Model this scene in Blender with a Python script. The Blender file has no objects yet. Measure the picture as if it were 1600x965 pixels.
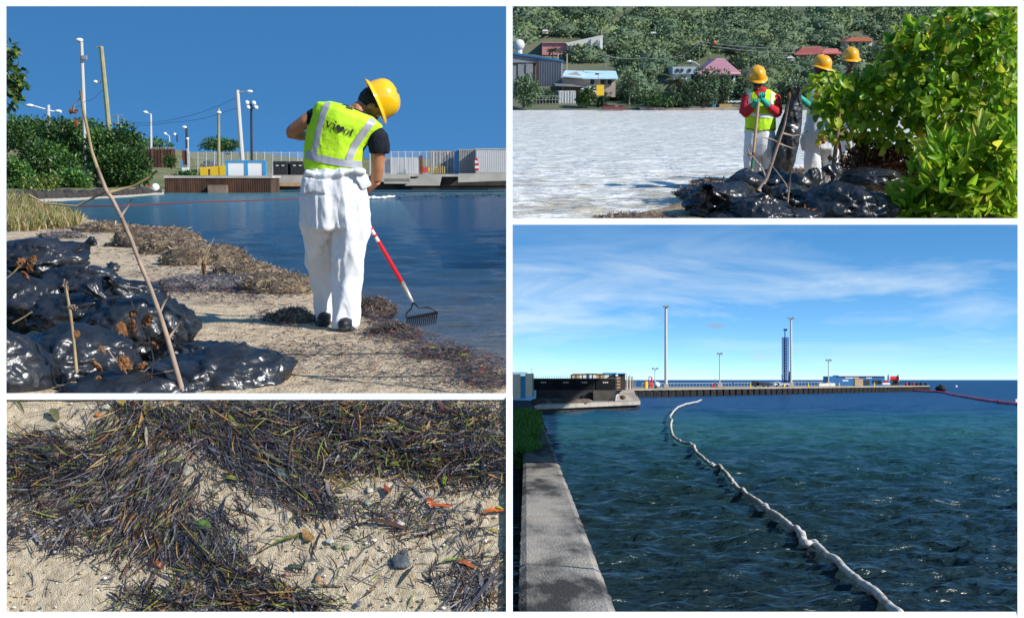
import bpy, bmesh, math, random
import numpy as np
from mathutils import Vector, Matrix, Quaternion, noise
from mathutils.bvhtree import BVHTree
from math import sin, cos, pi, radians, atan, sqrt
rnd = random.Random(7)
C = bpy.context.scene.collection
SC = bpy.context.scene

# ---------------------------------------------------------------- camera
FPX = 2000.0
cam_d = bpy.data.cameras.new('camera'); cam = bpy.data.objects.new('camera', cam_d); C.objects.link(cam)
cam_d.sensor_width = 36.0; cam_d.lens = 36.0 * FPX / 1600.0
cam.location = (0, 0, 0); cam.rotation_euler = (pi / 2, 0, 0)
cam_d.shift_y = (593.0 - 482.5) / 1600.0
cam_d.clip_start = 0.1; cam_d.clip_end = 20000
SC.camera = cam
# ---------------------------------------------------------------- sky and sun
SUN_DIR = Vector((1.0, -0.62, 0.68)).normalized()     # towards the sun
w = bpy.data.worlds.new('World'); SC.world = w; w.use_nodes = True
nt = w.node_tree; N = nt.nodes; L = nt.links
for n in list(N): N.remove(n)
def nd(t, **k):
    n = N.new(t)
    for a, b in k.items(): setattr(n, a, b)
    return n
out = nd('ShaderNodeOutputWorld'); bg = nd('ShaderNodeBackground'); L.new(bg.outputs[0], out.inputs[0])
tc = nd('ShaderNodeTexCoord')
mp = nd('ShaderNodeMapping'); mp.inputs['Scale'].default_value = (1, 1, 4.3); mp.inputs['Location'].default_value = (0, 0, 0.08); L.new(tc.outputs['Generated'], mp.inputs['Vector'])
vn = nd('ShaderNodeVectorMath', operation='NORMALIZE'); L.new(mp.outputs[0], vn.inputs[0])
sky = nd('ShaderNodeTexSky'); sky.sky_type = 'NISHITA'; sky.sun_disc = False
sky.sun_elevation = math.asin(SUN_DIR.z); sky.sun_rotation = math.atan2(SUN_DIR.x, SUN_DIR.y)
sky.air_density = 1.0; sky.dust_density = 0.2; sky.ozone_density = 3.0
L.new(vn.outputs[0], sky.inputs['Vector'])
hs = nd('ShaderNodeHueSaturation'); hs.inputs['Saturation'].default_value = 1.24; hs.inputs['Hue'].default_value = 0.494; hs.inputs['Value'].default_value = 1.34
L.new(sky.outputs[0], hs.inputs['Color'])
# wispy clouds low over the horizon: noise over the sky direction, stretched sideways
sep = nd('ShaderNodeSeparateXYZ'); L.new(tc.outputs['Generated'], sep.inputs[0])
m2 = nd('ShaderNodeMapping'); m2.inputs['Scale'].default_value = (5.0, 2.0, 30.0); m2.inputs['Rotation'].default_value = (0, radians(-7), 0); m2.inputs['Location'].default_value = (0.8, 0, 0.3)
L.new(tc.outputs['Generated'], m2.inputs['Vector'])
nz = nd('ShaderNodeTexNoise'); nz.inputs['Scale'].default_value = 1.0; nz.inputs['Detail'].default_value = 8; nz.inputs['Roughness'].default_value = 0.58; nz.inputs['Distortion'].default_value = 0.6
L.new(m2.outputs[0], nz.inputs['Vector'])
cr = nd('ShaderNodeValToRGB'); cr.color_ramp.elements[0].position = 0.42; cr.color_ramp.elements[1].position = 0.70
L.new(nz.outputs['Fac'], cr.inputs[0])
er = nd('ShaderNodeValToRGB')     # by elevation: strongest at 1-4 degrees, gone by 7
els = er.color_ramp.elements; els[0].position = 0.0; els[0].color = (0.25,)*3 + (1,); els[1].position = 0.125; els[1].color = (0, 0, 0, 1)
for p_, v_ in ((0.02, 0.4), (0.045, 1.0), (0.07, 1.0), (0.10, 0.45)):
    e = els.new(p_); e.color = (v_, v_, v_, 1)
L.new(sep.outputs[2], er.inputs[0])
mu = nd('ShaderNodeMath', operation='MULTIPLY'); L.new(cr.outputs[0], mu.inputs[0]); L.new(er.outputs[0], mu.inputs[1])
mu2 = nd('ShaderNodeMath', operation='MULTIPLY'); mu2.inputs[1].default_value = 0.75; L.new(mu.outputs[0], mu2.inputs[0])
mx = nd('ShaderNodeMixRGB'); L.new(mu2.outputs[0], mx.inputs[0]); L.new(hs.outputs[0], mx.inputs[1]); mx.inputs[2].default_value = (4.9, 5.6, 6.0, 1)
m3 = nd('ShaderNodeMapping'); m3.inputs['Scale'].default_value = (16, 4, 75); m3.inputs['Location'].default_value = (3.3, 0, 1.2); L.new(tc.outputs['Generated'], m3.inputs['Vector'])
n3_ = nd('ShaderNodeTexNoise'); n3_.inputs['Scale'].default_value = 1.0; n3_.inputs['Detail'].default_value = 6; L.new(m3.outputs[0], n3_.inputs['Vector'])
c3_ = nd('ShaderNodeValToRGB'); c3_.color_ramp.elements[0].position = 0.60; c3_.color_ramp.elements[1].position = 0.70; L.new(n3_.outputs['Fac'], c3_.inputs[0])
e3_ = nd('ShaderNodeValToRGB'); q_ = e3_.color_ramp.elements; q_[0].position = 0.004; q_[0].color = (0, 0, 0, 1); q_[1].position = 0.05; q_[1].color = (0, 0, 0, 1); q2_ = q_.new(0.015); q2_.color = (.55, .55, .55, 1)
L.new(sep.outputs[2], e3_.inputs[0]); m4_ = nd('ShaderNodeMath', operation='MULTIPLY'); L.new(c3_.outputs[0], m4_.inputs[0]); L.new(e3_.outputs[0], m4_.inputs[1])
mx3 = nd('ShaderNodeMixRGB'); L.new(m4_.outputs[0], mx3.inputs[0]); L.new(mx.outputs[0], mx3.inputs[1]); mx3.inputs[2].default_value = (3.6, 4.0, 4.5, 1); mx = mx3
# one small grey cloud over the jetty
v5 = nd('ShaderNodeVectorMath', operation='SUBTRACT'); L.new(tc.outputs['Generated'], v5.inputs[0]); v5.inputs[1].default_value = (0.1575, 0.986, 0.0412)
s5 = nd('ShaderNodeVectorMath', operation='MULTIPLY'); L.new(v5.outputs[0], s5.inputs[0]); s5.inputs[1].default_value = (115, 20, 330)
n5 = nd('ShaderNodeTexNoise'); n5.inputs['Scale'].default_value = 1.3; n5.inputs['Detail'].default_value = 5; L.new(s5.outputs[0], n5.inputs['Vector'])
l5 = nd('ShaderNodeVectorMath', operation='LENGTH'); L.new(s5.outputs[0], l5.inputs[0])
a5 = nd('ShaderNodeMath', operation='MULTIPLY_ADD'); a5.inputs[1].default_value = 1.8; L.new(n5.outputs['Fac'], a5.inputs[0]); L.new(l5.outputs['Value'], a5.inputs[2])
r5 = nd('ShaderNodeMapRange'); r5.inputs[1].default_value = 1.2; r5.inputs[2].default_value = 2.0; r5.inputs[3].default_value = .6; r5.inputs[4].default_value = 0; L.new(a5.outputs[0], r5.inputs[0])
mx5 = nd('ShaderNodeMixRGB'); L.new(r5.outputs[0], mx5.inputs[0]); L.new(mx.outputs[0], mx5.inputs[1]); mx5.inputs[2].default_value = (2.0, 2.5, 3.1, 1); mx = mx5
L.new(mx.outputs[0], bg.inputs[0]); bg.inputs[1].default_value = 0.15
sl = bpy.data.lights.new('sun', 'SUN'); so = bpy.data.objects.new('sun', sl); C.objects.link(so)
sl.energy = 5.0; sl.angle = radians(0.5); sl.color = (1.0, 0.96, 0.9)
so.rotation_euler = SUN_DIR.to_track_quat('Z', 'Y').to_euler()
SC.view_settings.view_transform = 'Standard'; SC.view_settings.look = 'None'; SC.view_settings.exposure = 0.25; SC.view_settings.gamma = 1.0
SC.view_settings.use_curve_mapping = False
SC.cycles.max_bounces = 6; SC.cycles.transparent_max_bounces = 4

# ---------------------------------------------------------------- the four views: each place has its own level ground and horizon
class Place:
    def __init__(s, name, h, H, box):
        s.name = name; s.h = h; s.H = H; s.box = box
        s.a = atan((593.0 - h) / FPX)
        s.R = Matrix.Rotation(s.a, 4, 'X'); s.Ri = s.R.inverted()
    def ray(s, px, py):
        return s.Ri.to_3x3() @ Vector(((px - 800) / FPX, 1, (593 - py) / FPX))
    def at(s, px, py, y):
        d = s.ray(px, py); return d * (y / d.y)
    def gr(s, px, py, z=None):
        if z is None: z = -s.H
        d = s.ray(px, py); return d * (z / d.z)
    def px(s, v):
        q = s.R.to_3x3() @ Vector(v)
        return (800 + FPX * q.x / q.y, 593 - FPX * q.z / q.y)
TL = Place('beach', 275, 1.07, (8.5, 8.5, 792.3, 615.4))
TR = Place('bay', 110, 1.66, (799.5, 8.5, 1591.5, 342.4))
BL = Place('strand', 593, 1.0, (9.7, 624.1, 791.1, 955.1))
BR = Place('harbour', 593, 1.7, (799.5, 349.5, 1591.5, 956.5))
CUR = TL
PLACE_OF = {}; LOCM = {}
def use(p):
    global CUR
    CUR = p
def at(px, py, y): return CUR.at(px, py, y)
def gr(px, py, z=None): return CUR.gr(px, py, z)

ORD = 'first second third fourth fifth sixth seventh eighth ninth tenth eleventh twelfth thirteenth fourteenth fifteenth sixteenth seventeenth eighteenth nineteenth twentieth'.split() + ['twenty ' + k for k in 'first second third fourth fifth sixth seventh eighth ninth'.split()] + ['last']
# ---------------------------------------------------------------- mesh helpers
def tag(o, label=None, cat=None, group=None, kind=None):
    if label: o['label'] = label
    if cat: o['category'] = cat
    if group: o['group'] = group
    if kind: o['kind'] = kind
    return o
def thing(name, label, cat, loc, group=None):
    o = bpy.data.objects.new(name, None); C.objects.link(o)
    o.empty_display_size = 0.2
    loc = Vector(loc); o.matrix_basis = CUR.R @ Matrix.Translation(loc)
    LOCM[o.name] = loc; PLACE_OF[o.name] = CUR
    return tag(o, label, cat, group)
def frame_of(d):
    d = Vector(d).normalized()
    u = Vector((0, 0, 1)) if abs(d.z) < 0.95 else Vector((0, 1, 0))
    a = d.cross(u).normalized(); b = a.cross(d).normalized()
    return a, b
class MB:
    def __init__(s): s.v = []; s.f = []; s.c = None
    def add(s, vs, fs):
        n = len(s.v); s.v.extend([tuple(p) for p in vs]); s.f.extend([tuple(i + n for i in q) for q in fs]); return s
    def box(s, c, size, rz=0, M=None, bev=0):
        x, y, z = [k / 2 for k in size]; c = Vector(c)
        R = M if M is not None else Matrix.Rotation(rz, 3, 'Z')
        if bev <= 0:
            vs = [c + R @ Vector((a * x, b * y, d * z)) for d in (-1, 1) for a, b in ((-1, -1), (1, -1), (1, 1), (-1, 1))]
            return s.add(vs, [(3, 2, 1, 0), (4, 5, 6, 7), (0, 1, 5, 4), (1, 2, 6, 5), (2, 3, 7, 6), (3, 0, 4, 7)])
        vs = []
        for d, k in ((-1, bev), (-1, 0), (1, 0), (1, bev)):
            zz = d * z if k else d * (z - bev)
            for a, b in ((-1, -1), (1, -1), (1, 1), (-1, 1)):
                vs.append(c + R @ Vector((a * (x - k), b * (y - k), zz)))
        fs = [(3, 2, 1, 0), (12, 13, 14, 15)]
        for r in range(3):
            for i in range(4):
                j = (i + 1) % 4; fs.append((r * 4 + i, r * 4 + j, r * 4 + 4 + j, r * 4 + 4 + i))
        return s.add(vs, fs)
    def tube(s, pts, rad, n=8, cap=True, sq=(1, 1)):
        pts = [Vector(p) for p in pts]
        if not hasattr(rad, '__len__'): rad = [rad] * len(pts)
        vs = []; a = None
        for i, p in enumerate(pts):
            d = (pts[min(i + 1, len(pts) - 1)] - pts[max(i - 1, 0)])
            if d.length < 1e-9: d = Vector((0, 0, 1))
            d.normalize()
            if a is None: a, b = frame_of(d)
            else:
                a = (a - d * a.dot(d)).normalized(); b = a.cross(d).normalized()
            for k in range(n):
                t = 2 * pi * k / n
                vs.append(p + a * cos(t) * rad[i] * sq[0] + b * sin(t) * rad[i] * sq[1])
        fs = []
        for i in range(len(pts) - 1):
            for k in range(n):
                j = (k + 1) % n; fs.append((i * n + k, i * n + j, i * n + n + j, i * n + n + k))
        if cap:
            fs.append(tuple(range(n))); m = (len(pts) - 1) * n; fs.append(tuple(m + k for k in reversed(range(n))))
        return s.add(vs, fs)
    def cyl(s, p0, p1, r0, r1=None, n=10): return s.tube([p0, p1], [r0, r0 if r1 is None else r1], n)
    def rings(s, rg, n=20, cap=True):       # rg: (centre, ax, ay)
        vs = []
        for c, ax, ay in rg:
            c, ax, ay = Vector(c), Vector(ax), Vector(ay)
            for k in range(n):
                t = 2 * pi * k / n; vs.append(c + ax * cos(t) + ay * sin(t))
        fs = []
        for i in range(len(rg) - 1):
            for k in range(n):
                j = (k + 1) % n; fs.append((i * n + k, i * n + j, i * n + n + j, i * n + n + k))
        if cap:
            fs.append(tuple(reversed(range(n)))); m = (len(rg) - 1) * n; fs.append(tuple(m + k for k in range(n)))
        return s.add(vs, fs)
    def ell(s, c, r, n=12, m=8, M=None):
        c = Vector(c)
        if not hasattr(r, '__len__'): r = (r, r, r)
        M = M or Matrix.Identity(3); vs = [c + M @ Vector((0, 0, -r[2]))]
        for i in range(1, m):
            ph = -pi / 2 + pi * i / m
            for k in range(n):
                t = 2 * pi * k / n; vs.append(c + M @ Vector((r[0] * cos(ph) * cos(t), r[1] * cos(ph) * sin(t), r[2] * sin(ph))))
        vs.append(c + M @ Vector((0, 0, r[2]))); fs = []
        for k in range(n): fs.append((0, 1 + (k + 1) % n, 1 + k))
        for i in range(m - 2):
            for k in range(n):
                j = (k + 1) % n; a = 1 + i * n; fs.append((a + k, a + j, a + n + j, a + n + k))
        e = len(vs) - 1; a = 1 + (m - 2) * n
        for k in range(n): fs.append((a + k, a + (k + 1) % n, e))
        return s.add(vs, fs)
    def prism(s, poly, d):                  # poly: 3D points, extruded by vector d
        poly = [Vector(p) for p in poly]; d = Vector(d); n = len(poly)
        fs = [tuple(reversed(range(n))), tuple(n + i for i in range(n))] + [(i, (i + 1) % n, n + (i + 1) % n, n + i) for i in range(n)]
        return s.add(poly + [p + d for p in poly], fs)
    def mesh(s, name, smooth=False, off=None):
        me = bpy.data.meshes.new(name)
        v = s.v
        if off is not None: v = [(p[0] - off[0], p[1] - off[1], p[2] - off[2]) for p in v]
        me.from_pydata(v, [], s.f)
        if s.c is not None:
            ca = me.color_attributes.new('Col', 'FLOAT_COLOR', 'POINT')
            ca.data.foreach_set('color', np.asarray(s.c, dtype=np.float32).ravel())
        if smooth: me.polygons.foreach_set('use_smooth', [True] * len(me.polygons))
        me.update(); return me
    def build(s, name, mat, parent=None, smooth=False, auto=None, label=None, cat=None, group=None, kind=None):
        if parent is not None: off = LOCM[parent.name]
        else:
            a = np.array(s.v); off = Vector((float(a[:, 0].mean()), float(a[:, 1].mean()), float(a[:, 2].min())))
        me = s.mesh(name, smooth, off)
        return link(name, me, mat, parent, off, label, cat, group, kind)
def link(name, me, mat, parent, off, label=None, cat=None, group=None, kind=None):
    o = bpy.data.objects.new(name, me); C.objects.link(o)
    if mat is not None and not me.materials: me.materials.append(mat)
    if parent is not None: o.parent = parent
    else: o.matrix_basis = CUR.R @ Matrix.Translation(off)
    LOCM[o.name] = Vector(off); PLACE_OF[o.name] = CUR
    return tag(o, label, cat, group, kind)
def inst(name, me, parent, M):              # a piece that shares its mesh, placed relative to its parent
    o = bpy.data.objects.new(name, me); C.objects.link(o); o.parent = parent; o.matrix_basis = M
    PLACE_OF[o.name] = CUR; LOCM[o.name] = LOCM[parent.name]
    return o
def npmesh(name, V, F, col=None, smooth=False):
    me = bpy.data.meshes.new(name); V = np.asarray(V, dtype=np.float32); F = np.asarray(F, dtype=np.int32)
    nf, k = F.shape
    me.vertices.add(len(V)); me.vertices.foreach_set('co', V.ravel())
    me.loops.add(nf * k); me.loops.foreach_set('vertex_index', F.ravel())
    me.polygons.add(nf); me.polygons.foreach_set('loop_start', np.arange(0, nf * k, k, dtype=np.int32))
    me.polygons.foreach_set('loop_total', np.full(nf, k, dtype=np.int32))
    if smooth: me.polygons.foreach_set('use_smooth', np.ones(nf, dtype=bool))
    me.update(calc_edges=True); me.validate()
    if col is not None:
        ca = me.color_attributes.new('Col', 'FLOAT_COLOR', 'POINT')
        c4 = np.ones((len(V), 4), dtype=np.float32); c4[:, :3] = col; ca.data.foreach_set('color', c4.ravel())
    return me
def grid_faces(nr, nc):
    i = np.arange((nr - 1) * nc).reshape(nr - 1, nc)[:, :-1]
    return np.stack([i, i + 1, i + nc + 1, i + nc], -1).reshape(-1, 4)
# smooth value noise for arrays (sum of sines of many directions, cheap)
def wav(x, y, scale, seed, n=9, octv=1):
    g = np.random.RandomState(seed); r = 0
    for o in range(octv):
        for k in range(n):
            th = g.uniform(0, 2 * pi); f = scale * 2 ** o * g.uniform(0.6, 1.5); p = g.uniform(0, 6.28)
            r = r + np.sin((x * cos(th) + y * sin(th)) * f + p + 1.7 * np.sin((x * sin(th) - y * cos(th)) * f * 0.7 + p * 3)) * 0.5 ** o
    return r / n
def remesh(mb, voxel, smooth=2, disp=None, name='m'):
    """join the overlapping shapes of a builder into one continuous skin"""
    me = mb.mesh(name); o = bpy.data.objects.new('tmp', me); C.objects.link(o)
    bm = bmesh.new(); bm.from_mesh(me); bmesh.ops.recalc_face_normals(bm, faces=bm.faces); bm.to_mesh(me); bm.free()
    md = o.modifiers.new('r', 'REMESH'); md.mode = 'VOXEL'; md.voxel_size = voxel
    if smooth:
        sm = o.modifiers.new('s', 'SMOOTH'); sm.iterations = smooth; sm.factor = 0.5
    dg = bpy.context.evaluated_depsgraph_get(); ev = o.evaluated_get(dg)
    r = bpy.data.meshes.new_from_object(ev); bpy.data.objects.remove(o); bpy.data.meshes.remove(me)
    if disp:
        nrm = [v.normal.copy() for v in r.vertices]
        for v, nn in zip(r.vertices, nrm): v.co += nn * disp(v.co, nn)
    r.polygons.foreach_set('use_smooth', [True] * len(r.polygons)); r.update(); r.name = name
    return r
def put(name, me, mat, parent):             # link a mesh given in place coordinates under a thing
    off = LOCM[parent.name]; me.transform(Matrix.Translation(-off))
    return link(name, me, mat, parent, off)

# ---------------------------------------------------------------- materials
def new_mat(name):
    m = bpy.data.materials.new(name); m.use_nodes = True; t = m.node_tree
    b = t.nodes['Principled BSDF']; return m, t, b
def c4(c): return tuple(c) + (1,) if len(c) == 3 else tuple(c)
def pm(name, c1, c2=None, scale=5, rough=0.6, bump=0.0, bscale=None, metal=0, coat=0, spec=0.5, detail=4, stretch=(1, 1, 1), lo=0.35, hi=0.65, attr=False, trans=0, c3=None, rnd_obj=0, streak=0):
    m, t, b = new_mat(name); n = t.nodes; l = t.links
    b.inputs['Roughness'].default_value = rough; b.inputs['Metallic'].default_value = metal
    b.inputs['Coat Weight'].default_value = coat; b.inputs['Specular IOR Level'].default_value = spec
    tcn = n.new('ShaderNodeTexCoord'); mpn = n.new('ShaderNodeMapping'); mpn.inputs['Scale'].default_value = stretch
    l.new(tcn.outputs['Object'], mpn.inputs[0])
    col = None
    if attr:
        at_ = n.new('ShaderNodeAttribute'); at_.attribute_name = 'Col'; col = at_.outputs['Color']
    if c2 is not None:
        nz = n.new('ShaderNodeTexNoise'); nz.inputs['Scale'].default_value = scale; nz.inputs['Detail'].default_value = detail; nz.inputs['Roughness'].default_value = 0.6
        l.new(mpn.outputs[0], nz.inputs['Vector'])
        r = n.new('ShaderNodeValToRGB'); e = r.color_ramp.elements
        e[0].position = lo; e[1].position = hi; e[0].color = c4(c1); e[1].color = c4(c2)
        if c3 is not None:
            q = e.new((lo + hi) / 2); q.color = c4(c3)
        l.new(nz.outputs['Fac'], r.inputs[0])
        if col is not None:
            mxn = n.new('ShaderNodeMixRGB'); mxn.blend_type = 'MULTIPLY'; mxn.inputs[0].default_value = 1
            l.new(col, mxn.inputs[1]); l.new(r.outputs[0], mxn.inputs[2]); col = mxn.outputs[0]
        else: col = r.outputs[0]
    if rnd_obj:
        oi = n.new('ShaderNodeObjectInfo'); hv = n.new('ShaderNodeHueSaturation')
        ma = n.new('ShaderNodeMapRange'); ma.inputs[3].default_value = 1 - rnd_obj; ma.inputs[4].default_value = 1 + rnd_obj
        mb_ = n.new('ShaderNodeMapRange'); mb_.inputs[3].default_value = 0.5 - rnd_obj * 0.09; mb_.inputs[4].default_value = 0.5 + rnd_obj * 0.07
        l.new(oi.outputs['Random'], ma.inputs[0]); l.new(oi.outputs['Random'], mb_.inputs[0])
        l.new(ma.outputs[0], hv.inputs['Value']); l.new(mb_.outputs[0], hv.inputs['Hue'])
        if col is None: hv.inputs['Color'].default_value = c4(c1)
        else: l.new(col, hv.inputs['Color'])
        col = hv.outputs[0]
    if col is None: b.inputs['Base Color'].default_value = c4(c1)
    else: l.new(col, b.inputs['Base Color'])
    if bump:
        bn = n.new('ShaderNodeTexNoise'); bn.inputs['Scale'].default_value = bscale or scale * 4; bn.inputs['Detail'].default_value = 5
        l.new(mpn.outputs[0], bn.inputs['Vector'])
        bp = n.new('ShaderNodeBump'); bp.inputs['Strength'].default_value = min(1, bump); bp.inputs['Distance'].default_value = 0.02 * max(1, bump)
        l.new(bn.outputs['Fac'], bp.inputs['Height']); l.new(bp.outputs[0], b.inputs['Normal'])
    if trans:
        tr = n.new('ShaderNodeBsdfTranslucent'); ms = n.new('ShaderNodeMixShader'); ms.inputs[0].default_value = trans
        if col is not None: l.new(col, tr.inputs[0])
        else: tr.inputs[0].default_value = c4(c1)
        o = n['Material Output']; l.new(b.outputs[0], ms.inputs[1]); l.new(tr.outputs[0], ms.inputs[2]); l.new(ms.outputs[0], o.inputs[0])
    return m
M = {}
M['white'] = pm('white_paint', (0.96, 0.95, 0.93), rough=0.8, spec=0.0)
# ---------------------------------------------------------------- collage border between the four views, added as white bars before them
def frame_pt(px, py):                       # upright above row 619, leaning forward over the strand panel below it
    d = Vector(((px - 800) / FPX, 1, (593 - py) / FPX))
    if py <= 619: return d * 6.24
    return d * (6.24 + (5.115 - 6.24) * (py - 619) / (960 - 619))
def build_frame():
    use(BR)
    fr = thing('collage_border', 'white collage border dividing the beach, bay, seaweed and harbour views', 'frame', (0, 6.15, -0.08))
    fr['kind'] = 'structure'
    def bar(x0, y0, x1, y1):
        mb = MB(); segs = [y0, y1] if (y1 <= 619 or y0 >= 619) else [y0, 619, y1]
        if y1 > 619 and y0 < 619 and y1 - y0 < 20: segs = [y0, y1]
        for a, b in zip(segs[:-1], segs[1:]):
            f = [frame_pt(x, y) for x, y in ((x0, b), (x1, b), (x1, a), (x0, a))]
            if y1 - y0 < 20 and y0 < 620 < y1:
                f = [Vector(((x - 800) / FPX, 1, (593 - y) / FPX)) * 6.24 for x, y in ((x0, b), (x1, b), (x1, a), (x0, a))]
            mb.add(f + [p * 1.003 for p in f], [(0, 1, 2, 3), (7, 6, 5, 4), (0, 4, 5, 1), (1, 5, 6, 2), (2, 6, 7, 3), (3, 7, 4, 0)])
        mb.build('bar', M['white'], fr)
    bar(-2, -2, 10, 967); bar(1590, -2, 1602, 967); bar(791, 10, 801, 955)
    bar(10, -2, 1590, 10); bar(10, 955, 1590, 967)
    bar(10, 614, 791, 624); bar(801, 341, 1590, 351)
# ================================================================ HARBOUR: sea, seawall, wharf and jetty
def sea_mat():
    m, t, b = new_mat('harbour_water'); n = t.nodes; l = t.links
    b.inputs['Roughness'].default_value = 0.07; b.inputs['IOR'].default_value = 1.33
    g = n.new('ShaderNodeNewGeometry'); s = n.new('ShaderNodeSeparateXYZ'); l.new(g.outputs['Position'], s.inputs[0])
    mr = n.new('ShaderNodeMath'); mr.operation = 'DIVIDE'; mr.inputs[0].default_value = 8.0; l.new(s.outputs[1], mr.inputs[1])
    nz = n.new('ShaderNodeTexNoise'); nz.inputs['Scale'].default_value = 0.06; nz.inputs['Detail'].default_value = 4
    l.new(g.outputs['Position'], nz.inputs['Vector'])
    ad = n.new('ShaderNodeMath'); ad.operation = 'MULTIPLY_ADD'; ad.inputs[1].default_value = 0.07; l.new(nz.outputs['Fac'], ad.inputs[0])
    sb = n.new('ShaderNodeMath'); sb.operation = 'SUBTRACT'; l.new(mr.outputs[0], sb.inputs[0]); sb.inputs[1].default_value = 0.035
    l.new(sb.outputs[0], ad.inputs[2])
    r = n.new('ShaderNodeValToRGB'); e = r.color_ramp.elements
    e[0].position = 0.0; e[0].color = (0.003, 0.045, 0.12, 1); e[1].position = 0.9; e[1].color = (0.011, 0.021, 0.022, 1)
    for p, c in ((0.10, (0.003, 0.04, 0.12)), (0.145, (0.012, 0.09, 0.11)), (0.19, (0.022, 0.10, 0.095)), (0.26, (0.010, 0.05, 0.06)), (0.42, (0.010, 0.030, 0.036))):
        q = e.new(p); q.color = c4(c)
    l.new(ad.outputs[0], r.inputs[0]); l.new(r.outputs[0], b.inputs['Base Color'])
    rr_ = n.new('ShaderNodeMapRange'); rr_.inputs[1].default_value = 15; rr_.inputs[2].default_value = 160; rr_.inputs[3].default_value = 0.26; rr_.inputs[4].default_value = 0.32
    l.new(s.outputs[1], rr_.inputs[0]); l.new(rr_.outputs[0], b.inputs['Roughness'])
    b.inputs['Specular IOR Level'].default_value = 0.4
    h = None
    for sc, st, ang in ((2.2, (0.45, 1.0, 1), 0.25), (6.0, (0.5, 1, 1), -0.2), (17.0, (0.6, 1, 1), 0.1)):
        mp_ = n.new('ShaderNodeMapping'); mp_.inputs['Scale'].default_value = st; mp_.inputs['Rotation'].default_value = (0, 0, ang)
        l.new(g.outputs['Position'], mp_.inputs[0])
        q = n.new('ShaderNodeTexNoise'); q.inputs['Scale'].default_value = sc; q.inputs['Detail'].default_value = 2; q.inputs['Distortion'].default_value = 0.8
        l.new(mp_.outputs[0], q.inputs['Vector'])
        k = n.new('ShaderNodeMath'); k.operation = 'MULTIPLY'; k.inputs[1].default_value = 1.0 / sc; l.new(q.outputs['Fac'], k.inputs[0])
        if h is None: h = k
        else:
            a = n.new('ShaderNodeMath'); a.operation = 'ADD'; l.new(h.outputs[0], a.inputs[0]); l.new(k.outputs[0], a.inputs[1]); h = a
    bp = n.new('ShaderNodeBump'); bp.inputs['Strength'].default_value = 1.0; bp.inputs['Distance'].default_value = 0.55
    l.new(h.outputs[0], bp.inputs['Height']); l.new(bp.outputs[0], b.inputs['Normal'])
    return m
def waves(X, Y, cell, seed, amp, lmin, lmax, n=44, spread=0.75, sharp=0.35):
    g = np.random.RandomState(seed); Z = 0
    for k in range(n):
        lam = lmin * (lmax / lmin) ** (k / (n - 1)); th = pi / 2 + g.normal(0, spread) + 0.25
        kk = 2 * pi / lam; p = g.uniform(0, 6.28)
        ph = (X * cos(th) + Y * sin(th)) * kk + p + 0.9 * np.sin((X * sin(th) - Y * cos(th)) * kk * 0.23 + 2 * p)
        fade = np.clip((lam / np.maximum(cell, 1e-6) - 1.6) / 1.6, 0, 1)
        s = np.sin(ph); Z = Z + fade * lam * (s + sharp * (s * s - 0.5) * 2)
    return Z * amp
def swell(X, Y, cell): return waves(X, Y, cell, 3, 0.0085, 0.14, 1.5, spread=0.55) + waves(X, Y, cell, 4, 0.0045, 0.9, 5.0, n=30, spread=0.5) * np.clip((Y - 10) / 45, 0, 1)
def sea_z(p):
    a = np.array([[p.x]]); b = np.array([[p.y]]); return float(-1.7 + swell(a, b, np.array([[p.y * p.y / 3400 * .85]]))[0, 0])
def build_sea():
    use(BR)
    rows = np.concatenate([[593.02, 593.1, 593.3, 593.7, 594.2], np.arange(595, 700, 0.75), np.arange(700, 962, 1.0), np.linspace(964, 1150, 20)])
    cols = np.concatenate([np.linspace(-2400, 760, 60), np.arange(764, 1640, 1.8), np.linspace(1650, 4600, 60)])
    Yr = 1.7 * FPX / (rows - 593.0)
    Yg = np.repeat(Yr[:, None], len(cols), 1); Xg = (cols[None, :] - 800) / FPX * Yg
    cell = np.repeat(np.abs(np.gradient(Yr))[:, None], len(cols), 1)
    Z = -1.7 + swell(Xg, Yg, cell)
    o = link('sea', npmesh('sea', np.stack([Xg, Yg, Z], -1).reshape(-1, 3), grid_faces(len(rows), len(cols))[:, ::-1], smooth=True), sea_mat(), None, Vector((0, 0, 0)), kind='structure')
    PLACE_OF.pop(o.name)
M['seawall'] = pm('weathered_concrete', (0.035, 0.031, 0.028), (0.38, 0.34, 0.28), scale=1.5, rough=0.95, bump=0.5, bscale=45, detail=14, lo=0.40, hi=0.60, c3=(0.24, 0.22, 0.19), stretch=(1.5, .5, 1))
M['darkrock'] = pm('wet_rock', (0.008, 0.008, 0.009), (0.035, 0.03, 0.028), scale=3, rough=0.8, bump=1, bscale=6)
M['concrete'] = pm('pale_concrete', (0.26, 0.23, 0.2), (0.42, 0.38, 0.33), scale=1.2, rough=0.9, bump=0.4, bscale=12)
M['deck'] = pm('jetty_deck', (0.25, 0.23, 0.18), (0.38, 0.34, 0.25), scale=0.2, rough=0.9)
M['charcoal'] = pm('charcoal_panel', (0.018, 0.02, 0.024), (0.04, 0.042, 0.047), scale=1.5, rough=0.8)
M['cream'] = pm('cream_wall', (0.78, 0.74, 0.62), (0.84, 0.8, 0.7), scale=2, rough=0.8)
M['blue'] = pm('bright_blue_paint', (0.03, 0.3, 0.62), rough=0.5)
M['blue_dark'] = pm('blue_paint', (0.02, 0.13, 0.32), (0.03, 0.17, 0.38), scale=1, rough=0.5)
M['crane'] = pm('crane_blue', (0.01, 0.05, 0.28), rough=0.4)
M['galv'] = pm('galvanised_steel', (0.5, 0.51, 0.52), (0.62, 0.62, 0.62), scale=3, rough=0.5, metal=0.2)
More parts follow.
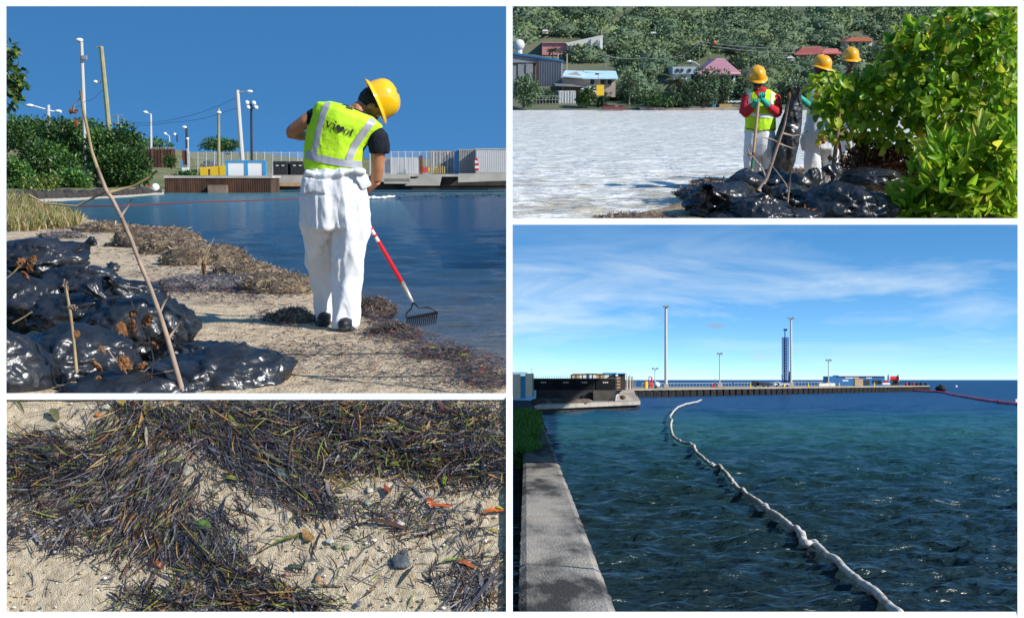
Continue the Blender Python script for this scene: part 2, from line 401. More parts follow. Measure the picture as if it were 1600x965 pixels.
M['pole'] = pm('pale_pole', (0.5, 0.49, 0.45), rough=0.6)
M['black'] = pm('black_rubber', (0.012, 0.012, 0.013), rough=0.6)
M['red'] = pm('red_paint', (0.6, 0.02, 0.025), rough=0.45)
M['redboom'] = pm('red_boom', (0.9, 0.05, 0.09), rough=0.5)
M['yellow'] = pm('yellow_paint', (0.8, 0.5, 0.02), rough=0.5)
M['boom'] = pm('off_white_boom', (0.52, 0.48, 0.41), (0.36, 0.31, 0.25), scale=4, rough=0.8, bump=0.6, bscale=20, c3=(0.66, 0.61, 0.52))
M['brown'] = pm('rusty_brown', (0.09, 0.045, 0.025), (0.16, 0.08, 0.045), scale=3, rough=0.9)
M['tan'] = pm('tan_crate', (0.42, 0.3, 0.17), (0.5, 0.37, 0.22), scale=3, rough=0.9)
M['whitep'] = pm('white_paint_object', (0.8, 0.8, 0.78), rough=0.6)
M['grey'] = pm('grey_paint', (0.22, 0.23, 0.24), (0.28, 0.28, 0.29), scale=2, rough=0.7)
M['glass'] = pm('dark_glass', (0.02, 0.025, 0.03), rough=0.1)
M['lampwhite'] = pm('lamp_housing', (0.82, 0.84, 0.86), rough=0.4)
M['grass'] = pm('weed_grass', (0.05, 0.17, 0.02), (0.11, 0.30, 0.04), scale=5, rough=0.7, attr=False, trans=0.25)

def blades_mesh(name, P, D, Nn, length, width, bend, col=None, seg=3, lift=None):
    """many strip-like blades at once. P base points, D unit directions, Nn normals, arrays"""
    n = len(P); P = np.asarray(P, float); D = np.asarray(D, float); Nn = np.asarray(Nn, float)
    S = np.cross(D, Nn); S /= np.linalg.norm(S, axis=1, keepdims=True) + 1e-9
    V = np.zeros((n, seg + 1, 2, 3)); cur = P.copy(); d = D.copy(); st = (length / seg)[:, None]
    for k in range(seg + 1):
        t = k / seg; wd = (width * max(0.12, 1 - 0.75 * abs(2 * t - 0.85) ** 2.0))[:, None] / 2
        V[:, k, 0] = cur - S * wd; V[:, k, 1] = cur + S * wd
        cur = cur + d * st
        d = d + S * (bend[:, None] / seg)
        if lift is not None: d = d + Nn * (lift[:, None] / seg)
        d /= np.linalg.norm(d, axis=1, keepdims=True)
        S = np.cross(d, Nn); S /= np.linalg.norm(S, axis=1, keepdims=True) + 1e-9
    base = (np.arange(n) * (seg + 1) * 2)[:, None]; F = []
    for k in range(seg):
        a = 2 * k; F.append(np.concatenate([base + a, base + a + 1, base + a + 3, base + a + 2], 1))
    F = np.concatenate(F)
    c = None if col is None else np.repeat(np.asarray(col, float), (seg + 1) * 2, 0)
    return npmesh(name, V.reshape(-1, 3), F, c, smooth=True)

def build_harbour():
    use(BR)
    # ---- seawall: vanishing at (822, 593)
    def edge(pxbot, Y): return (pxbot - 800) / FPX * 6.08 - 22 / FPX * 6.08 + 22 / FPX * Y
    wl = thing('seawall', 'weathered grey concrete seawall with a cracked flat top beside the water', 'seawall', (0.2, 6, -2.0))
    joints = [5.35, 7.75, 10.4, 14.0, 18.5, 24.0, 31.0, 40.0]
    for i in range(len(joints) - 1):
        y0, y1 = joints[i] + 0.008, joints[i + 1] - 0.008
        nr, nc = max(6, int((y1 - y0) / 0.12)), 12; V = []
        rr = random.Random(i)
        top = []
        for r in range(nr + 1):
            y = y0 + (y1 - y0) * r / nr
            xl, xr = edge(810, y), edge(965, y)
            if y > 14: xl = xl + 0.0 * (y - 14)
            row = []
            for c in range(nc + 1):
                u = c / nc; x = xl + (xr - xl) * u
                z = -1.1 + 0.006 * noise.noise(Vector((x * 5, y * 3, 0))) - (0.018 if c in (0, nc) else 0) + 0.004 * ((i * 37) % 5 - 2) / 2
                if r in (0, nr): z -= 0.01
                row.append((x + (0.012 * noise.noise(Vector((y * 6, 3, c))) if c in (0, nc) else 0), y, z))
            top.append(row)
        mb = MB(); vs = [p for row in top for p in row]
        fs = [(a * (nc + 1) + b, a * (nc + 1) + b + 1, (a + 1) * (nc + 1) + b + 1, (a + 1) * (nc + 1) + b) for a in range(nr) for b in range(nc)]
        mb.add(vs, fs)
        k = len(vs); loop = [(0, c) for c in range(nc + 1)] + [(r, nc) for r in range(1, nr + 1)] + [(nr, c) for c in range(nc - 1, -1, -1)] + [(r, 0) for r in range(nr - 1, 0, -1)]
        lv = [top[r][c] for r, c in loop]; lv2 = [(p[0], p[1], -2.4) for p in lv]; m_ = len(lv)
        mb.add(lv + lv2, [((j + 1) % m_, j, m_ + j, m_ + (j + 1) % m_) for j in range(m_)])
        mb.build('wall_section', M['seawall'], wl)
    # ---- bank on the landward side, with weeds on it
    V = []; ys = np.linspace(5.3, 70, 120); us = np.linspace(0, 1, 22)
    for y in ys:
        xr = edge(810, min(y, 42)) + 0.004
        if y > 14: xr += min(0.5, 0.035 * (y - 14))
        for u in us:
            x = xr - u * (0.5 + y * 0.25)
            z = -1.75 + 0.62 * (1 - 1 / (1 + math.exp((y - 18) * 0.6))) + 0.05 * noise.noise(Vector((x * 3, y, 0)))
            if y > 16: z += 0.10 * min(1, u * 3)
            V.append((x, y, z))
    o = link('ground', npmesh('bank', V, grid_faces(len(ys), len(us)), smooth=True), M['darkrock'], None, Vector((0, 0, 0)), kind='structure')
    g = np.random.RandomState(5); n = 15000
    y = 19 + 24 * g.rand(n) ** 1.2; dense = g.rand(n); xr = np.array([edge(810, min(k, 42)) for k in y]) + np.minimum(0.3, 0.012 * (y - 19)).clip(0)
    x = xr + 0.16 - .02 + 0.10 * np.sin(y * 1.9) * (y > 15) * np.clip((y - 15) / 6, 0, 1) - g.rand(n) * (0.4 + y * 0.03)
    z = np.where(y < 19.5, -1.3, -1.16) + 0.02 * g.rand(n) - 0.02
    P = np.stack([x, y, z], 1); D = np.stack([g.normal(0, .35, n), g.normal(0, .35, n), np.ones(n)], 1); D /= np.linalg.norm(D, axis=1)[:, None]
    Nn = np.stack([g.normal(0, 1, n), -np.ones(n), np.zeros(n)], 1); Nn /= np.linalg.norm(Nn, axis=1)[:, None]
    hl = 0.08 + 0.18 * g.rand(n) * np.clip((y - 11) / 14, 0.25, 1.2)
    me = blades_mesh('weeds', P, D, Nn, hl, 0.02 + 0.03 * g.rand(n), g.normal(0, .8, n), seg=3)
    link('grass', me, M['grass'], None, Vector((0, 0, 0)), 'bright green weeds spilling over the back of the seawall', 'weeds', kind='stuff')
    # ---- white wall with a blue panel at the far left
    def bx(name, par, mat, px0, py0, px1, py1, Y, dep, lab=None, bev=0):
        a, b = at(px0, py1, Y), at(px1, py0, Y)
        mb = MB(); mb.box(((a.x + b.x) / 2, Y + dep / 2, (a.z + b.z) / 2), (b.x - a.x, dep, b.z - a.z), bev=bev)
        return mb.build(name, M[mat] if isinstance(mat, str) else mat, par, label=lab)
    t = thing('boundary_wall', 'cream boundary wall with a bright blue band behind the green weeds', 'wall', at(815, 615, 48))
    bx('wall_panel', t, 'cream', 770, 586, 813.5, 622, 48, 0.3); bx('blue_band', t, 'blue', 813.5, 587, 821, 622, 47.99, 0.31)
    bx('end_pillar', t, 'cream', 821, 583, 832, 618, 48.1, 0.5)
    bx('coping', t, 'whitep', 770, 584.4, 813.4, 586, 47.95, 0.4); bx('railing_back', t, 'grey', 832.2, 583, 834, 618, 48.12, 0.5)
    t = thing('spike_fence', 'brown picket fence showing above the cream boundary wall', 'fence', at(812, 590, 50))
    for i in range(14): bx('picket', t, 'brown', 801 + i * 1.7, 580.5, 801.8 + i * 1.7, 588, 50, 0.03)
    bx('rail', t, 'brown', 798, 583, 825, 583.6, 50.05, 0.03)
    t = thing('mast', 'thin dark mast standing at the end of the cream wall', 'pole', at(831, 583, 49.5))
    bx('pole', t, 'black', 830.7, 574, 831.4, 600, 49.5, 0.02)
    # ---- wharf
    wh = thing('wharf', 'low wharf of pale concrete slab on dark wet rock at the end of the seawall', 'wharf', at(920, 640, 70))
    Yw = 66
    p = [gr(838, 648, -1.7), gr(1001, 638.5, -1.7)]
    fl = at(836, 632, 62); fr_ = at(1000.5, 626, 74); bl_ = at(836, 618, 86); br_ = at(992, 617, 98)
    def slab(name, mat, top, bot, par, ys=((836, 62), (1000.5, 74))):
        (x0, Y0), (x1, Y1) = ys; zt = top; zb = bot
        a = Vector(((x0 - 800) / FPX * Y0, Y0, 0)); b = Vector(((x1 - 800) / FPX * Y1, Y1, 0)); dv = Vector((2, 22, 0))
        mb = MB(); q = [a, b, b + dv, a + dv]; mb.prism([(k.x, k.y, zb) for k in q], (0, 0, zt - zb)); return mb.build(name, mat, par)
    slab('slab', M['concrete'], -1.22, -1.44, wh); slab('rock_base', M['darkrock'], -1.441, -2.4, wh, ((835.7, 62.3), (998, 74.6)))
    rr = random.Random(3)
    mb = MB()
    for i in range(26):
        q = at(842 + rr.random() * 70, 626 + rr.random() * 3, 67 + 3 * rr.random()); q.z = -1.2
        mb.ell(q, (0.3 + 0.5 * rr.random(), 0.3, 0.12 + 0.12 * rr.random()), 7, 5)
    mb.build('rubble', pm('rubble', (0.06, 0.045, 0.035), (0.2, 0.15, 0.11), scale=2, rough=.9), wh)
    bx('quay_wall', wh, 'charcoal', 838, 609, 963, 626.5, 74, 0.8)
    bx('drain_opening', wh, 'black', 910, 617, 927, 626, 73.9, 0.3)
    bx('concrete_buttress', wh, pm('dark_buttress', (.05, .045, .04), (.09, .08, .07), 2, .9), 927, 609.5, 962, 626, 73.4, 0.5)
    a = at(963, 627.5, 74); b = at(999, 627.5, 78)
    mb = MB(); mb.prism([at(963, 627.8, 74), at(998, 627.8, 76), at(990, 609, 78), at(965, 609.5, 78)], (0, 6, 0)); mb.build('ramp', M['concrete'], wh)
    t = tag(MB().ell(at(973, 620.5, 73.2), (0.18, 0.25, 0.13), 10, 8).build('buoy', M['brown'], None), 'rust brown ball lying on the pale wharf ramp', 'buoy')
    mb = MB(); mb.tube([at(962, 626, 73), at(963, 618, 73), at(966, 616, 73.2)], 0.03, 6); mb.build('bollard', M['whitep'], None, label='small white post at the corner of the wharf ramp', cat='bollard')
    mb = MB(); mb.tube([at(885, 624, 70), at(889, 627.5, 70), at(896, 629, 70.2)], [0.09, 0.07, 0.03], 6); mb.build('driftwood', M['whitep'], None, label='bleached pale driftwood lying on the wharf rubble', cat='driftwood')
    # dark containers on the wharf
    xs = [(834, 868), (869, 897), (898, 930), (931, 963)]
    lab = ['charcoal shipping container nearest the cream wall', 'charcoal container second along the wharf from the cream wall', 'charcoal container third along the wharf from the cream wall', 'charcoal container with block pattern at the ramp end of the wharf']
    for i, (x0, x1) in enumerate(xs):
        t = thing('shipping_container', lab[i], 'container', at((x0 + x1) / 2, 609, 75), 'dark containers along the wharf')
        bx('body', t, 'charcoal', x0, 591, x1, 609, 75, 2.4)
        for k in range(int((x1 - x0) / 1.4)):
            bx('rib', t, 'charcoal', x0 + 0.6 + k * 1.4, 592, x0 + 1.1 + k * 1.4, 608, 74.94, 0.05)
        bx('top_rail', t, 'grey', x0, 590.6, x1, 591.2, 74.93, 2.5)
        for k in range(3): bx('slot', t, 'cream', x0 + 11 + k * 3, 596.3, x0 + 13.2 + k * 3, 598, 74.9, 0.05)
    t = thing('spiked_rail', 'row of thin spikes along the tops of the charcoal containers', 'fence', at(862, 590, 76))
    for i in range(17): bx('spike', t, 'grey', 835 + i * 3.4, 585.5, 835.5 + i * 3.4, 591, 76, 0.03)
    bx('rail', t, 'grey', 834, 587.8, 892, 588.2, 76.02, 0.02)
    st = [(893, 896, 'cream', 584.5), (896.3, 905, 'tan', 583.5), (905.5, 916, 'cream', 583.5), (916.3, 920.5, 'blue_dark', 583), (921, 932, 'cream', 583), (932.3, 944, 'tan', 583.5), (944.5, 962, 'cream', 583.2)]
    nm = ['narrow cream crate at the left end of the crates on the containers', 'tan crate beside the narrow cream crate', 'cream crate between the tan crate and the blue crate', 'narrow dark blue crate among the cream crates', 'cream crate right of the narrow dark blue crate', 'tan crate left of the blue topped crate', 'cream crate under a bright blue cover']
    for i, (x0, x1, m_, y) in enumerate(st):
        t = thing('crate', nm[i], 'crate', at((x0 + x1) / 2, 591, 78), 'crates behind the charcoal containers')
        bx('body', t, m_, x0, y + 1, x1, 592, 78, 1.2); bx('cover', t, 'blue' if i == 6 else 'brown', x0 - .2, y - (1.2 if i == 6 else 0), x1 + .2, y + 1, 77.95, 1.3)
        bx('slat', t, 'brown', (x0 + x1) / 2 - .4, y + 1, (x0 + x1) / 2 + .2, 592, 77.97, 0.05)
    t = thing('timber_stack', 'tan timber stack standing at the ramp end of the charcoal containers', 'timber', at(967, 609, 76))
    for k in range(9): bx('plank', t, 'tan' if k % 2 else 'brown', 963.6, 587 + k * 2.4, 969.5, 589.2 + k * 2.4, 76, 1.6)
    t = thing('dark_hut', 'dark narrow hut right of the tan timber stack', 'hut', at(973, 609, 76.5))
    bx('wall', t, 'charcoal', 970, 584.5, 977, 609, 76.5, 2); bx('roof', t, 'blue_dark', 962.5, 582.6, 978, 584.4, 76.3, 2.6)
    t = thing('scaffold', 'rack of upright pale and brown poles beyond the dark hut', 'rack', at(985, 609, 80))
    for k in range(7): bx('pole', t, ('tan', 'cream', 'brown')[k % 3], 978.5 + k * 1.6, 585 + (k * 7) % 4, 979.5 + k * 1.6, 608, 80, 0.08)
    t = thing('mesh_panel', 'pale wire mesh panel at the end of the pole rack', 'fence', at(990, 609, 82))
    for k in range(5): bx('wire', t, 'galv', 989 + k * 1.2, 590, 989.2 + k * 1.2, 606, 82, 0.02)
    # ---- jetty
    A = Vector((12.4, 124, 0)); B = Vector((63.0, 193, 0)); d = (B - A); nrm = Vector((-d.y, d.x, 0)).normalized() * -1
    back = Vector((-4, 22, 0))
    jt = thing('jetty', 'long low jetty with a pale deck and dark underside reaching into the sea', 'jetty', (30, 150, -1.7))
    A2 = A - (B - A) * 0.06
    mb = MB(); q = [A2, B, B + back, A2 + back]; mb.prism([(k.x, k.y, -1.02) for k in q], (0, 0, 0.14)); mb.build('deck', M['deck'], jt)
    q = [A2 + Vector((0, .3, 0)), B + Vector((-.6, .3, 0)), B + back, A2 + back]
    mb = MB(); mb.prism([(k.x, k.y, -1.9) for k in q], (0, 0, 0.879)); mb.build('dark_piling', M['black'], jt)
    for k in range(60):
        u = (k + .5) / 60; c = A2.lerp(B, u); bb = MB(); bb.box((c.x, c.y + 0.05, -1.42), (0.5, 0.3, 0.8)); bb.build('fender', M['darkrock'], jt)
    def on(px, fb=0.2):                       # a point on the jetty deck seen at column px
        k = (px - 800) / FPX
        # (A + u d + fb back).x = k * y
        P0 = A + back * fb; u = (k * P0.y - P0.x) / (d.x - k * d.y); r = P0 + d * u; r.z = -0.88; return r
    def S(p): return p.y / FPX                # metres per photo pixel there
    def jb(name, par, mat, px0, px1, py0, h, fb=0.2, dep=1.0):
        p0, p1 = on(px0, fb), on(px1, fb); c = (p0 + p1) / 2; s = S(c); yb = 593 + 0.88 / c.y * FPX
        z0 = (593 - py0 - h) * s; z1 = (593 - py0) * s
        z0 = max(z0, -0.88)
        mb = MB(); mb.box((c.x, c.y, (z0 + z1) / 2), (abs(p1.x - p0.x), dep, z1 - z0)); return mb.build(name, M[mat], par)
    def lamp(px, ptop, heads, lab, fb, foot=True, r=0.09, ymat='yellow'):
        c = on(px, fb); s = S(c); t = thing('light_mast', lab, 'light mast', c); zt = (593 - ptop) * s
        mb = MB(); mb.tube([c, (c.x, c.y, zt)], [r * 1.3, r], 8); mb.build('pole', M['pole'], t)
        mb = MB(); mb.box((c.x, c.y, zt + 0.05), (2.4 * heads * s, 0.06, 0.06)); mb.build('crossbar', M['grey'], t)
        for sg in (-1, 1):
            mb = MB(); mb.box((c.x + sg * heads * s, c.y - 0.1, zt + 0.1), (3.4 * s, 0.3, 2.4 * s), M=Matrix.Rotation(sg * 0.4, 3, 'Y')); mb.build('lamp_head', M['grey'], t)
        mb = MB(); mb.box((c.x, c.y, -0.88 + 3 * s), (8 * s, 0.6, 6 * s), bev=0.03); mb.build('plinth', M['concrete'], t)
        return t
    lamp(1040.5, 480, 3.0, 'tallest floodlight mast, near the wharf end of the jetty', 0.25, r=0.14)
    lamp(1124.5, 553.5, 2.6, 'short twin headed light mast left of the blue crane', 0.2, r=0.06)
    lamp(1236, 498, 3.4, 'tall floodlight mast right beside the blue lattice crane', 0.4, r=0.13)
    lamp(1294.5, 563.5, 2.8, 'short light mast with angled heads left of the blue hut', 0.3, r=0.07)
    lamp(1023.5, 577, 3.4, 'small twin lamp standing left of the tallest mast', 0.5, r=0.05)
    # crane
    c = on(1227, 0.45); s = S(c); t = thing('lattice_crane', 'dark blue lattice crane tower standing on the jetty', 'crane', c)
    def cz(py): return (593 - py) * s
    for dx in (-5, -2, 2, 5):
        mb = MB(); mb.tube([(c.x + dx * s, c.y, -0.88), (c.x + dx * s, c.y, cz(527))], 0.5 * s, 5); mb.build('chord', M['crane'], t)
    mb = MB()
    for k in range(16):
        z0, z1 = cz(527) - (cz(527) - cz(598)) * k / 16, cz(527) - (cz(527) - cz(598)) * (k + 1) / 16
        for a, b in ((-5, -2), (-2, 2), (2, 5)):
            mb.tube([(c.x + a * s, c.y, z0), (c.x + b * s, c.y, z1)], 0.35 * s, 4); mb.tube([(c.x + b * s, c.y, z0), (c.x + a * s, c.y, z1)], 0.35 * s, 4)
        mb.tube([(c.x - 5 * s, c.y, z0), (c.x + 5 * s, c.y, z0)], 0.35 * s, 4)
    mb.build('lattice', M['crane'], t)
    mb = MB(); mb.tube([(c.x, c.y + .2, cz(598)), (c.x, c.y + .2, cz(540)), (c.x, c.y + .2, cz(516))], [.9 * s, .9 * s, .8 * s], 6); mb.build('inner_column', M['crane'], t)
    mb = MB(); mb.box((c.x, c.y, cz(515)), (5 * s, .4, 3 * s)); mb.build('head', M['crane'], t)
    mb = MB(); mb.tube([(c.x - 6 * s, c.y - .3, cz(585)), (c.x - 5 * s, c.y - .3, cz(600))], s, 5); mb.tube([(c.x + 6 * s, c.y - .3, cz(580)), (c.x + 5 * s, c.y - .3, cz(600))], s, 5); mb.build('stay', M['crane'], t)
    # trucks
    def truck(px0, px1, lab, mats, fb, h):
        c = on((px0 + px1) / 2, fb); s = S(c); t = thing('parked_truck', lab, 'truck', c); Lx = (px1 - px0) * s; z = -0.88
        mb = MB(); mb.box((c.x + Lx * .1, c.y, z + h * s * .45), (Lx * .72, .9, h * s * .5), bev=.04); mb.build('body', M[mats[0]], t)
        mb = MB(); mb.box((c.x - Lx * .3, c.y, z + h * s * .55), (Lx * .3, .9, h * s * .75), bev=.05); mb.build('cab', M[mats[1]], t)
        mb = MB(); mb.box((c.x - Lx * .3, c.y - .46, z + h * s * .75), (Lx * .2, .03, h * s * .22)); mb.build('window', M['glass'], t)
        for u in (-.32, .1, .34):
            mb = MB(); mb.cyl((c.x + u * Lx, c.y - .5, z + 1.6 * s), (c.x + u * Lx, c.y - .35, z + 1.6 * s), 1.7 * s, n=12); mb.build('wheel', M['black'], t)
    truck(1174, 1204, 'black flatbed truck parked left of the blue crane', ('charcoal', 'black'), 0.3, 10)
    truck(1208, 1233, 'white and grey truck parked under the blue crane', ('galv', 'lampwhite'), 0.3, 8)
    # small things near the tall mast
    c = on(1009, .2); s = S(c)
    MB().cyl((c.x, c.y, -.88), (c.x, c.y, -.88 + 11 * s), 3 * s, n=14).build('oil_drum', M['yellow'], None, label='yellow cylindrical drum left of the tallest mast', cat='drum')
    c = on(1016.5, .3); s = S(c); t = thing('red_loader', 'red open framed loader behind the yellow drum', 'loader', c)
    for a, b, e, f in ((-2.5, 0, -2.5, 18), (2.5, 0, 2.5, 17), (-2.5, 18, 2.5, 17), (-2.5, 10, 2.5, 9), (-2, 3, 2, 16)):
        MB().tube([(c.x + a * s, c.y, -.88 + b * s), (c.x + e * s, c.y, -.88 + f * s)], .8 * s, 5).build('frame_bar', M['red'], t)
    MB().box((c.x, c.y, -.88 + 4 * s), (6 * s, .5, 4 * s)).build('body', M['red'], t)
    c = on(1026, .1); s = S(c); t = thing('compressor', 'white rounded compressor trailer at the foot of the tallest mast', 'compressor', c)
    MB().ell((c.x, c.y, -.88 + 6 * s), (5.5 * s, .5, 4.6 * s), 14, 8).build('tank', M['lampwhite'], t)
    MB().cyl((c.x - 2 * s, c.y - .4, -.88 + 2 * s), (c.x - 2 * s, c.y - .2, -.88 + 2 * s), 2 * s, n=10).build('wheel', M['black'], t)
    # blue hut with a white roof
    t = thing('dock_hut', 'blue dockside hut with a white flat roof and two white signs', 'hut', on(1332, .5))
    c0, c1 = on(1305, .5), on(1361, .5); s = S((c0 + c1) / 2); cx = (c0.x + c1.x) / 2; cy = (c0.y + c1.y) / 2; wd = c1.x - c0.x
    MB().box((cx, cy, -.88 + 7.4 * s), (wd, 3, 14.8 * s)).build('wall', M['blue_dark'], t)
    MB().prism([(cx - wd * .32, cy - 1.7, -.88 + 14.9 * s), (cx + wd * .54, cy - 1.7, -.88 + 14.9 * s), (cx + wd * .54, cy - 1.7, -.88 + 15.9 * s), (cx - wd * .32, cy - 1.7, -.88 + 16.4 * s)], (0, 3.5, 0)).build('roof', M['whitep'], t)
    for a, b, z0, z1 in ((-.18, .06, 11.3, 12.8), (.12, .22, 11.3, 12.8), (-.2, -.1, 7, 9)):
        MB().box((cx + (a + b) / 2 * wd * 1.3, cy - 1.53, -.88 + (z0 + z1) / 2 * s), ((b - a) * wd, .05, (z1 - z0) * s)).build('sign', M['whitep'], t)
    MB().box((cx + .18 * wd, cy - 1.52, -.88 + 5 * s), (wd * .1, .04, 8 * s)).build('door', M['charcoal'], t)
    MB().box((cx + .36 * wd, cy - 1.52, -.88 + 6 * s), (wd * .16, .04, 6 * s)).build('window', M['glass'], t)
    t = thing('pallet_box', 'tan upright box in front of the blue hut', 'box', on(1341, .3)); jb('body', t, 'tan', 1337, 1345, 591, 12, .3, .8); jb('lid', t, 'brown', 1336.5, 1345.5, 590.4, .8, .3, .85)
    # hose reel
    c = on(1396, .4); s = S(c); t = thing('hose_reel', 'red hose reel between two white drum ends near the jetty tip', 'reel', c)
    for sg in (-1, 1): MB().cyl((c.x + sg * 8 * s, c.y, -.88 + 11 * s), (c.x + sg * 7 * s, c.y, -.88 + 11 * s), 6.4 * s, n=20).build('drum_end', M['lampwhite'], t)
    MB().cyl((c.x - 7 * s, c.y, -.88 + 11 * s), (c.x + 7 * s, c.y, -.88 + 11 * s), 3.6 * s, n=16).build('hose_drum', M['red'], t)
    MB().prism([(c.x - 1 * s, c.y, -.88), (c.x + 10 * s, c.y, -.88), (c.x + 7 * s, c.y, -.88 + 8 * s), (c.x + 2 * s, c.y, -.88 + 8 * s)], (0, .6, 0)).build('stand', M['charcoal'], t)
    c = on(1384, .2); s = S(c); t = thing('service_cart', 'low white and red cart left of the hose reel', 'cart', c)
    MB().box((c.x, c.y, -.88 + 3 * s), (12 * s, .6, 3 * s), bev=.04).build('body', M['lampwhite'], t); MB().box((c.x - 1 * s, c.y, -.88 + 6 * s), (4 * s, .4, 4 * s)).build('seat', M['red'], t)
    rr = random.Random(9)
    for i, px in enumerate((1416, 1421, 1427, 1433, 1439, 1446)):
        c = on(px, .12); s = S(c); mb = MB(); mb.ell((c.x, c.y, -.88 + 2 * s), ((2 + rr.random() * 1.5) * s, .4, (2 + 1.5 * rr.random()) * s), 9, 6)
        mb.build('mooring_gear', M['red'] if i in (0, 2) else M['black'], None, label=('red' if i in (0, 2) else 'black') + ' lump of mooring gear, ' + ('first', 'second', 'third', 'fourth', 'fifth', 'last')[i] + ' in the row right of the hose reel', cat='mooring gear', group='mooring gear at the jetty tip')
    # railing, bollards, fence, barrier
    for i, px in enumerate((1172.5, 1225, 1263, 1280, 1311, 1366)):
        c = on(px, .06); s = S(c); mb = MB(); mb.cyl((c.x, c.y, -.88), (c.x, c.y, -.88 + 4.5 * s), 1.1 * s, 0.9 * s, 8); mb.ell((c.x, c.y, -.88 + 4.6 * s), 1.1 * s, 8, 5)
        mb.build('bollard', M['yellow'], None, label='yellow bollard on the jetty edge, ' + ('left of the black truck', 'below the blue crane', 'right of the tall mast', 'left of the short lamp', 'at the left corner of the blue hut', 'right of the blue hut')[i], cat='bollard', group='yellow bollards along the jetty edge')
    for i, (px, wd_) in enumerate(((1284, 9), (1292, 7), (1300, 8))):
        c = on(px, .2); s = S(c); MB().box((c.x, c.y, -.88 + 2.5 * s), (wd_ * s, .7, 5 * s), bev=.04).build('concrete_block', M['cream'], None, label='cream concrete block, ' + ('left', 'middle', 'right')[i] + ' of three between the short lamp and blue hut', cat='concrete block', group='cream blocks on the jetty')
    t = thing('jetty_railing', 'thin grey railing along the far side of the jetty', 'railing', on(1100, .9))
    for k in range(60):
        c = on(1003 + k * 5, .9); s = S(c); MB().box((c.x, c.y, -.88 + 2.8 * s), (.4 * s, .04, 5.6 * s)).build('post', M['galv'], t)
    c0, c1 = on(1003, .9), on(1298, .9)
    MB().tube([(c0.x, c0.y, -.88 + 5.6 * S(c0)), (c1.x, c1.y, -.88 + 5.2 * S(c1))], .025, 5).build('rail', M['galv'], t)
    c = on(1118, .3); s = S(c); t = thing('sailing_dinghy', 'small red dinghy with a bare mast beyond the railing', 'boat', c)
    MB().prism([(c.x - 8 * s, c.y, -.88 + .4 * s), (c.x, c.y, -.88 + .4 * s), (c.x + .5 * s, c.y, -.88 + 8 * s), (c.x - 3 * s, c.y, -.88 + 3 * s)], (0, .5, 0)).build('hull', M['red'], t)
    MB().cyl((c.x, c.y + .3, -.88), (c.x, c.y + .3, -.88 + 15 * s), .5 * s, n=6).build('mast', M['grey'], t)
    # mooring float at the jetty tip
    c = gr(1470, 611, -1.7); s = S(c); t = thing('mooring_buoy', 'black rubber mooring float at the tip of the jetty', 'buoy', c)
    MB().ell((c.x, c.y, -1.7 + 4 * s), (8 * s, 1.2, 5.4 * s), 14, 9).build('body', M['black'], t); MB().cyl((c.x, c.y, -1.7 + 7 * s), (c.x, c.y, -1.7 + 10.5 * s), 3 * s, n=10).build('cap', M['black'], t)
    MB().ell(gr(1494, 604, -1.7), .35, 8, 6).build('marker_buoy', M['whitep'], None, label='tiny white marker buoy on the open sea', cat='buoy')
    # ---- booms
    pts = [(1400, 960), (1372, 935), (1330, 902), (1296, 872), (1272, 855), (1262, 856), (1256, 852), (1252, 840), (1236, 825), (1214, 810), (1195, 797), (1188, 791), (1165, 775), (1146, 760), (1140, 750), (1122, 733), (1112, 731), (1096, 718), (1086, 708), (1082, 700), (1062, 693), (1051, 684), (1048, 668), (1050, 660), (1047, 655), (1054, 645), (1060, 640), (1073, 635), (1088, 632), (1095, 629)]
    t = thing('white_boom', 'long off white floating oil boom snaking across the dark harbour water', 'oil boom', gr(1262, 855, -1.7))
    P = [gr(a, b, -1.66) for a, b in pts]
    P = [P[0] + (P[0] - P[1]) * .3] + P
    def cat(P, i, u):
        a, b, c, e = P[max(i - 1, 0)], P[i], P[i + 1], P[min(i + 2, len(P) - 1)]
        return .5 * ((2 * b) + (c - a) * u + (2 * a - 5 * b + 4 * c - e) * u * u + (3 * b - a - 3 * c + e) * u ** 3)
    segs = [(0, 5), (5, 8), (8, 11), (11, 14), (14, 17), (17, 20), (20, 23), (23, 26), (26, 30)]
    for si, (a, b) in enumerate(segs):
        q = []; rad = []; tot = (b - a) * 10
        for i in range(a, b):
            for k in range(10): q.append(cat(P, i, k / 10))
        q.append(P[b]); q[0] = q[0].lerp(q[1], .3)
        for k, p_ in enumerate(q):
            u = k / (len(q) - 1); r = 0.032 * (0.7 + 0.3 * min(1, u * 14, (1 - u) * 14)) * (1 + .05 * noise.noise(Vector((k * .5, si, 0)))) * (1 + .0055 * p_.y) * (1.25 if b == 8 and u > .2 else 1)
            rad.append(r); p_.z = -1.655 + .3 * (sea_z(p_) + 1.7) + .0022 * p_.y
        MB().tube(q, rad, 12).build('boom_section', M['boom'], t, smooth=True)
        e = q[-1]; d_ = (q[-1] - q[-2]).normalized()
        MB().tube([e - d_ * .07, e, e + d_ * .07], [.034 * (1 + .0055 * e.y), .046 * (1 + .0055 * e.y), .034 * (1 + .0055 * e.y)], 10).build('coupling', M['whitep'], t, smooth=True)
    pts = [(1425, 610.5), (1450, 612), (1472, 613), (1490, 617), (1510, 620.5), (1535, 625), (1560, 628.5), (1600, 633.5)]
    t = thing('red_boom', 'bright red floating boom running out from the jetty tip', 'oil boom', gr(1500, 619, -1.7))
    P = [gr(a, b, -1.66) for a, b in pts]
    for i in range(len(P) - 1):
        q = [cat(P, i, k / 8) for k in range(9)]
        for p_ in q: p_.z = sea_z(p_) + .09
        MB().tube(q, [max(.11, p_.y / FPX * 1.7) for p_ in q], 8).build('boom_section', M['redboom'], t, smooth=True)
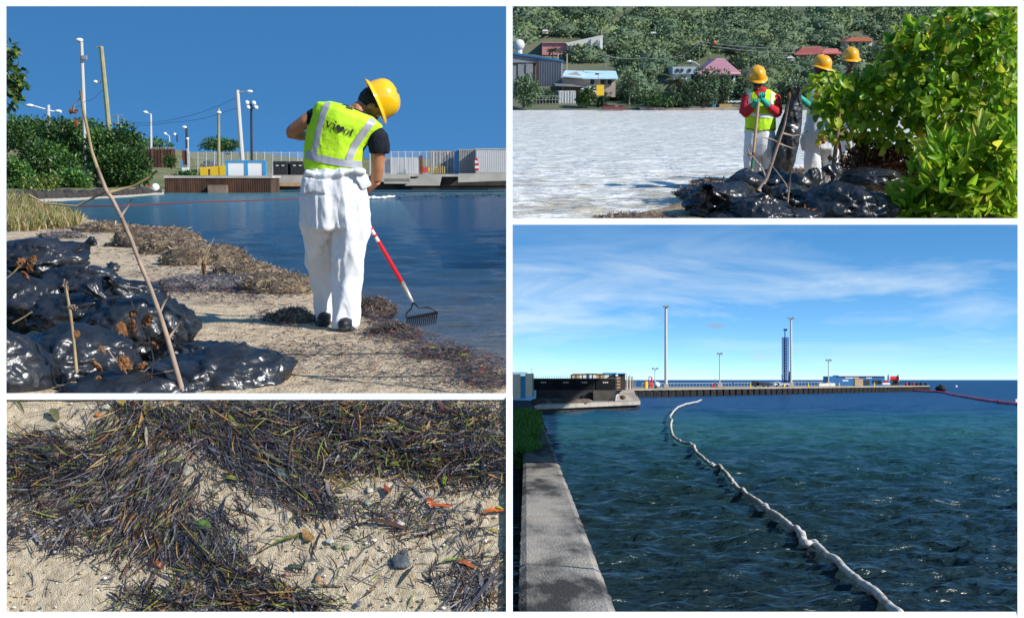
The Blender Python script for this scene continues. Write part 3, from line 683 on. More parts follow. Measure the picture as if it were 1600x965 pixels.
    MB().box((P[-1] + P[-2]) / 2 + Vector((.4, 0, .2)), (.1, .1, .3)).build('marker', M['whitep'], t)
# ================================================================ STRAND: wet sand with turtle grass, seen close
E1 = Vector(((0), 1, (593 - 960) / FPX)) * 5.14; E0 = Vector((0, 1, (593 - 619) / FPX)) * 6.268
SV = (E0 - E1).normalized(); SN = Vector((1, 0, 0)).cross(SV).normalized()
def sp(px, py, h=0.0):
    d = Vector(((px - 800) / FPX, 1, (593 - py) / FPX)); return d * (E1.dot(SN) / d.dot(SN)) + SN * h
def build_strand():
    use(BL)
    g = np.random.RandomState(11)
    rows = np.arange(612, 968, 2.2); cols = np.arange(-3, 804, 2.2); V = []
    for r in rows:
        for c in cols:
            p = sp(c, r); q = Vector((p.x * 9, p.y * 9, 2))
            V.append(p + SN * (0.012 * noise.noise(q) + 0.004 * noise.noise(q * 5) + 0.0022 * noise.noise(q * 17) - 0.01))
    m = pm('wet_shell_sand', (0.33, 0.25, 0.155), (0.62, 0.51, 0.35), scale=26, rough=0.75, bump=0.7, bscale=160, detail=14, lo=0.3, hi=0.66, c3=(0.50, 0.40, 0.26))
    link('sand', npmesh('sand', V, grid_faces(len(rows), len(cols))[:, ::-1], smooth=True), m, None, Vector((0, 0, 0)), kind='structure')
    # blobs of weed: px, row, sx, sy, turn, count, lie (degrees, screen sense), spread, heap height, shade
    B = [(65, 715, 55, 32, 0, 900, 165, 25, .035, 0), (60, 745, 70, 30, 0, 500, 10, 30, .02, 0),
         (200, 700, 45, 60, 30, 900, 60, 22, .03, 0), (215, 760, 55, 60, 25, 1500, 62, 20, .03, 1), (235, 820, 60, 45, 0, 900, 70, 30, .02, 0), (130, 790, 90, 30, -10, 750, 30, 40, .015, 1),
         (290, 845, 70, 40, 30, 650, 130, 30, .015, 1), (100, 840, 70, 22, 10, 260, 20, 60, .008, 1), (250, 655, 70, 18, 20, 600, 140, 40, .02, 0),
         (370, 690, 60, 45, 40, 900, 130, 25, .02, 1), (430, 720, 60, 40, 30, 900, 145, 25, .02, 1), (480, 770, 45, 22, 35, 450, 140, 30, .012, 1),
         (400, 650, 90, 25, 0, 900, 160, 35, .03, 0), (560, 655, 120, 30, 0, 1900, 160, 45, .04, 0), (640, 700, 110, 28, 5, 2200, 165, 50, .05, 0), (730, 715, 70, 34, 0, 1300, 170, 50, .05, 0), (740, 655, 40, 20, 0, 350, 165, 50, .03, 0), (560, 715, 60, 22, 0, 700, 150, 50, .03, 0),
         (370, 905, 70, 22, 25, 480, 150, 30, .02, 0), (430, 940, 70, 20, 10, 620, 160, 35, .03, 0), (330, 945, 80, 14, 0, 420, 10, 40, .02, 0), (250, 935, 60, 18, 0, 260, 20, 60, .01, 0),
         (735, 920, 45, 28, 30, 260, 50, 50, .012, 1), (760, 880, 40, 25, 0, 100, 30, 60, .005, 1), (640, 800, 90, 25, 5, 260, 170, 50, .005, 1), (690, 820, 70, 30, 0, 150, 30, 70, .005, 1), (340, 830, 40, 50, 50, 330, 130, 30, .008, 1),
         (560, 800, 130, 60, 0, 160, 160, 80, .003, 1), (500, 880, 150, 50, 0, 130, 30, 80, .003, 1), (400, 800, 250, 90, 0, 170, 150, 80, .003, 1), (130, 660, 80, 25, 0, 70, 20, 70, .003, 1), (380, 900, 350, 40, 0, 120, 0, 90, .002, 1)]
    pal = np.array([(.013, .010, .010), (.026, .020, .021), (.05, .042, .045), (.088, .08, .086), (.16, .15, .155), (.075, .032, .02), (.17, .08, .025), (.30, .17, .045), (.11, .13, .02), (.22, .22, .03), (.34, .28, .2)])
    pw0 = np.array([.22, .21, .12, .07, .045, .08, .075, .055, .075, .04, .01]); pw1 = np.array([.11, .19, .2, .17, .09, .075, .055, .03, .05, .02, .01])
    P = []; D = []; W = []; Ln = []; Bd = []; Col = []; Lf = []; Nm = []
    for (cx, cy, sx, sy, tn, cnt, lie, spr, hh, shd) in B:
        for i in range(int(cnt * (.82 if cnt > 600 else .78))):
            a, b = g.normal(0, 1), g.normal(0, 1)
            if abs(a) > 2.1 or abs(b) > 2.1: continue
            t = radians(tn); x = cx + a * sx * cos(t) * .8 - b * sy * sin(t) * .8; y = cy + a * sx * sin(t) * .8 + b * sy * cos(t) * .8
            if not (2 < x < 800 and 614 < y < 966): continue
            f = math.exp(-(a * a + b * b) / 2)
            th = radians(-lie + g.normal(0, spr))           # screen angle (y down) to surface angle
            d = Vector((1, 0, 0)) * cos(th) - SV * sin(th) * 1.3
            d.normalize()
            if g.rand() < .5: d = -d
            h = hh * f * g.rand() + .002
            ln = min(.26, (.035 + g.gamma(2.2, .026)) * (1.15 if hh > .01 else .9))
            p = sp(x, y, h) - d * ln / 2
            P.append(p); D.append(d + SN * g.normal(0, .05)); Ln.append(ln); W.append(g.uniform(.0036, .0078) * (1.0 if g.rand() < .95 else 2.6))
            Bd.append(g.normal(0, .38)); Lf.append(g.normal(-.02, .14)); Nm.append(SN + Vector((g.normal(0, .5), g.normal(0, .5), g.normal(0, .3))))
            Col.append(pal[g.choice(11, p=(pw1 if shd else pw0) / (pw1 if shd else pw0).sum())] * g.uniform(.7, 1.3))
    Nm = np.array([list(n.normalized()) for n in Nm]); D = np.array([list(d.normalized()) for d in D])
    me = blades_mesh('seaweed', P, D, Nm, np.array(Ln), np.array(W), np.array(Bd), np.array(Col), seg=4, lift=np.array(Lf))
    mt = pm('wet_seagrass', (1, 1, 1), rough=0.36, attr=True, spec=0.6, bump=0.6, bscale=60)
    link('seaweed', me, mt, None, Vector((0, 0, 0)), 'tangled wet turtle grass in purple black, amber and olive washed over sand', 'seaweed', kind='stuff')
    # pebbles and shells: loose stones
    st = pm('beach_stone', (.5, .5, .5), attr=False, rough=.6)
    def stone(px, py, w_, h_, col, lab, rough=.6, seed=0, cat='stone'):
        w_, h_ = w_ * .85, h_ * .85; col = tuple(k * .85 for k in col)
        c = sp(px, py, 0); s = c.y / FPX; mb = MB(); mb.ell((0, 0, 0), (w_ / 2 * s, h_ / 2 * s * 1.3, min(w_, h_) * .24 * s), 14, 9)
        vs = []
        for v in mb.v:
            v = Vector(v); k = 1 + .35 * noise.noise(v * (2.2 / (w_ * s)) + Vector((seed * 3.1, 0, 0))) ; v = v * k
            vs.append(c + Vector((1, 0, 0)) * v.x + SV * v.y + SN * (v.z + min(w_, h_) * .1 * s))
        mb.v = [tuple(v) for v in vs]
        m_ = pm('stone_' + str(seed), tuple(k * .7 for k in col), col, scale=40, rough=rough, bump=.3, bscale=90)
        mb.build('stone', m_, None, smooth=seed > 2, label=lab, cat=cat)
    stone(627, 878, 34, 27, (.10, .115, .125), 'flat dark grey angular stone lying alone on the sand', seed=1)
    stone(632, 863, 14, 9, (.09, .10, .11), 'small grey stone just behind the flat angular one', seed=2)
    stone(543, 854, 17, 10, (.32, .33, .2), 'oval greenish pebble on open sand', seed=3)
    stone(527, 853, 10, 10, (.3, .3, .17), 'little olive pebble left of the greenish oval one', seed=4)
    stone(462, 884, 28, 9, (.07, .09, .05), 'long dark green pebble at the edge of the lower weed', seed=5)
    stone(561, 943, 12, 11, (.2, .22, .22), 'grey pebble near the bottom of the sand', seed=6)
    stone(497, 904, 12, 11, (.55, .27, .12), 'orange pebble on the lower sand', seed=7, cat='pebble')
    stone(448, 895, 10, 8, (.5, .2, .14), 'reddish pebble left of the orange one', seed=8, cat='pebble')
    stone(625, 818, 16, 11, (.62, .6, .52), 'white shell fragment among the thin strands', seed=9, cat='shell')
    stone(515, 845, 17, 11, (.6, .58, .5), 'pale shell above the greenish pebble', seed=10, cat='shell')
    stone(578, 766, 13, 10, (.72, .66, .48), 'cream pebble below the dense weed bank', seed=11, cat='pebble')
    stone(574, 785, 12, 11, (.3, .38, .24), 'pale green pebble under the dense weed bank', seed=12, cat='pebble')
    stone(153, 648, 12, 8, (.62, .18, .03), 'bright orange pebble on the upper pale sand', seed=13, cat='pebble')
    stone(165, 636, 18, 11, (.6, .56, .45), 'whitish pebble above the bright orange one', seed=14, cat='pebble')
    stone(290, 738, 16, 14, (.35, .36, .3), 'grey green pebble in the sandy gap between weed bands', seed=15, cat='pebble')
    stone(388, 795, 9, 7, (.6, .62, .62), 'small bluish white shell on sand right of the weed band', seed=16, cat='shell')
    stone(664, 632 + 12, 11, 8, (.66, .58, .4), 'cream shell chip lying on the dense weed bank', seed=17, cat='shell')
    # bed of small shell grit
    gn = 1500; mb = MB()
    for i in range(gn):
        x, y = g.uniform(5, 796), g.uniform(620, 960)
        c = sp(x, y, -.004); r = g.gamma(2, .0014) + .0015
        mb.ell(c, (r * g.uniform(.8, 1.6), r, r * .7), 6, 4)
    nvi = len(mb.v) // gn; cols = []
    gp = [(.6, .55, .44), (.45, .38, .28), (.7, .66, .58), (.25, .2, .14), (.3, .31, .28), (.5, .3, .18)]
    for i in range(gn): cols += [c4(gp[g.randint(6)])] * nvi
    mb.c = cols
    o = mb.build('shell_grit', pm('grit', (1, 1, 1), rough=.7, attr=True), None, smooth=True, label='scattered shell grit and tiny pebbles pressed in the sand', cat='shell grit', kind='stuff')
    # broad loose leaves and torn fronds, told apart by colour
    def leaf(px, py, ln, wd, ang, col, lab, curl=.3, cat='leaf'):
        c = sp(px, py, .012); s = c.y / FPX; t = radians(ang); X = Vector((cos(t), 0, 0)) + SV * sin(t) * 1.25; X.normalize(); Yv = SN.cross(X); V = []; n_ = 9
        hgt = .0
        for i in range(n_):
            u = i / (n_ - 1); w_ = wd * s * .5 * (sin(pi * min(1, u * .93 + .05)) ** .55); p0 = c + X * (u - .5) * ln * s + Yv * sin(u * 3) * curl * wd * s * .5 + SN * (.006 * sin(u * 5))
            for k in (-1, -.5, 0, .5, 1): V.append(p0 + Yv * w_ * k * (1 + .12 * sin(u * 23 + k)) + SN * (.10 * w_ * (k * k * 2 - 1)))
        mb = MB(); mb.v = [tuple(v) for v in V]; mb.f = [tuple(q) for q in grid_faces(n_, 5)]
        m_ = pm('leaf_' + lab[:6], tuple(k * .6 for k in col), col, scale=45, rough=.35, bump=.3, bscale=80, spec=.6)
        mb.build('loose_leaf', m_, None, smooth=True, label=lab, cat=cat)
    leaf(318, 822, 34, 13, -8, (.10, .19, .015), 'bright green torn leaf on sand right of the weed band')
    leaf(320, 829, 30, 6, -5, (.05, .07, .03), 'dark green strip tucked under the bright green torn leaf')
    leaf(690, 793, 36, 6, 4, (.55, .09, .01), 'bright orange red strip on sand below the weed bank')
    leaf(672, 787, 22, 9, -50, (.5, .08, .012), 'orange torn leaf left of the bright orange strip')
    leaf(772, 801, 34, 9, 14, (.62, .14, .01), 'wide orange leaf at the edge of the sand', .6)
    leaf(728, 883, 32, 10, -18, (.35, .10, .03), 'rust brown leaf on the lower sand')
    leaf(780, 796, 14, 5, 0, (.4, .38, .02), 'lime yellow scrap above the wide orange leaf')
    leaf(695, 755, 10, 26, 0, (.2, .26, .02), 'olive yellow leaf standing against the weed bank')
    leaf(606, 768, 10, 22, 20, (.3, .06, .03), 'dark red scrap below the weed bank')
    leaf(605, 822, 70, 10, -12, (.10, .05, .025), 'long brown strap of weed lying on open sand', .8)
    leaf(515, 770, 9, 40, 12, (.2, .16, .14), 'grey brown strap upright in the bluish weed')
    leaf(483, 842, 16, 30, 25, (.32, .17, .05), 'amber translucent leaf on sand')
    leaf(447, 845, 60, 5, 28, (.16, .19, .03), 'thin olive blade beside the amber leaf')
    leaf(706, 877, 38, 6, 16, (.22, .27, .06), 'pale green blade beside the rust brown leaf')
    leaf(772, 832, 18, 6, 0, (.3, .25, .03), 'mustard leaf scrap near the thin strands')
    leaf(240, 772, 36, 14, 15, (.07, .09, .05), 'broad dull green leaf in the middle of the weed band')
    leaf(85, 650, 34, 12, -50, (.17, .15, .06), 'olive brown leaf on the upper pale sand')
    leaf(190, 632, 22, 12, -35, (.3, .22, .03), 'mustard leaf at the upper edge')
    leaf(95, 700, 12, 34, -20, (.04, .03, .03), 'dark curled strap standing in the upper weed heap')
    leaf(362, 750, 22, 9, 0, (.16, .17, .02), 'olive leaf scrap near the bluish weed')
    leaf(620, 735 - 6, 34, 10, 5, (.2, .24, .02), 'green gold leaf lying on the dense weed bank')
    leaf(555, 690, 30, 7, 35, (.26, .3, .03), 'yellow green blade in the dense weed bank')
    leaf(744, 705, 8, 32, 10, (.14, .2, .06), 'pale green strap at the dense end of the weed bank')
    leaf(382, 672, 34, 7, 0, (.10, .16, .02), 'green blade in the upper band of weed')
    leaf(438, 744, 44, 16, -25, (.12, .15, .11), 'wide grey green frond in the bluish weed')
    leaf(270, 735, 26, 24, -30, (.045, .04, .03), 'rounded dark brown leaf at the edge of the weed band')
    leaf(247, 884, 18, 8, -30, (.35, .08, .02), 'small orange brown leaf in the lower weed')
    leaf(692, 640, 10, 30, 15, (.10, .035, .025), 'dark red brown strap at the upper right of the weed bank')
# ================================================================ kit: foliage, bags, people
def leaf_cloud(name, P, Dn, Nn, L_, W_, col, seed=0):
    """many small folded leaves; arrays"""
    n = len(P); P = np.asarray(P, float)
    S = np.cross(Dn, Nn); S /= np.linalg.norm(S, axis=1, keepdims=True) + 1e-9
    U = np.cross(S, Dn); L3 = L_[:, None]; W3 = W_[:, None] / 2
    V = np.stack([P, P + Dn * L3 * .45 + S * W3 + U * W3 * .35, P + Dn * L3, P + Dn * L3 * .45 - S * W3 + U * W3 * .35, P + Dn * L3 * .5], 1)
    b = (np.arange(n) * 5)[:, None]
    F = np.concatenate([np.concatenate([b, b + 1, b + 4], 1), np.concatenate([b + 1, b + 2, b + 4], 1), np.concatenate([b + 2, b + 3, b + 4], 1), np.concatenate([b + 3, b, b + 4], 1)])
    return npmesh(name, V.reshape(-1, 3), F, np.repeat(col, 5, 0))
def unit(a): return a / (np.linalg.norm(a, axis=1, keepdims=True) + 1e-9)
def crown_points(g, lumps, n, shell=.55):
    """points spread through lumps (centre, radii); outward direction too"""
    vol = np.array([l[1][0] * l[1][1] * l[1][2] for l in lumps]) ** .66; idx = g.choice(len(lumps), n, p=vol / vol.sum())
    Cc = np.array([list(l[0]) for l in lumps])[idx]; R = np.array([list(l[1]) for l in lumps])[idx]
    d = unit(g.normal(0, 1, (n, 3))); r = (shell + (1 - shell) * g.rand(n)) ** .6
    return Cc + d * R * r[:, None] * (1 + .12 * g.normal(0, 1, (n, 1))), d, idx
def lumpy(g, c, rx, ry, rz, n, k=.42):
    L_ = []
    for i in range(n):
        d = unit(g.normal(0, 1, (1, 3)))[0]; q = g.uniform(.45, .8)
        L_.append((Vector((c[0] + d[0] * rx * q, c[1] + d[1] * ry * q, c[2] + d[2] * rz * q)), (rx * k * g.uniform(.7, 1.2), ry * k * g.uniform(.7, 1.2), rz * k * g.uniform(.7, 1.15))))
    return L_
LEAFM = {}
def leafmat(name='foliage', rough=.45, trans=.3):
    k = (name, rough, trans)
    if k not in LEAFM: LEAFM[k] = pm(name, (1, 1, 1), rough=rough, attr=True, trans=trans, spec=.5)
    return LEAFM[k]
M['bark'] = pm('bark', (.10, .075, .05), (.2, .155, .11), scale=8, rough=.9, bump=.6, bscale=30, stretch=(1, 1, .3))
def palette(g, cols, w, n, jit=.25):
    c = np.array(cols)[g.choice(len(cols), n, p=np.array(w) / sum(w))]; return c * (1 + jit * g.normal(0, 1, (n, 1))).clip(.4, 1.8)
GREEN = ([(.018, .05, .012), (.03, .085, .015), (.055, .13, .02), (.10, .17, .025)], [3, 4, 3, 1])
def tree(name, label, cat, px, row, wpx, hpx, y, seed, pal=GREEN, nl=1500, lp=5.0, group=None, trunk=True, lumps=9, flat=1.0, dz=0.0, low=False, trans=.3):
    """a bush or tree: base at pixel (px, row) at depth y; wpx x hpx in the photo"""
    g = np.random.RandomState(seed); s = y / FPX
    base = at(px, row, y); base.z += dz; w_, h_ = wpx * s / 2, hpx * s
    t = thing(name, label, cat, base, group)
    cz_ = base.z + h_ * (.5 if low else .58); rz = h_ * (.5 if low else .44)
    lp_ = lumpy(g, (base.x, base.y, cz_), w_, w_ * .8 * flat, rz, lumps) + [(Vector((base.x, base.y, cz_)), (w_ * .62, w_ * .55 * flat, rz * .7))]
    P, d, idx = crown_points(g, lp_, nl)
    P[:, 2] = np.maximum(P[:, 2], base.z + .01 * h_)
    tone = (1 + .25 * g.normal(0, 1, len(lp_)))[idx][:, None].clip(.6, 1.5)
    D = unit(d + g.normal(0, .7, (nl, 3)) + np.array([0, 0, -.3])); Nn = unit(d + g.normal(0, .5, (nl, 3)) + np.array([0, 0, .8]))
    me = leaf_cloud('crown', P - np.array(base), D, Nn, lp * s * g.uniform(.7, 1.4, nl), lp * s * g.uniform(.45, .8, nl), palette(g, pal[0], pal[1], nl) * tone)
    link('crown', me, leafmat(trans=trans), t, base)
    if trunk:
        mb = MB(); top = Vector((base.x, base.y, cz_)); r = max(w_, h_) * .035
        mb.tube([base - Vector((0, 0, .05)), base.lerp(top, .5) + Vector((r, 0, 0)), top], [r * 1.3, r, r * .6], 7)
        for i in range(min(7, lumps)): mb.tube([base.lerp(top, .35 + .08 * i), base.lerp(top, .6).lerp(lp_[i][0], .6), lp_[i][0]], [r * .6, r * .4, r * .15], 5)
        mb.build('trunk', M['bark'], t)
    return t
def palm(label, px, row, hpx, y, seed, rpx=22, group=None, cols=([(.05, .09, .02), (.08, .13, .03), (.13, .16, .05)], [3, 3, 1]), drop=1.0):
    g = np.random.RandomState(seed); s = y / FPX; base = at(px, row, y); t = thing('palm_tree', label, 'palm tree', base, group)
    top = base + Vector((g.normal(0, .1) * hpx * s, 0, hpx * s)); r = .7 * s
    MB().tube([base - Vector((0, 0, .05)), base.lerp(top, .5) + Vector((.03 * hpx * s, 0, 0)), top], [r * 1.6, r * 1.1, r], 7).build('trunk', M['bark'], t)
    for k in range(17):
        az = k * 2.4 + g.normal(0, .2); el = radians(g.uniform(-25, 75)); ln = rpx * s * g.uniform(.85, 1.15)
        d = Vector((cos(az) * cos(el), sin(az) * cos(el), sin(el))); pts = []; p = top.copy()
        for i in range(8): pts.append(p.copy()); p = p + d * ln / 7; d = (d + Vector((0, 0, -.24 * drop))).normalized()
        P = []; D = []; Nn = []; Ln = []
        for i in range(7):
            for j in range(4):
                q = pts[i].lerp(pts[i + 1], j / 4); dd = (pts[i + 1] - pts[i]).normalized(); sd = dd.cross(Vector((0, 0, 1))).normalized()
                for sg in (-1, 1):
                    P.append(q); D.append((dd * .6 + sd * sg * .8 + Vector((0, 0, -.5))).normalized()); Nn.append(Vector((0, 0, 1)) + sd * sg * .3); Ln.append(ln * .28 * sin(pi * min(1, (i + j / 4 + 1.2) / 8)) + .02)
        P = np.array([list(v) for v in P]); D = np.array([list(v) for v in D]); Nn = unit(np.array([list(v) for v in Nn])); n = len(P)
        me = leaf_cloud('frond', P - np.array(base), D, Nn, np.array(Ln), np.full(n, .9 * s), palette(g, cols[0], cols[1], n, .15))
        link('frond', me, leafmat(), t, base)
    return t
M['bag'] = pm('black_plastic_sack', (.007, .008, .011), (.026, .028, .033), scale=2.2, rough=.33, bump=.5, bscale=7, stretch=(1, 1, .45), spec=.6)
def _crease():
    t = M['bag'].node_tree; n, l = t.nodes, t.links; b = n['Principled BSDF']; tc_ = [x for x in n if x.type == 'TEX_COORD'][0]; old = b.inputs['Normal'].links[0].from_node
    nz = n.new('ShaderNodeTexNoise'); nz.inputs['Scale'].default_value = 5; l.new(tc_.outputs['Object'], nz.inputs['Vector'])
    mx_ = n.new('ShaderNodeMixRGB'); mx_.inputs[0].default_value = .25; l.new(tc_.outputs['Object'], mx_.inputs[1]); l.new(nz.outputs['Color'], mx_.inputs[2])
    h = None
    for sc in (3.6, 8.5):
        v = n.new('ShaderNodeTexVoronoi'); v.feature = 'DISTANCE_TO_EDGE'; v.inputs['Scale'].default_value = sc; l.new(mx_.outputs[0], v.inputs['Vector'])
        k = n.new('ShaderNodeMath'); k.operation = 'MULTIPLY'; k.inputs[1].default_value = -1.0 / sc; l.new(v.outputs['Distance'], k.inputs[0])
        if h is None: h = k
        else: a = n.new('ShaderNodeMath'); a.operation = 'ADD'; l.new(h.outputs[0], a.inputs[0]); l.new(k.outputs[0], a.inputs[1]); h = a
    bp = n.new('ShaderNodeBump'); bp.inputs['Strength'].default_value = .32; bp.inputs['Distance'].default_value = .6; l.new(h.outputs[0], bp.inputs['Height']); l.new(old.outputs[0], bp.inputs['Normal']); l.new(bp.outputs[0], b.inputs['Normal'])
_crease()
_ico = {}
def ico(sub):
    if sub not in _ico:
        bm = bmesh.new(); bmesh.ops.create_icosphere(bm, subdivisions=sub, radius=1); _ico[sub] = ([v.co.copy() for v in bm.verts], [[v.index for v in f.verts] for f in bm.faces]); bm.free()
    return _ico[sub]
def bag(label, px, row, wpx, hpx, y, seed, dep=.3, turn=0, knot=None, sub=5, group='filled black rubbish sacks', tilt=0, amp=1.0, name='bin_bag', cat='bin bag', ground=None):
    """a filled sack centred at pixel (px, row)"""
    s = y / FPX; c = at(px, row, y); rx, rz, ry = wpx * s / 2, hpx * s / 2, dep
    V, F = ico(sub); Rt = Matrix.Rotation(turn, 3, 'Z') @ Matrix.Rotation(tilt, 3, 'Y'); o = Vector((seed * 7.3, seed * 1.7, 0)); out = []
    kd = Vector(knot).normalized() if knot else None; rg = random.Random(seed * 13 + 5); pl = []
    for i in range(46): 
        nn = Vector((rg.gauss(0, 1), rg.gauss(0, 1), rg.gauss(0, 1))).normalized(); pl.append((nn, rg.uniform(.68, 1.0)))
    for v in V:
        n1 = noise.noise(v * 1.2 + o); w_ = (v + Vector((n1, noise.noise(v * 1.5 - o), noise.noise(v * 1.3 + o * .5))) * .35).normalized()
        rp = min(d_ / max(.2, w_.dot(nn)) for nn, d_ in pl)
        n2 = noise.noise(v * 2.2 + o * 2 + Vector((n1, 0, 0))); n3 = noise.noise(Vector((v.x * 4 + n2 * 2, v.y * 4 + n1, v.z * 4)) + o)
        n4 = noise.noise(v * 8 + o + Vector((n3 * 1.5, n2, n1)))
        r = .45 + .55 * min(1.2, rp) + amp * (.16 * n1 - .13 * abs(n2) + .14 * (.25 - abs(n3)) + .05 * (.3 - abs(n4)))
        vv = v
        if kd is not None:
            a = v.dot(kd); f = max(0, (a - .35) / .65)
            e1 = kd.cross(Vector((.3, 1, .2))).normalized(); e2 = kd.cross(e1); az = math.atan2(v.dot(e1), v.dot(e2))
            r *= 1 + .09 * (abs(sin(az * 5 + seed + 2.5 * n1)) - .5) * min(1, f * 2.5)
            if f > 0: vv = v * (1 - f * f * .55) + kd * (f ** 3) * .6
        q = Vector((vv.x * rx * r, vv.y * ry * r, vv.z * rz * r)) * 1.08; q = Rt @ q
        out.append(q)
    tail = None
    if kd is not None and sub >= 5:
        B = Rt @ Vector((kd.x * rx, kd.y * ry, kd.z * rz)) * 1.02; dr = (Rt @ Vector((kd.x * rx, kd.y * ry, kd.z * rz + rz * .25))).normalized(); k_ = min(rx, rz * 1.4) * 1.1; e1, e2 = frame_of(dr); rgs = []
        for i, (u, r_) in enumerate(((-.30, .34), (-.12, .17), (0, .085), (.06, .075), (.14, .12), (.26, .20), (.36, .24), (.42, .16))):
            m_ = [abs(sin((k * pi * 2 / 28) * 3.5 + seed)) for k in range(28)]; rgs.append([(c + B + dr * u * k_ + (e1 * cos(2 * pi * k / 28) + e2 * sin(2 * pi * k / 28) * .6) * r_ * k_ * (.7 + .5 * m_[k]) + e1 * .06 * k_ * sin(i * 1.3 + seed)) for k in range(28)])
        tail = rgs
    zb = (ground if ground is not None else c.z - rz * 1.6) - c.z
    mb = MB(); mb.v = [(c.x + q.x, c.y + q.y, c.z + max(q.z, zb + .02 * q.x)) for q in out]; mb.f = [tuple(f) for f in F]
    if tail: mb.add([p for r_ in tail for p in r_], [(i * 28 + k, i * 28 + (k + 1) % 28, i * 28 + 28 + (k + 1) % 28, i * 28 + 28 + k) for i in range(7) for k in range(28)])
    return mb.build(name, M['bag'], None, smooth=True, label=label, cat=cat, group=group)
def heap(label, px, row, wpx, hpx, y, seed, cols, nb=700, rough=1.0, dep=None, sub=4, bl=(3, 10), group='heaps of washed up seaweed'):
    """a mound of dry weed sitting on the beach: base centre at pixel (px, row)"""
    g = np.random.RandomState(seed); s = y / FPX; c = at(px, row, y); rx = wpx * s / 2; rz = hpx * s * .72; ry = dep or rx * .8
    V, F = ico(sub); out = []; o = Vector((seed * 3.7, 0, 0))
    t = thing('seaweed_heap', label, 'seaweed heap', c, group)
    for v in V:
        n1 = noise.noise(v * 1.4 + o); n2 = noise.noise(v * 4 + o); n3 = noise.noise(v * 11 + o)
        r = 1 + rough * (.24 * n1 + .11 * n2 + .07 * n3); z = v.z * rz * r
        out.append((c.x + v.x * rx * r, c.y + v.y * ry * r, c.z + max(z, -.04)))
    mb = MB(); mb.v = out; mb.f = [tuple(f) for f in F]
    mt = pm('heap_' + str(seed), tuple(k * .5 for k in cols[0]), cols[1], scale=9, rough=.95, bump=1.5, bscale=60, detail=12, lo=.35, hi=.65, c3=cols[0])
    mb.build('mound', mt, t, smooth=True)
    A = np.array(out); nb *= 3; idx = g.randint(0, len(A), nb); P = A[idx]; d = (P - np.array(c)) / np.array([rx, ry, rz]); P = P[P[:, 2] > c.z - .02]; n = len(P)
    D = unit(g.normal(0, 1, (n, 3)) * np.array([1, 1, .35])); Nn = unit(g.normal(0, .4, (n, 3)) + np.array([0, -.5, 1]))
    me = blades_mesh('strands', P + np.array([0, 0, .006]) - np.array(c), D, Nn, s * g.uniform(bl[0], bl[1], n), s * g.uniform(.7, 1.7, n), g.normal(0, .8, n), palette(g, [cols[0], cols[1], cols[2], (.02, .016, .02), (.07, .06, .075)], [2, 2, 1, 2, 1], n), seg=3, lift=g.normal(-.2, .3, n))
    o_ = link('strands', me, pm('strand', (1, 1, 1), rough=.7, attr=True) if 'strand' not in M else M['strand'], t, c); o_['kind'] = 'stuff'
    M['strand'] = o_.data.materials[0]
    return t
# ---------------------------------------------------------------- people
M['skin'] = pm('brown_skin', (.36, .15, .07), (.44, .19, .09), scale=9, rough=.5, bump=.1, bscale=60)
M['skindark'] = pm('dark_skin', (.055, .028, .018), (.085, .042, .027), scale=9, rough=.45)
M['hair'] = pm('black_hair', (.008, .007, .007), rough=.5, bump=1, bscale=120)
M['helmet'] = pm('yellow_helmet_shell', (.86, .50, .006), rough=.22, coat=.6)
M['helmet_far'] = pm('amber_helmet_shell', (.82, .38, .008), rough=.28, coat=.5)
M['hivis'] = pm('hi_vis_fabric', (.46, .80, .012), (.54, .88, .02), scale=12, rough=.8, bump=.35, bscale=26)
M['reflect'] = pm('reflective_tape', (.36, .37, .41), (.42, .43, .47), scale=30, rough=.55, metal=.15)
M['reflectw'] = pm('white_reflective_tape', (.8, .82, .82), rough=.4)
M['tyvek'] = pm('white_coverall', (.66, .68, .70), (.72, .735, .75), scale=6, rough=.7, bump=.35, bscale=7, spec=.3)
M['navy'] = pm('black_tshirt', (.008, .01, .016), (.016, .019, .028), scale=14, rough=.9, bump=.4, bscale=20, spec=.2)
M['redshirt'] = pm('red_sweatshirt', (.40, .012, .02), (.52, .02, .03), scale=9, rough=.9, bump=.5, bscale=18)
M['glove'] = pm('teal_glove', (.0, .28, .21), (.01, .36, .27), scale=9, rough=.5, bump=.3, bscale=40)
M['boot'] = pm('black_boot', (.008, .008, .01), (.02, .02, .022), scale=14, rough=.5, bump=.3)
M['blacktext'] = pm('black_print', (.018, .02, .024), rough=.8)
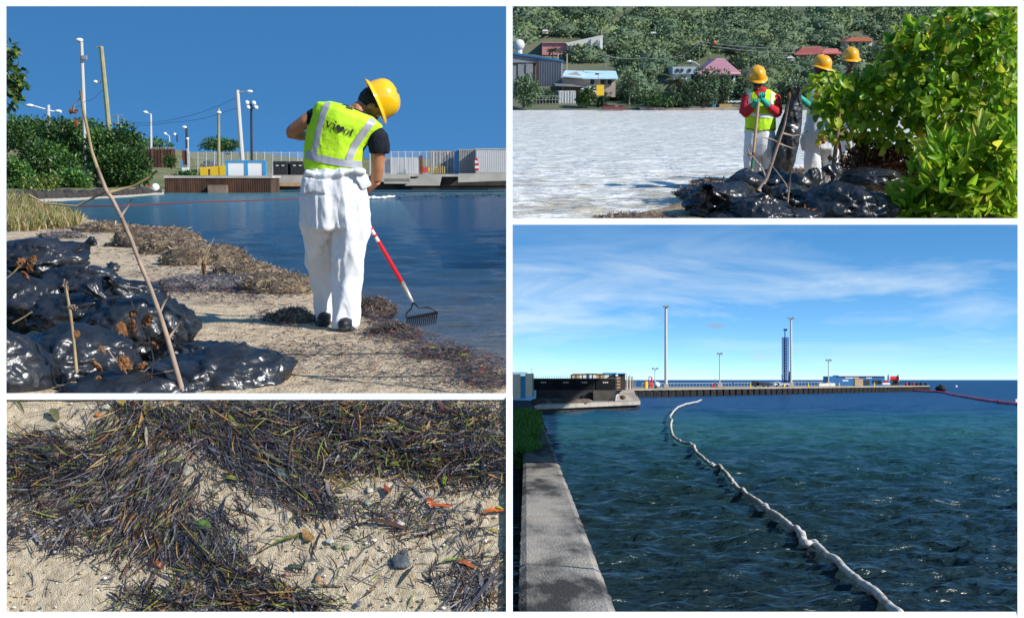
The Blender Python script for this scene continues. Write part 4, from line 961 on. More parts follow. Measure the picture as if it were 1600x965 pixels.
class Head:
    def __init__(s, Hc, Fw, Up, k=1.0):
        s.c = Vector(Hc); s.U = Vector(Up).normalized(); s.F = Vector(Fw); s.F = (s.F - s.U * s.F.dot(s.U)).normalized(); s.S = s.F.cross(s.U).normalized(); s.k = k
        s.M = Matrix((s.S, s.F, s.U)).transposed()
    def p(s, x, f, u): return s.c + (s.S * x + s.F * f + s.U * u) * s.k
    def skull(s, mb, neck):
        k = s.k
        mb.ell(s.p(0, -.005, .02), (.076 * k, .096 * k, .105 * k), 18, 12, s.M); mb.ell(s.p(0, .028, -.045), (.060 * k, .066 * k, .062 * k), 14, 10, s.M)
        mb.ell(s.p(0, .070, -.082), (.026 * k, .024 * k, .02 * k), 10, 8, s.M); mb.tube([s.p(0, .088, .012), s.p(0, .108, -.022), s.p(0, .098, -.032)], [.010 * k, .014 * k, .016 * k], 8)
        mb.ell(s.p(0, .088, -.056), (.024 * k, .012 * k, .009 * k), 10, 6, s.M); mb.ell(s.p(0, .082, .022), (.052 * k, .016 * k, .010 * k), 12, 6, s.M)
        for sg in (-1, 1):
            mb.ell(s.p(sg * .045, .062, -.022), (.022 * k, .022 * k, .02 * k), 10, 6, s.M); mb.ell(s.p(sg * .078, -.008, -.012), (.010 * k, .020 * k, .032 * k), 10, 8, s.M)
        mb.tube([s.p(0, -.012, -.05), neck], [.056 * k, .060 * k], 12)
    def face(s, parent, dark=False, shades=False):
        k = s.k
        for sg in (-1, 1):
            if shades: MB().ell(s.p(sg * .034, .092, .0), (.030 * k, .012 * k, .020 * k), 12, 8, s.M).build('lens', M['glass'], parent, smooth=True)
            else:
                e = MB().ell(s.p(sg * .032, .080, .0), (.014 * k, .012 * k, .009 * k), 10, 8, s.M).build('eye', M['whitep'], parent, smooth=True)
                MB().ell(s.p(sg * .032, .0905, -.001), (.006 * k, .003 * k, .006 * k), 8, 6, s.M).build('iris', M['hair'], e, smooth=True)
            MB().tube([s.p(sg * .016, .099, .022), s.p(sg * .036, .096, .028), s.p(sg * .052, .08, .022)], [.004 * k, .005 * k, .003 * k], 6).build('eyebrow', M['hair'], parent)
        if shades: MB().tube([s.p(-.08, .02, .006), s.p(-.062, .08, .006), s.p(0, .104, .006), s.p(.062, .08, .006), s.p(.08, .02, .006)], .004 * k, 6).build('sunglasses_frame', M['black'], parent)
        MB().tube([s.p(-.022, .093, -.054), s.p(0, .102, -.056), s.p(.022, .093, -.054)], [.004 * k, .007 * k, .004 * k], 8).build('mouth', pm('lips', (.2, .06, .05), rough=.5), parent)
    def hair(s, parent):
        mb = MB(); mb.ell(s.p(0, -.022, .025), (.083 * s.k, .094 * s.k, .108 * s.k), 18, 12, s.M)
        me = remesh(mb, .008, 1, lambda c, n: .003 * noise.noise(c * 90)); 
        put('hair', me, M['hair'], parent)
    def helmet(s, parent, mat, tilt=0, size=1.0, rim=1.0, lift=.05):
        k = s.k * size; M3 = s.M @ Matrix.Rotation(tilt, 3, 'X'); c = s.p(0, 0, lift); n = 36; rg = []
        prof = [(1.0, 0), (1.0, .02), (.985, .045), (.94, .075), (.85, .102), (.70, .124), (.48, .140), (.22, .148), (.02, .150)]
        V = []; Fc = []
        for i, (r, z) in enumerate(prof):
            for j in range(n):
                t = 2 * pi * j / n; rdg = 1 + .018 * max(0, cos(2 * t)) ** 8 * (i > 2) 
                x, f = .122 * r * cos(t), .142 * r * sin(t); zz = z
                if abs(x) < .022 and 2 < i < 8: zz += .007       # centre ridge
                V.append(c + M3 @ Vector((x, f, zz)) * k)
        for i in range(len(prof) - 1):
            for j in range(n): Fc.append((i * n + j, i * n + (j + 1) % n, (i + 1) * n + (j + 1) % n, (i + 1) * n + j))
        h = MB().add(V, Fc).build('helmet', mat, parent, smooth=True)
        mb = MB(); V = []
        for r, z in ((.97, .006), (1.06, .004), (1.17, -.004), (1.26, -.016), (1.27, -.020), (1.25, -.021), (1.1, -.008), (.97, 0)):
            for j in range(n):
                t = 2 * pi * j / n; fr = 1 + .10 * max(0, sin(t)) ** 2; rr = 1 + (r - 1) * rim
                V.append(c + M3 @ Vector((.122 * rr * cos(t), .142 * (1 + (rr - 1) * fr) * sin(t), z - .006 * max(0, sin(t)))) * k)
        Fc = [(i * n + j, ((i + 1) % 8) * n + j, ((i + 1) % 8) * n + (j + 1) % n, i * n + (j + 1) % n) for i in range(8) for j in range(n)]
        MB().add(V, Fc).build('brim', mat, h, smooth=True)
        mb = MB()
        mb.tube([c + M3 @ Vector((.108 * cos(t), .122 * sin(t), -.012)) * k for t in np.linspace(0, 2 * pi, 25)], .008 * k, 6); mb.build('headband', M['black'], h)
        return h
def hand(mb, grip, axis, wrist, r=.017, k=1.0, flip=1):
    """five fingers closed round a shaft through grip along axis; the arm comes from wrist"""
    axis = Vector(axis).normalized(); grip = Vector(grip); w_ = (Vector(wrist) - grip); w_ = (w_ - axis * w_.dot(axis)).normalized(); b = axis.cross(w_).normalized() * flip
    pc = grip + w_ * (r + .016 * k) ; mb.tube([Vector(wrist), pc + w_ * .02, pc], [.026 * k, .034 * k, .036 * k], 10, sq=(1, 1))
    for i, (o, ln) in enumerate(((-.033, .9), (-.011, 1.0), (.011, .96), (.032, .8))):
        pts = []; c0 = grip + axis * o * k
        for j in range(7):
            t = radians(10 + j * 38 * ln); pts.append(c0 + (w_ * cos(t) + b * sin(t)) * (r + .009 * k) + axis * .002 * j)
        mb.tube(pts, [.0105 * k, .0105 * k, .01 * k, .0098 * k, .009 * k, .0088 * k, .007 * k], 7)
    pts = []
    for j in range(5):
        t = radians(-10 - j * 36); pts.append(grip - axis * (.03 - .012 * j) * k + (w_ * cos(t) + b * sin(t)) * (r + .010 * k))
    mb.tube(pts, [.014 * k, .013 * k, .012 * k, .011 * k, .008 * k], 7)
def folds(sx, sz, a, seed=0):
    def f(co, n):
        q = Vector((co.x * sx + seed, co.y * sx, co.z * sz)); n1 = noise.noise(q); n2 = noise.noise(q * 2.3 + Vector((n1 * 2, 0, 0)))
        return a * ((.35 - abs(n1)) * 1.3 + .55 * (.3 - abs(n2)))
    return f
def project(o, place, verts_px, faces, name, mat, parent, off=.004, thick=False):
    """lay a flat printed or taped shape, drawn in photo pixels, on the cloth surface it belongs to"""
    mb = MB(); ok = []; Rw = place.R
    off0 = LOCM[parent.name]
    bv = BVHTree.FromPolygons([v.co + LOCM[o.name] for v in o.data.vertices], [list(p.vertices) for p in o.data.polygons])
    last = None; V = []
    for (x, y) in verts_px:
        d = place.ray(x, y).normalized(); h = bv.ray_cast(Vector((0, 0, 0)), d)
        if h[0] is None: V.append(None); ok.append(False)
        else: V.append(h[0] - d * off); ok.append(True)
    fs = [f for f in faces if all(ok[i] for i in f)]
    mb.v = [tuple(v) if v is not None else (0, 0, 0) for v in V]; mb.f = fs
    if not fs: return None
    bm = bmesh.new(); me = mb.mesh(name); bm.from_mesh(me); bmesh.ops.delete(bm, geom=[v for v in bm.verts if not v.link_faces], context='VERTS'); bm.to_mesh(me); bm.free()
    me.polygons.foreach_set('use_smooth', [True] * len(me.polygons))
    return put(name, me, mat, parent)
def strip(path, w0, n=26, m=4):             # ribbon in pixels
    P = []; 
    pts = [Vector(p) for p in path]; tot = sum((b - a).length for a, b in zip(pts[:-1], pts[1:])); acc = [0]
    for a, b in zip(pts[:-1], pts[1:]): acc.append(acc[-1] + (b - a).length)
    for i in range(n + 1):
        u = tot * i / n; k = max(j for j in range(len(pts) - 1) if acc[j] <= u + 1e-6); f = (u - acc[k]) / (acc[k + 1] - acc[k]); p = pts[k].lerp(pts[k + 1], f)
        e = min(len(pts) - 2, k); d = (pts[e + 1] - pts[e]).normalized(); nn = Vector((-d.y, d.x))
        for j in range(m + 1): P.append(tuple(p + nn * w0 * (j / m - .5)))
    return P, [tuple(int(z) for z in q) for q in grid_faces(n + 1, m + 1)]
# ================================================================ BEACH with the worker raking
SHORE = [(-200, 318), (0, 324), (100, 336), (200, 346), (260, 356), (330, 385), (400, 408), (470, 424), (540, 460), (610, 493), (690, 522), (760, 546), (900, 590)]
def shore_row(px):
    xs, ys = zip(*SHORE); return np.interp(px, xs, ys)
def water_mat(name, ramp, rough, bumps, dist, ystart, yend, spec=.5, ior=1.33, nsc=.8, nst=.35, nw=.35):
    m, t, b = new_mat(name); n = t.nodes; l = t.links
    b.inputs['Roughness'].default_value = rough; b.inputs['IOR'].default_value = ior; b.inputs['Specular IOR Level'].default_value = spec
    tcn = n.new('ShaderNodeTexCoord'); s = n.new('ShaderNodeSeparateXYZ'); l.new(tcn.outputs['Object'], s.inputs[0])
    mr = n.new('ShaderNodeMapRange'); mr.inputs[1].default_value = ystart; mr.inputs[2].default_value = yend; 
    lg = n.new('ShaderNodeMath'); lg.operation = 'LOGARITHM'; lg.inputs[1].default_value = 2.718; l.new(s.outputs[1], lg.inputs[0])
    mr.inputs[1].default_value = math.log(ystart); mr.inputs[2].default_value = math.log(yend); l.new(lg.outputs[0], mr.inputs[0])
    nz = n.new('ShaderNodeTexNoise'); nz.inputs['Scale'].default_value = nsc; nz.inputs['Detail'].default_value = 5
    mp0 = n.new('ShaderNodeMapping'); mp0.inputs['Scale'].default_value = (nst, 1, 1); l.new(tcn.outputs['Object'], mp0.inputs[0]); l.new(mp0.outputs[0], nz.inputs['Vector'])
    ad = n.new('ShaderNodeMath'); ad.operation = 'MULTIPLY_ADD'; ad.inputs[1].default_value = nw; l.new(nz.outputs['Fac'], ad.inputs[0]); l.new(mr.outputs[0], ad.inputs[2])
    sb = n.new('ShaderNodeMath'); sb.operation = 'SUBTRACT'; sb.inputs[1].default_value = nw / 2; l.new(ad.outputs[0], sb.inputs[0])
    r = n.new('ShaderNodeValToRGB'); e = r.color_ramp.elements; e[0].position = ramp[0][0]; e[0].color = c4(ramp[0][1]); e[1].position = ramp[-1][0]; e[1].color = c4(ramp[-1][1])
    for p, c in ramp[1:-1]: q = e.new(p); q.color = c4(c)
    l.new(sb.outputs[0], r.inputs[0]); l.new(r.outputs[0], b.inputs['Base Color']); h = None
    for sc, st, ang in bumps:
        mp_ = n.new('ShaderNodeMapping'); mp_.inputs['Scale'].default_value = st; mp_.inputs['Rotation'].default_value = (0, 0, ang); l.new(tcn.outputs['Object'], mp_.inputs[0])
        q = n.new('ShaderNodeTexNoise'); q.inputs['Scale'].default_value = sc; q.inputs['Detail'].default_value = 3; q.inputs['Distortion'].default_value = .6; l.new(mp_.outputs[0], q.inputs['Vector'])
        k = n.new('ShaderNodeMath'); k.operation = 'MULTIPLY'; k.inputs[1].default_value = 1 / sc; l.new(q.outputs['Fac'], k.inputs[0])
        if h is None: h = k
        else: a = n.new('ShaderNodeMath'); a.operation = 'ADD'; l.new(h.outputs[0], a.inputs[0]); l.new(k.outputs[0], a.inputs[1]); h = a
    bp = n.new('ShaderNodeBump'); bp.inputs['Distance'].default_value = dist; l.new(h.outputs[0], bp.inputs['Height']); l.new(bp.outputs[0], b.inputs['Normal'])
    return m
def ground_sheet(P, rows, cols, zf):
    R_, C_ = np.meshgrid(rows, cols, indexing='ij'); Rm = np.array(P.Ri.to_3x3())
    d = np.stack([(C_ - 800) / FPX, np.ones_like(C_), (593 - R_) / FPX], -1) @ Rm.T
    k = (-P.H) / d[..., 2]; X = d[..., 0] * k; Y = d[..., 1] * k
    return X, Y, zf(X, Y, C_, R_)
def build_beach():
    use(TL)
    # water
    rows = np.concatenate([np.arange(284, 330, 1.0), np.arange(330, 632, 1.4)]); cols = np.arange(-10, 812, 2.5)
    X, Y, Z = ground_sheet(TL, rows, cols, lambda X, Y, c, r: X * 0)
    cell = np.abs(np.gradient(Y, axis=0)); Z = -TL.H - .05 + waves(X, Y, cell, 8, .0035, .12, 1.6, n=34, spread=.5)
    m = water_mat('shallow_sea', [(0, (.17, .145, .105)), (.12, (.09, .09, .078)), (.3, (.022, .038, .045)), (.55, (.014, .034, .045)), (.8, (.03, .11, .12)), (1, (.06, .19, .19))], .16, ((5, (.35, 1, 1), .1), (13, (.4, 1, 1), -.1), (30, (.4, 1, 1), .2)), .55, 7, 95, spec=.85, ior=1.95)
    link('sea', npmesh('sea', np.stack([X, Y, Z], -1).reshape(-1, 3), grid_faces(len(rows), len(cols))[:, ::-1], smooth=True), m, None, Vector((0, 0, 0)), kind='structure')
    # sand
    rows = np.concatenate([np.arange(306, 360, .8), np.arange(360, 632, 1.5)]); cols = np.arange(-10, 812, 2.2)
    def zf(X, Y, c, r):
        sr = shore_row(c) + 5 * wav(c * .02, c * 0, 3, 4); ys = TL.H * FPX / (sr - TL.h); dist = ys - Y
        z = -TL.H - .06 + np.clip(dist * .045, -.5, .06)
        z = z + .014 * wav(X, Y, 6, 5, octv=3) * (dist > 0) + .006 * wav(X, Y, 30, 6) * (dist > 0)
        return z
    X, Y, Z = ground_sheet(TL, rows, cols, zf)
    sr = shore_row(np.broadcast_to(cols, X.shape)); ys = TL.H * FPX / (sr - TL.h); dist = ys - Y
    wet = np.clip(1 - dist / .7 + .4 * wav(X, Y, 5, 9, octv=2), 0, 1) * (Y < 25); weed = np.clip(wav(X, Y * .8, 3.4, 12, octv=3) * 2.2 - .25, 0, 1) * np.clip((dist) / .5, 0, 1)
    weed = np.maximum(weed * .45, np.clip(1.1 - np.abs(dist - .75) / .6 + wav(X, Y, 9, 10, octv=2), 0, 1) * .75 * (Y < 14))
    s0 = np.array([.70, .54, .35]); s1 = np.array([.30, .24, .17]); s2 = np.array([.13, .095, .075])
    colr = s0 * (1 - wet[..., None]) + s1 * wet[..., None]; colr = colr * (1 - weed[..., None]) + s2 * weed[..., None]
    m = pm('beach_sand', (.5, .47, .43), (1, 1, 1), scale=9, rough=.95, bump=1.2, bscale=60, attr=True, detail=14, lo=.3, hi=.62)
    link('sand', npmesh('sand', np.stack([X, Y, Z], -1).reshape(-1, 3), grid_faces(len(rows), len(cols))[:, ::-1], colr.reshape(-1, 3), smooth=True), m, None, Vector((0, 0, 0)), kind='structure')
    # loose weed litter on the sand
    g = np.random.RandomState(21); P = []; Ln = []; D = []; col = []
    spots = [(345, 440, 60, 16, 900), (300, 452, 70, 10, 500), (430, 452, 50, 8, 300), (440, 490, 30, 12, 260), (620, 520, 45, 8, 900), (680, 545, 55, 12, 1300), (745, 570, 45, 16, 1300), (700, 590, 70, 16, 700), (770, 605, 35, 12, 700), (500, 545, 80, 14, 500), (560, 575, 120, 25, 550), (450, 520, 120, 40, 400), (230, 385, 60, 12, 400), (330, 385, 50, 12, 400), (260, 420, 50, 12, 200), (590, 500, 30, 10, 300), (400, 465, 60, 8, 200), (125, 360, 40, 6, 150)]
    pal = np.array([(.025, .018, .02), (.05, .04, .045), (.10, .09, .10), (.12, .07, .04), (.2, .13, .07), (.2, .05, .03)])
    for cx, cy, sx, sy, n_ in spots:
        for i in range(n_):
            x, y = cx + g.normal(0, 1) * sx * .7, cy + g.normal(0, 1) * sy * .7
            if y > 606 or y < shore_row(x) + 2: continue
            p = gr(x, y, -TL.H + .012 + .03 * g.rand() ** 2); P.append(list(p)); a = g.uniform(0, 2 * pi); D.append([cos(a), sin(a), g.normal(0, .12)]); Ln.append(p.y / FPX * g.uniform(5, 17)); col.append(pal[g.choice(6, p=[.28, .26, .16, .14, .1, .06])] * g.uniform(.7, 1.3))
    n_ = len(P); Nn = unit(np.stack([g.normal(0, .3, n_), g.normal(-.4, .3, n_), np.ones(n_)], 1)); P = np.array(P)
    me = blades_mesh('weed', P, unit(np.array(D)), Nn, np.array(Ln), P[:, 1] / FPX * g.uniform(1, 2.2, n_), g.normal(0, .8, n_), np.array(col), seg=3, lift=g.normal(-.1, .3, n_))
    M['strand'] = pm('strand', (1, 1, 1), rough=.6, attr=True)
    link('seaweed', me, M['strand'], None, Vector((0, 0, 0)), 'dark strands of dry seaweed littering the sunlit beach sand', 'seaweed', kind='stuff')
    br = ((.15, .105, .065), (.34, .25, .155), (.42, .32, .2)); gy = ((.10, .09, .095), (.24, .2, .18), (.3, .25, .2)); dk = ((.055, .04, .033), (.12, .085, .06), (.16, .11, .07))
    def hy(row): return gr(400, row).y
    for lab, px, row, w_, h_, c, sd, nb in (('broad brown weed ridge joining the far heaps behind the sacks', 275, 396, 110, 30, br, 61, 900), ('low weed ridge leading from the tall heap to the worker', 385, 428, 110, 26, br, 62, 900), ('flat brown weed patch under the open sand near the sponges', 690, 556, 90, 9, dk, 63, 1100), ('dark weed strip at the bottom right of the beach', 765, 594, 80, 7, dk, 64, 700),
        ('low grey weed heap furthest left on the beach beside the grass', 95, 372, 70, 14, gy, 31, 400), ('long brown weed heap behind the black sacks near the far waterline', 240, 384, 150, 42, br, 32, 900),
        ('small pale brown heap at the far end of the beach', 170, 362, 110, 22, br, 37, 400),
        ('tall brown weed heap running down to the water left of the worker', 325, 412, 140, 44, br, 33, 1100), ('purple black weed patch on the middle of the beach', 330, 450, 210, 26, gy, 34, 1700),
        ('brown weed heap just left of the white trouser legs', 440, 456, 130, 44, br, 35, 1100), ('little round weed heap behind the heel of the worker', 455, 502, 84, 26, br, 36, 900),
        ('brown weed heap at the water edge right of the trouser legs', 572, 489, 92, 34, dk, 38, 1100), ('dark weed pile in front of the rake head', 612, 522, 80, 20, dk, 39, 1300)):
        heap(lab, px, row, w_, h_, hy(row), sd, c, nb, dep=max(.12, w_ * hy(row) / FPX * .35))
    for px, row, lab in ((674, 545, 'small yellow green sponge nearer the rake on the dark weed'), (725, 556, 'yellow green sponge further right on the dark weed line')):
        p = gr(px, row, -TL.H + .01); s = p.y / FPX; mb = MB(); mb.ell(p, (9 * s, 6 * s, 4.5 * s), 12, 8); mb.v = [tuple(Vector(v) + Vector((1, 1, .5)) * .006 * noise.noise(Vector(v) * 40)) for v in mb.v]
        mb.build('sea_sponge', pm('sponge', (.3, .33, .02), (.5, .52, .04), scale=60, bump=1, rough=.9), None, smooth=True, label=lab, cat='sponge')
    # foam line on the water and red boom
    t = thing('red_float_line', 'thin dark red float line crossing the calm water behind the worker', 'float line', gr(300, 319, -TL.H - .03))
    MB().tube([gr(x, r, -TL.H - .03) for x, r in ((-10, 322), (100, 322), (180, 322), (240, 319), (320, 315), (400, 313), (480, 310))], .035, 6).build('line', pm('dark_red', (.13, .03, .035), rough=.6), t)
    t = thing('white_float_line', 'white float line on the turquoise water right of the worker', 'float line', gr(680, 306, -TL.H))
    for i in range(27):
        x = 572 + i * 8.2; r = 308.5 - (x - 572) * .022 + .5 * sin(i); p = gr(x, r, -TL.H + .05); p2 = gr(x + 8.1, r - .1, -TL.H + .05)
        MB().tube([p, p.lerp(p2, .5) + Vector((0, 0, .02 * sin(i * 1.7))), p2], [.05, .065 + .025 * sin(i * 2.3), .045], 7).build('float', M['whitep'], t, smooth=True)
def build_far_shore():
    use(TL)
    W = -TL.H; F0 = 100.0
    # land
    V = []; cs = np.arange(-8, 812, 8); ys = np.linspace(0, 1, 26)
    for u in ys:
        for c in cs:
            y0 = TL.H * FPX / (np.interp(c, [-10, 60, 150, 250, 430, 800], [306, 304, 301, 298, 296, 293]) - TL.h)
            y = y0 + u * 170; x = (c - 800) / FPX * y
            hill = np.interp(c, [-10, 60, 120, 180, 230, 300, 360, 420, 480, 800], [190, 188, 196, 206, 226, 240, 240, 243, 250, 250])   # row of the skyline
            zt = (275 - hill) / FPX * 250; z = W - .12 + (zt - W) * np.clip((y - 130) / 120, 0, 1) ** 1.1 * (1 if c < 800 else 0) + np.clip((y - y0) * .05, 0, .35)
            V.append((x, y, z + .3 * noise.noise(Vector((x * .2, y * .2, 0)))  * min(1, u * 4)))
    o = link('hill', npmesh('hill', V, grid_faces(len(ys), len(cs)), smooth=True), pm('dry_grass_hill', (.09, .11, .035), (.22, .19, .085), scale=.12, rough=.95, detail=8, c3=(.15, .15, .05)), None, Vector((0, 0, 0)), kind='structure')
    rr = random.Random(4)
    # pale sand strip on the far left shore
    V = []
    for c in np.arange(-8, 262, 6):
        for u in (0, .33, .66, 1):
            r0 = np.interp(c, [-10, 60, 150, 262], [318, 316, 311, 304]); r1 = r0 - np.interp(c, [0, 130, 262], [9, 12, 8])
            p = gr(c, r0 + (r1 - r0) * u, W - .04 + .12 * u); V.append((p.x, p.y, p.z + .03 * noise.noise(Vector((p.x, p.y * .3, 0)))))
    link('beach_strip', npmesh('strip', V, grid_faces(len(np.arange(-8, 262, 6)), 4), smooth=True), pm('far_sand', (.5, .43, .34), (.62, .55, .44), scale=.7, rough=.95), None, Vector((0, 0, 0)), kind='structure')
    # shrubs and trees on the left
    PALF = ([(.03, .085, .02), (.055, .14, .028), (.09, .20, .03), (.15, .25, .04)], [3, 4, 3, 1])
    S_ = [('dark_tree', 'dark green tree mass behind the tall white lamp', 120, 262, 150, 82, 120, 41, 3600, 4.5), ('dark_tree', 'dark spreading tree whose top slopes down to the power pole', 185, 290, 110, 104, 112, 42, 3600, 4.5),
          ('dark_tree', 'low dark trees descending towards the brown fence', 236, 262, 70, 52, 124, 43, 1500, 4), ('dark_tree', 'far tree ridge at the left edge behind the double street lamp', 35, 240, 120, 58, 150, 44, 2200, 4),
          ('shrub', 'broad green shrub above the far left beach', 75, 300, 110, 92, 100, 45, 3600, 4.5), ('shrub', 'rounded green shrub spilling to the sand by the rusty wharf', 200, 303, 100, 80, 100, 46, 3600, 4.5),
          ('shrub', 'lighter green shrub low over the dark rocks', 115, 300, 66, 38, 92, 47, 1900, 4.5), ('shrub', 'yellowish shrub at the left edge above the reeds', 30, 302, 66, 52, 88, 48, 1600, 4.5),
          ('shrub', 'small green bush beside the brown corrugated fence', 265, 262, 22, 18, 104, 49, 260, 3), ('dark_tree', 'lone dark tree clump on the skyline right of the small lamps', 343, 240, 66, 26, 170, 50, 900, 3),
          ('shrub', 'low pale green plants in front of the yellow blocks', 300, 276, 60, 8, 98, 51, 380, 3)]
    for nm, lab, px, row, w_, h_, y, sd, nl, lp in S_:
        tree(nm, lab, 'tree' if nm == 'dark_tree' else 'shrub', px, row, w_, h_, y, sd, PALF, int(nl * 1.7), lp * 1.25, 'trees and shrubs on the far shore', trunk=nm == 'dark_tree', lumps=11, low=True)
    tree('shrub', 'green bush edge with yellowing leaves by the reeds', 'shrub', 60, 306, 90, 34, 80, 52, ([(.05, .11, .02), (.12, .18, .03), (.35, .3, .03)], [3, 3, 1]), 900, 4.5, low=True, trunk=False)
    # rusty sheet pile wharf
    y = 88
    def bx(name, par, mat, x0, r0, x1, r1, y, dep, lab=None, **k):
        a, b = at(x0, r1, y), at(x1, r0, y); mb = MB(); mb.box(((a.x + b.x) / 2, y + dep / 2, (a.z + b.z) / 2), (b.x - a.x, dep, b.z - a.z)); return mb.build(name, M[mat] if isinstance(mat, str) else mat, par, label=lab, **k)
    M['rust'] = pm('rusty_sheet_pile', (.035, .018, .013), (.11, .05, .028), scale=1.5, rough=.95, stretch=(1, 1, .3), bump=.6)
    M['concf'] = pm('wharf_concrete', (.35, .32, .28), (.5, .46, .4), scale=.7, rough=.9, detail=8); M['dark'] = pm('dark_shade_rock', (.02, .018, .017), (.06, .05, .045), scale=.8, rough=.9)
    t = thing('sheet_pile_wharf', 'rust brown sheet pile wharf standing in the water behind the shore', 'wharf', at(340, 303, y))
    bx('wall', t, 'rust', 258, 278, 424, 302, y + .3, 3); bx('cap', t, 'concf', 256, 274.5, 425, 278.3, y, 3.4)
    for i in range(46): bx('sheet_pile', t, 'rust', 259 + i * 3.6, 279, 261 + i * 3.6, 303.5, y + .05, .3)
    bx('block', t, pm('rust_block', (.16, .11, .08), (.25, .18, .13), scale=2), 325, 289, 354, 306, y - .4, .5)
    for i in range(9): bx('pile', t, 'dark', 296 + i * 15, 300, 299 + i * 15, 306, y - .2, .2)
    # fence of brown sheets
    t = thing('corrugated_fence', 'brown corrugated fence on the far shore left of the wire fence', 'fence', at(250, 262, 110))
    for i in range(17): bx('sheet', t, 'rust' if i % 3 else 'brown', 229 + i * 2.6, 233 + (i % 2) * .5, 231.5 + i * 2.6, 262, 110 - (i % 2) * .06, .1)
    for i in range(18): bx('post_tip', t, 'grey', 229 + i * 2.6, 229.5, 229.6 + i * 2.6, 234, 110.1, .06)
    t = thing('gate_panel', 'dark red gate panel with a blue post right of the brown fence', 'gate', at(289, 268, 108))
    bx('panel', t, pm('dark_red_gate', (.14, .04, .03), rough=.8), 285, 235, 293, 258, 108, .1); bx('post', t, 'blue', 283, 250, 285, 268, 107.9, .2); bx('frame', t, 'galv', 293, 232, 294, 268, 107.9, .1); bx('foot', t, 'whitep', 284, 262, 294, 268, 107.8, .3)
    # wire fences
    def wire_fence(lab, x0, x1, r0, r1, y, step, mesh=3.0):
        t = thing('wire_fence', lab, 'fence', at((x0 + x1) / 2, r1, y)); s = y / FPX
        x = x0
        while x <= x1: MB().cyl(at(x, r1, y), at(x, r0, y), .035, n=6).build('post', M['galv'], t); x += step
        for r in (r0 + 1.5, r1 - 1): MB().cyl(at(x0, r, y), at(x1, r, y), .025, n=5).build('rail', M['galv'], t)
        mb = MB(); x = x0; h_ = (r1 - r0)
        while x < x1:
            mb.tube([at(x, r1, y), at(min(x + h_ * .6, x1), r0 + 2, y)], .008, 3, cap=False); mb.tube([at(x, r0 + 2, y), at(min(x + h_ * .6, x1), r1, y)], .008, 3, cap=False); x += mesh
        mb.build('wire_mesh', M['galv'], t); return t
    wire_fence('tall chain link fence left of the worker on the far shore', 296, 478, 237, 274, 104, 13, 3)
    wire_fence('tall chain link fence along the wharf right of the worker', 578, 712, 236, 272, 99, 11, 3)
    # panels, containers and goods
    t = thing('white_hoarding', 'white hoarding panels in a blue frame on the rusty wharf', 'hoarding', at(385, 275, 92))
    bx('panel', t, 'whitep', 356, 253, 383, 275, 92, .15); bx('panel', t, 'whitep', 387, 253, 411, 275, 92, .15)
    for x0, x1 in ((353.5, 356), (383, 387), (411, 415)): bx('post', t, 'blue', x0, 251.5, x1, 275, 91.95, .25)
    bx('top_rail', t, 'blue', 353.5, 250.5, 415, 253, 91.93, .26)
    for i, (x0, x1, r0) in enumerate(((313, 324, 261), (329, 341, 260), (343, 353, 258.5))):
        bx('yellow_block', None, 'yellow', x0, r0, x1, 274, 94, .8, 'yellow block on the wharf, ' + ('left of', 'in the middle of', 'right of')[i] + ' the three by the white hoarding', cat='block', group='yellow blocks on the wharf')
    t = thing('parked_car', 'dark car roof showing behind the chain link fence and yellow blocks', 'car', at(326, 262, 110)); s = 110 / FPX
    c = at(326, 262, 110); MB().box((c.x, c.y, c.z + 3.5 * s), (20 * s, 1.6, 5 * s), bev=.1).build('body', M['charcoal'], t); MB().box((c.x, c.y, c.z + 8 * s), (11 * s, 1.4, 4.5 * s), bev=.1).build('cabin', M['glass'], t)
    for i, (x0, x1) in enumerate(((427, 449), (454, 477))):
        t = thing('dark_container', ('dark container with light slots next to the blue framed hoarding', 'dark container half hidden behind the worker')[i], 'container', at((x0 + x1) / 2, 274, 95))
        bx('body', t, 'charcoal', x0, 252, x1, 274, 95, 2)
        for k in range(10): bx('rib', t, 'charcoal', x0 + .6 + k * 2.2, 253, x0 + 1.5 + k * 2.2, 273, 94.94, .06)
        for k in (4, 13): bx('slot', t, 'cream', x0 + k, 258, x0 + k + 4, 259.3, 94.9, .05)
    t = thing('concrete_wall', 'grey concrete wall with pale slab courses behind the fence by the worker', 'wall', at(640, 272, 103))
    M['greyw'] = pm('grey_blockwork', (.30, .30, .29), (.42, .42, .4), scale=.8, rough=.95, detail=8); M['pale'] = pm('pale_stained_panel', (.5, .5, .47), (.72, .72, .7), scale=.9, rough=.9, stretch=(1, 1, .4), detail=8)
    bx('slab', t, 'greyw', 578, 249, 655, 273, 103, .4)
    for i in range(6): bx('panel', t, 'pale', 610 + i * 7.2, 246, 616.4 + i * 7.2, 272, 102.7, .3)
    t = thing('brown_lattice_wall', 'brown grey lattice wall left of the bright blue post', 'wall', at(690, 272, 101)); bx('slab', t, pm('brown_grey', (.17, .14, .12), (.26, .22, .19), scale=1, rough=.9), 672, 235, 711, 273, 101, .5)
    for i in range(9): bx('board', t, 'greyw', 673 + i * 4.3, 236, 675.4 + i * 4.3, 272, 100.9, .1)
    bx('blue_post', None, 'blue', 711, 232, 716, 273, 98.5, .4, 'bright blue post between the lattice wall and the grey container', cat='post')
    t = thing('grey_container', 'weathered grey container right of the bright blue post', 'container', at(732, 272, 98)); bx('body', t, 'greyw', 716.5, 233, 742, 272, 98, 2.5)
    for k in range(9): bx('rib', t, 'greyw', 718 + k * 2.7, 234, 719.4 + k * 2.7, 271, 97.9, .12)
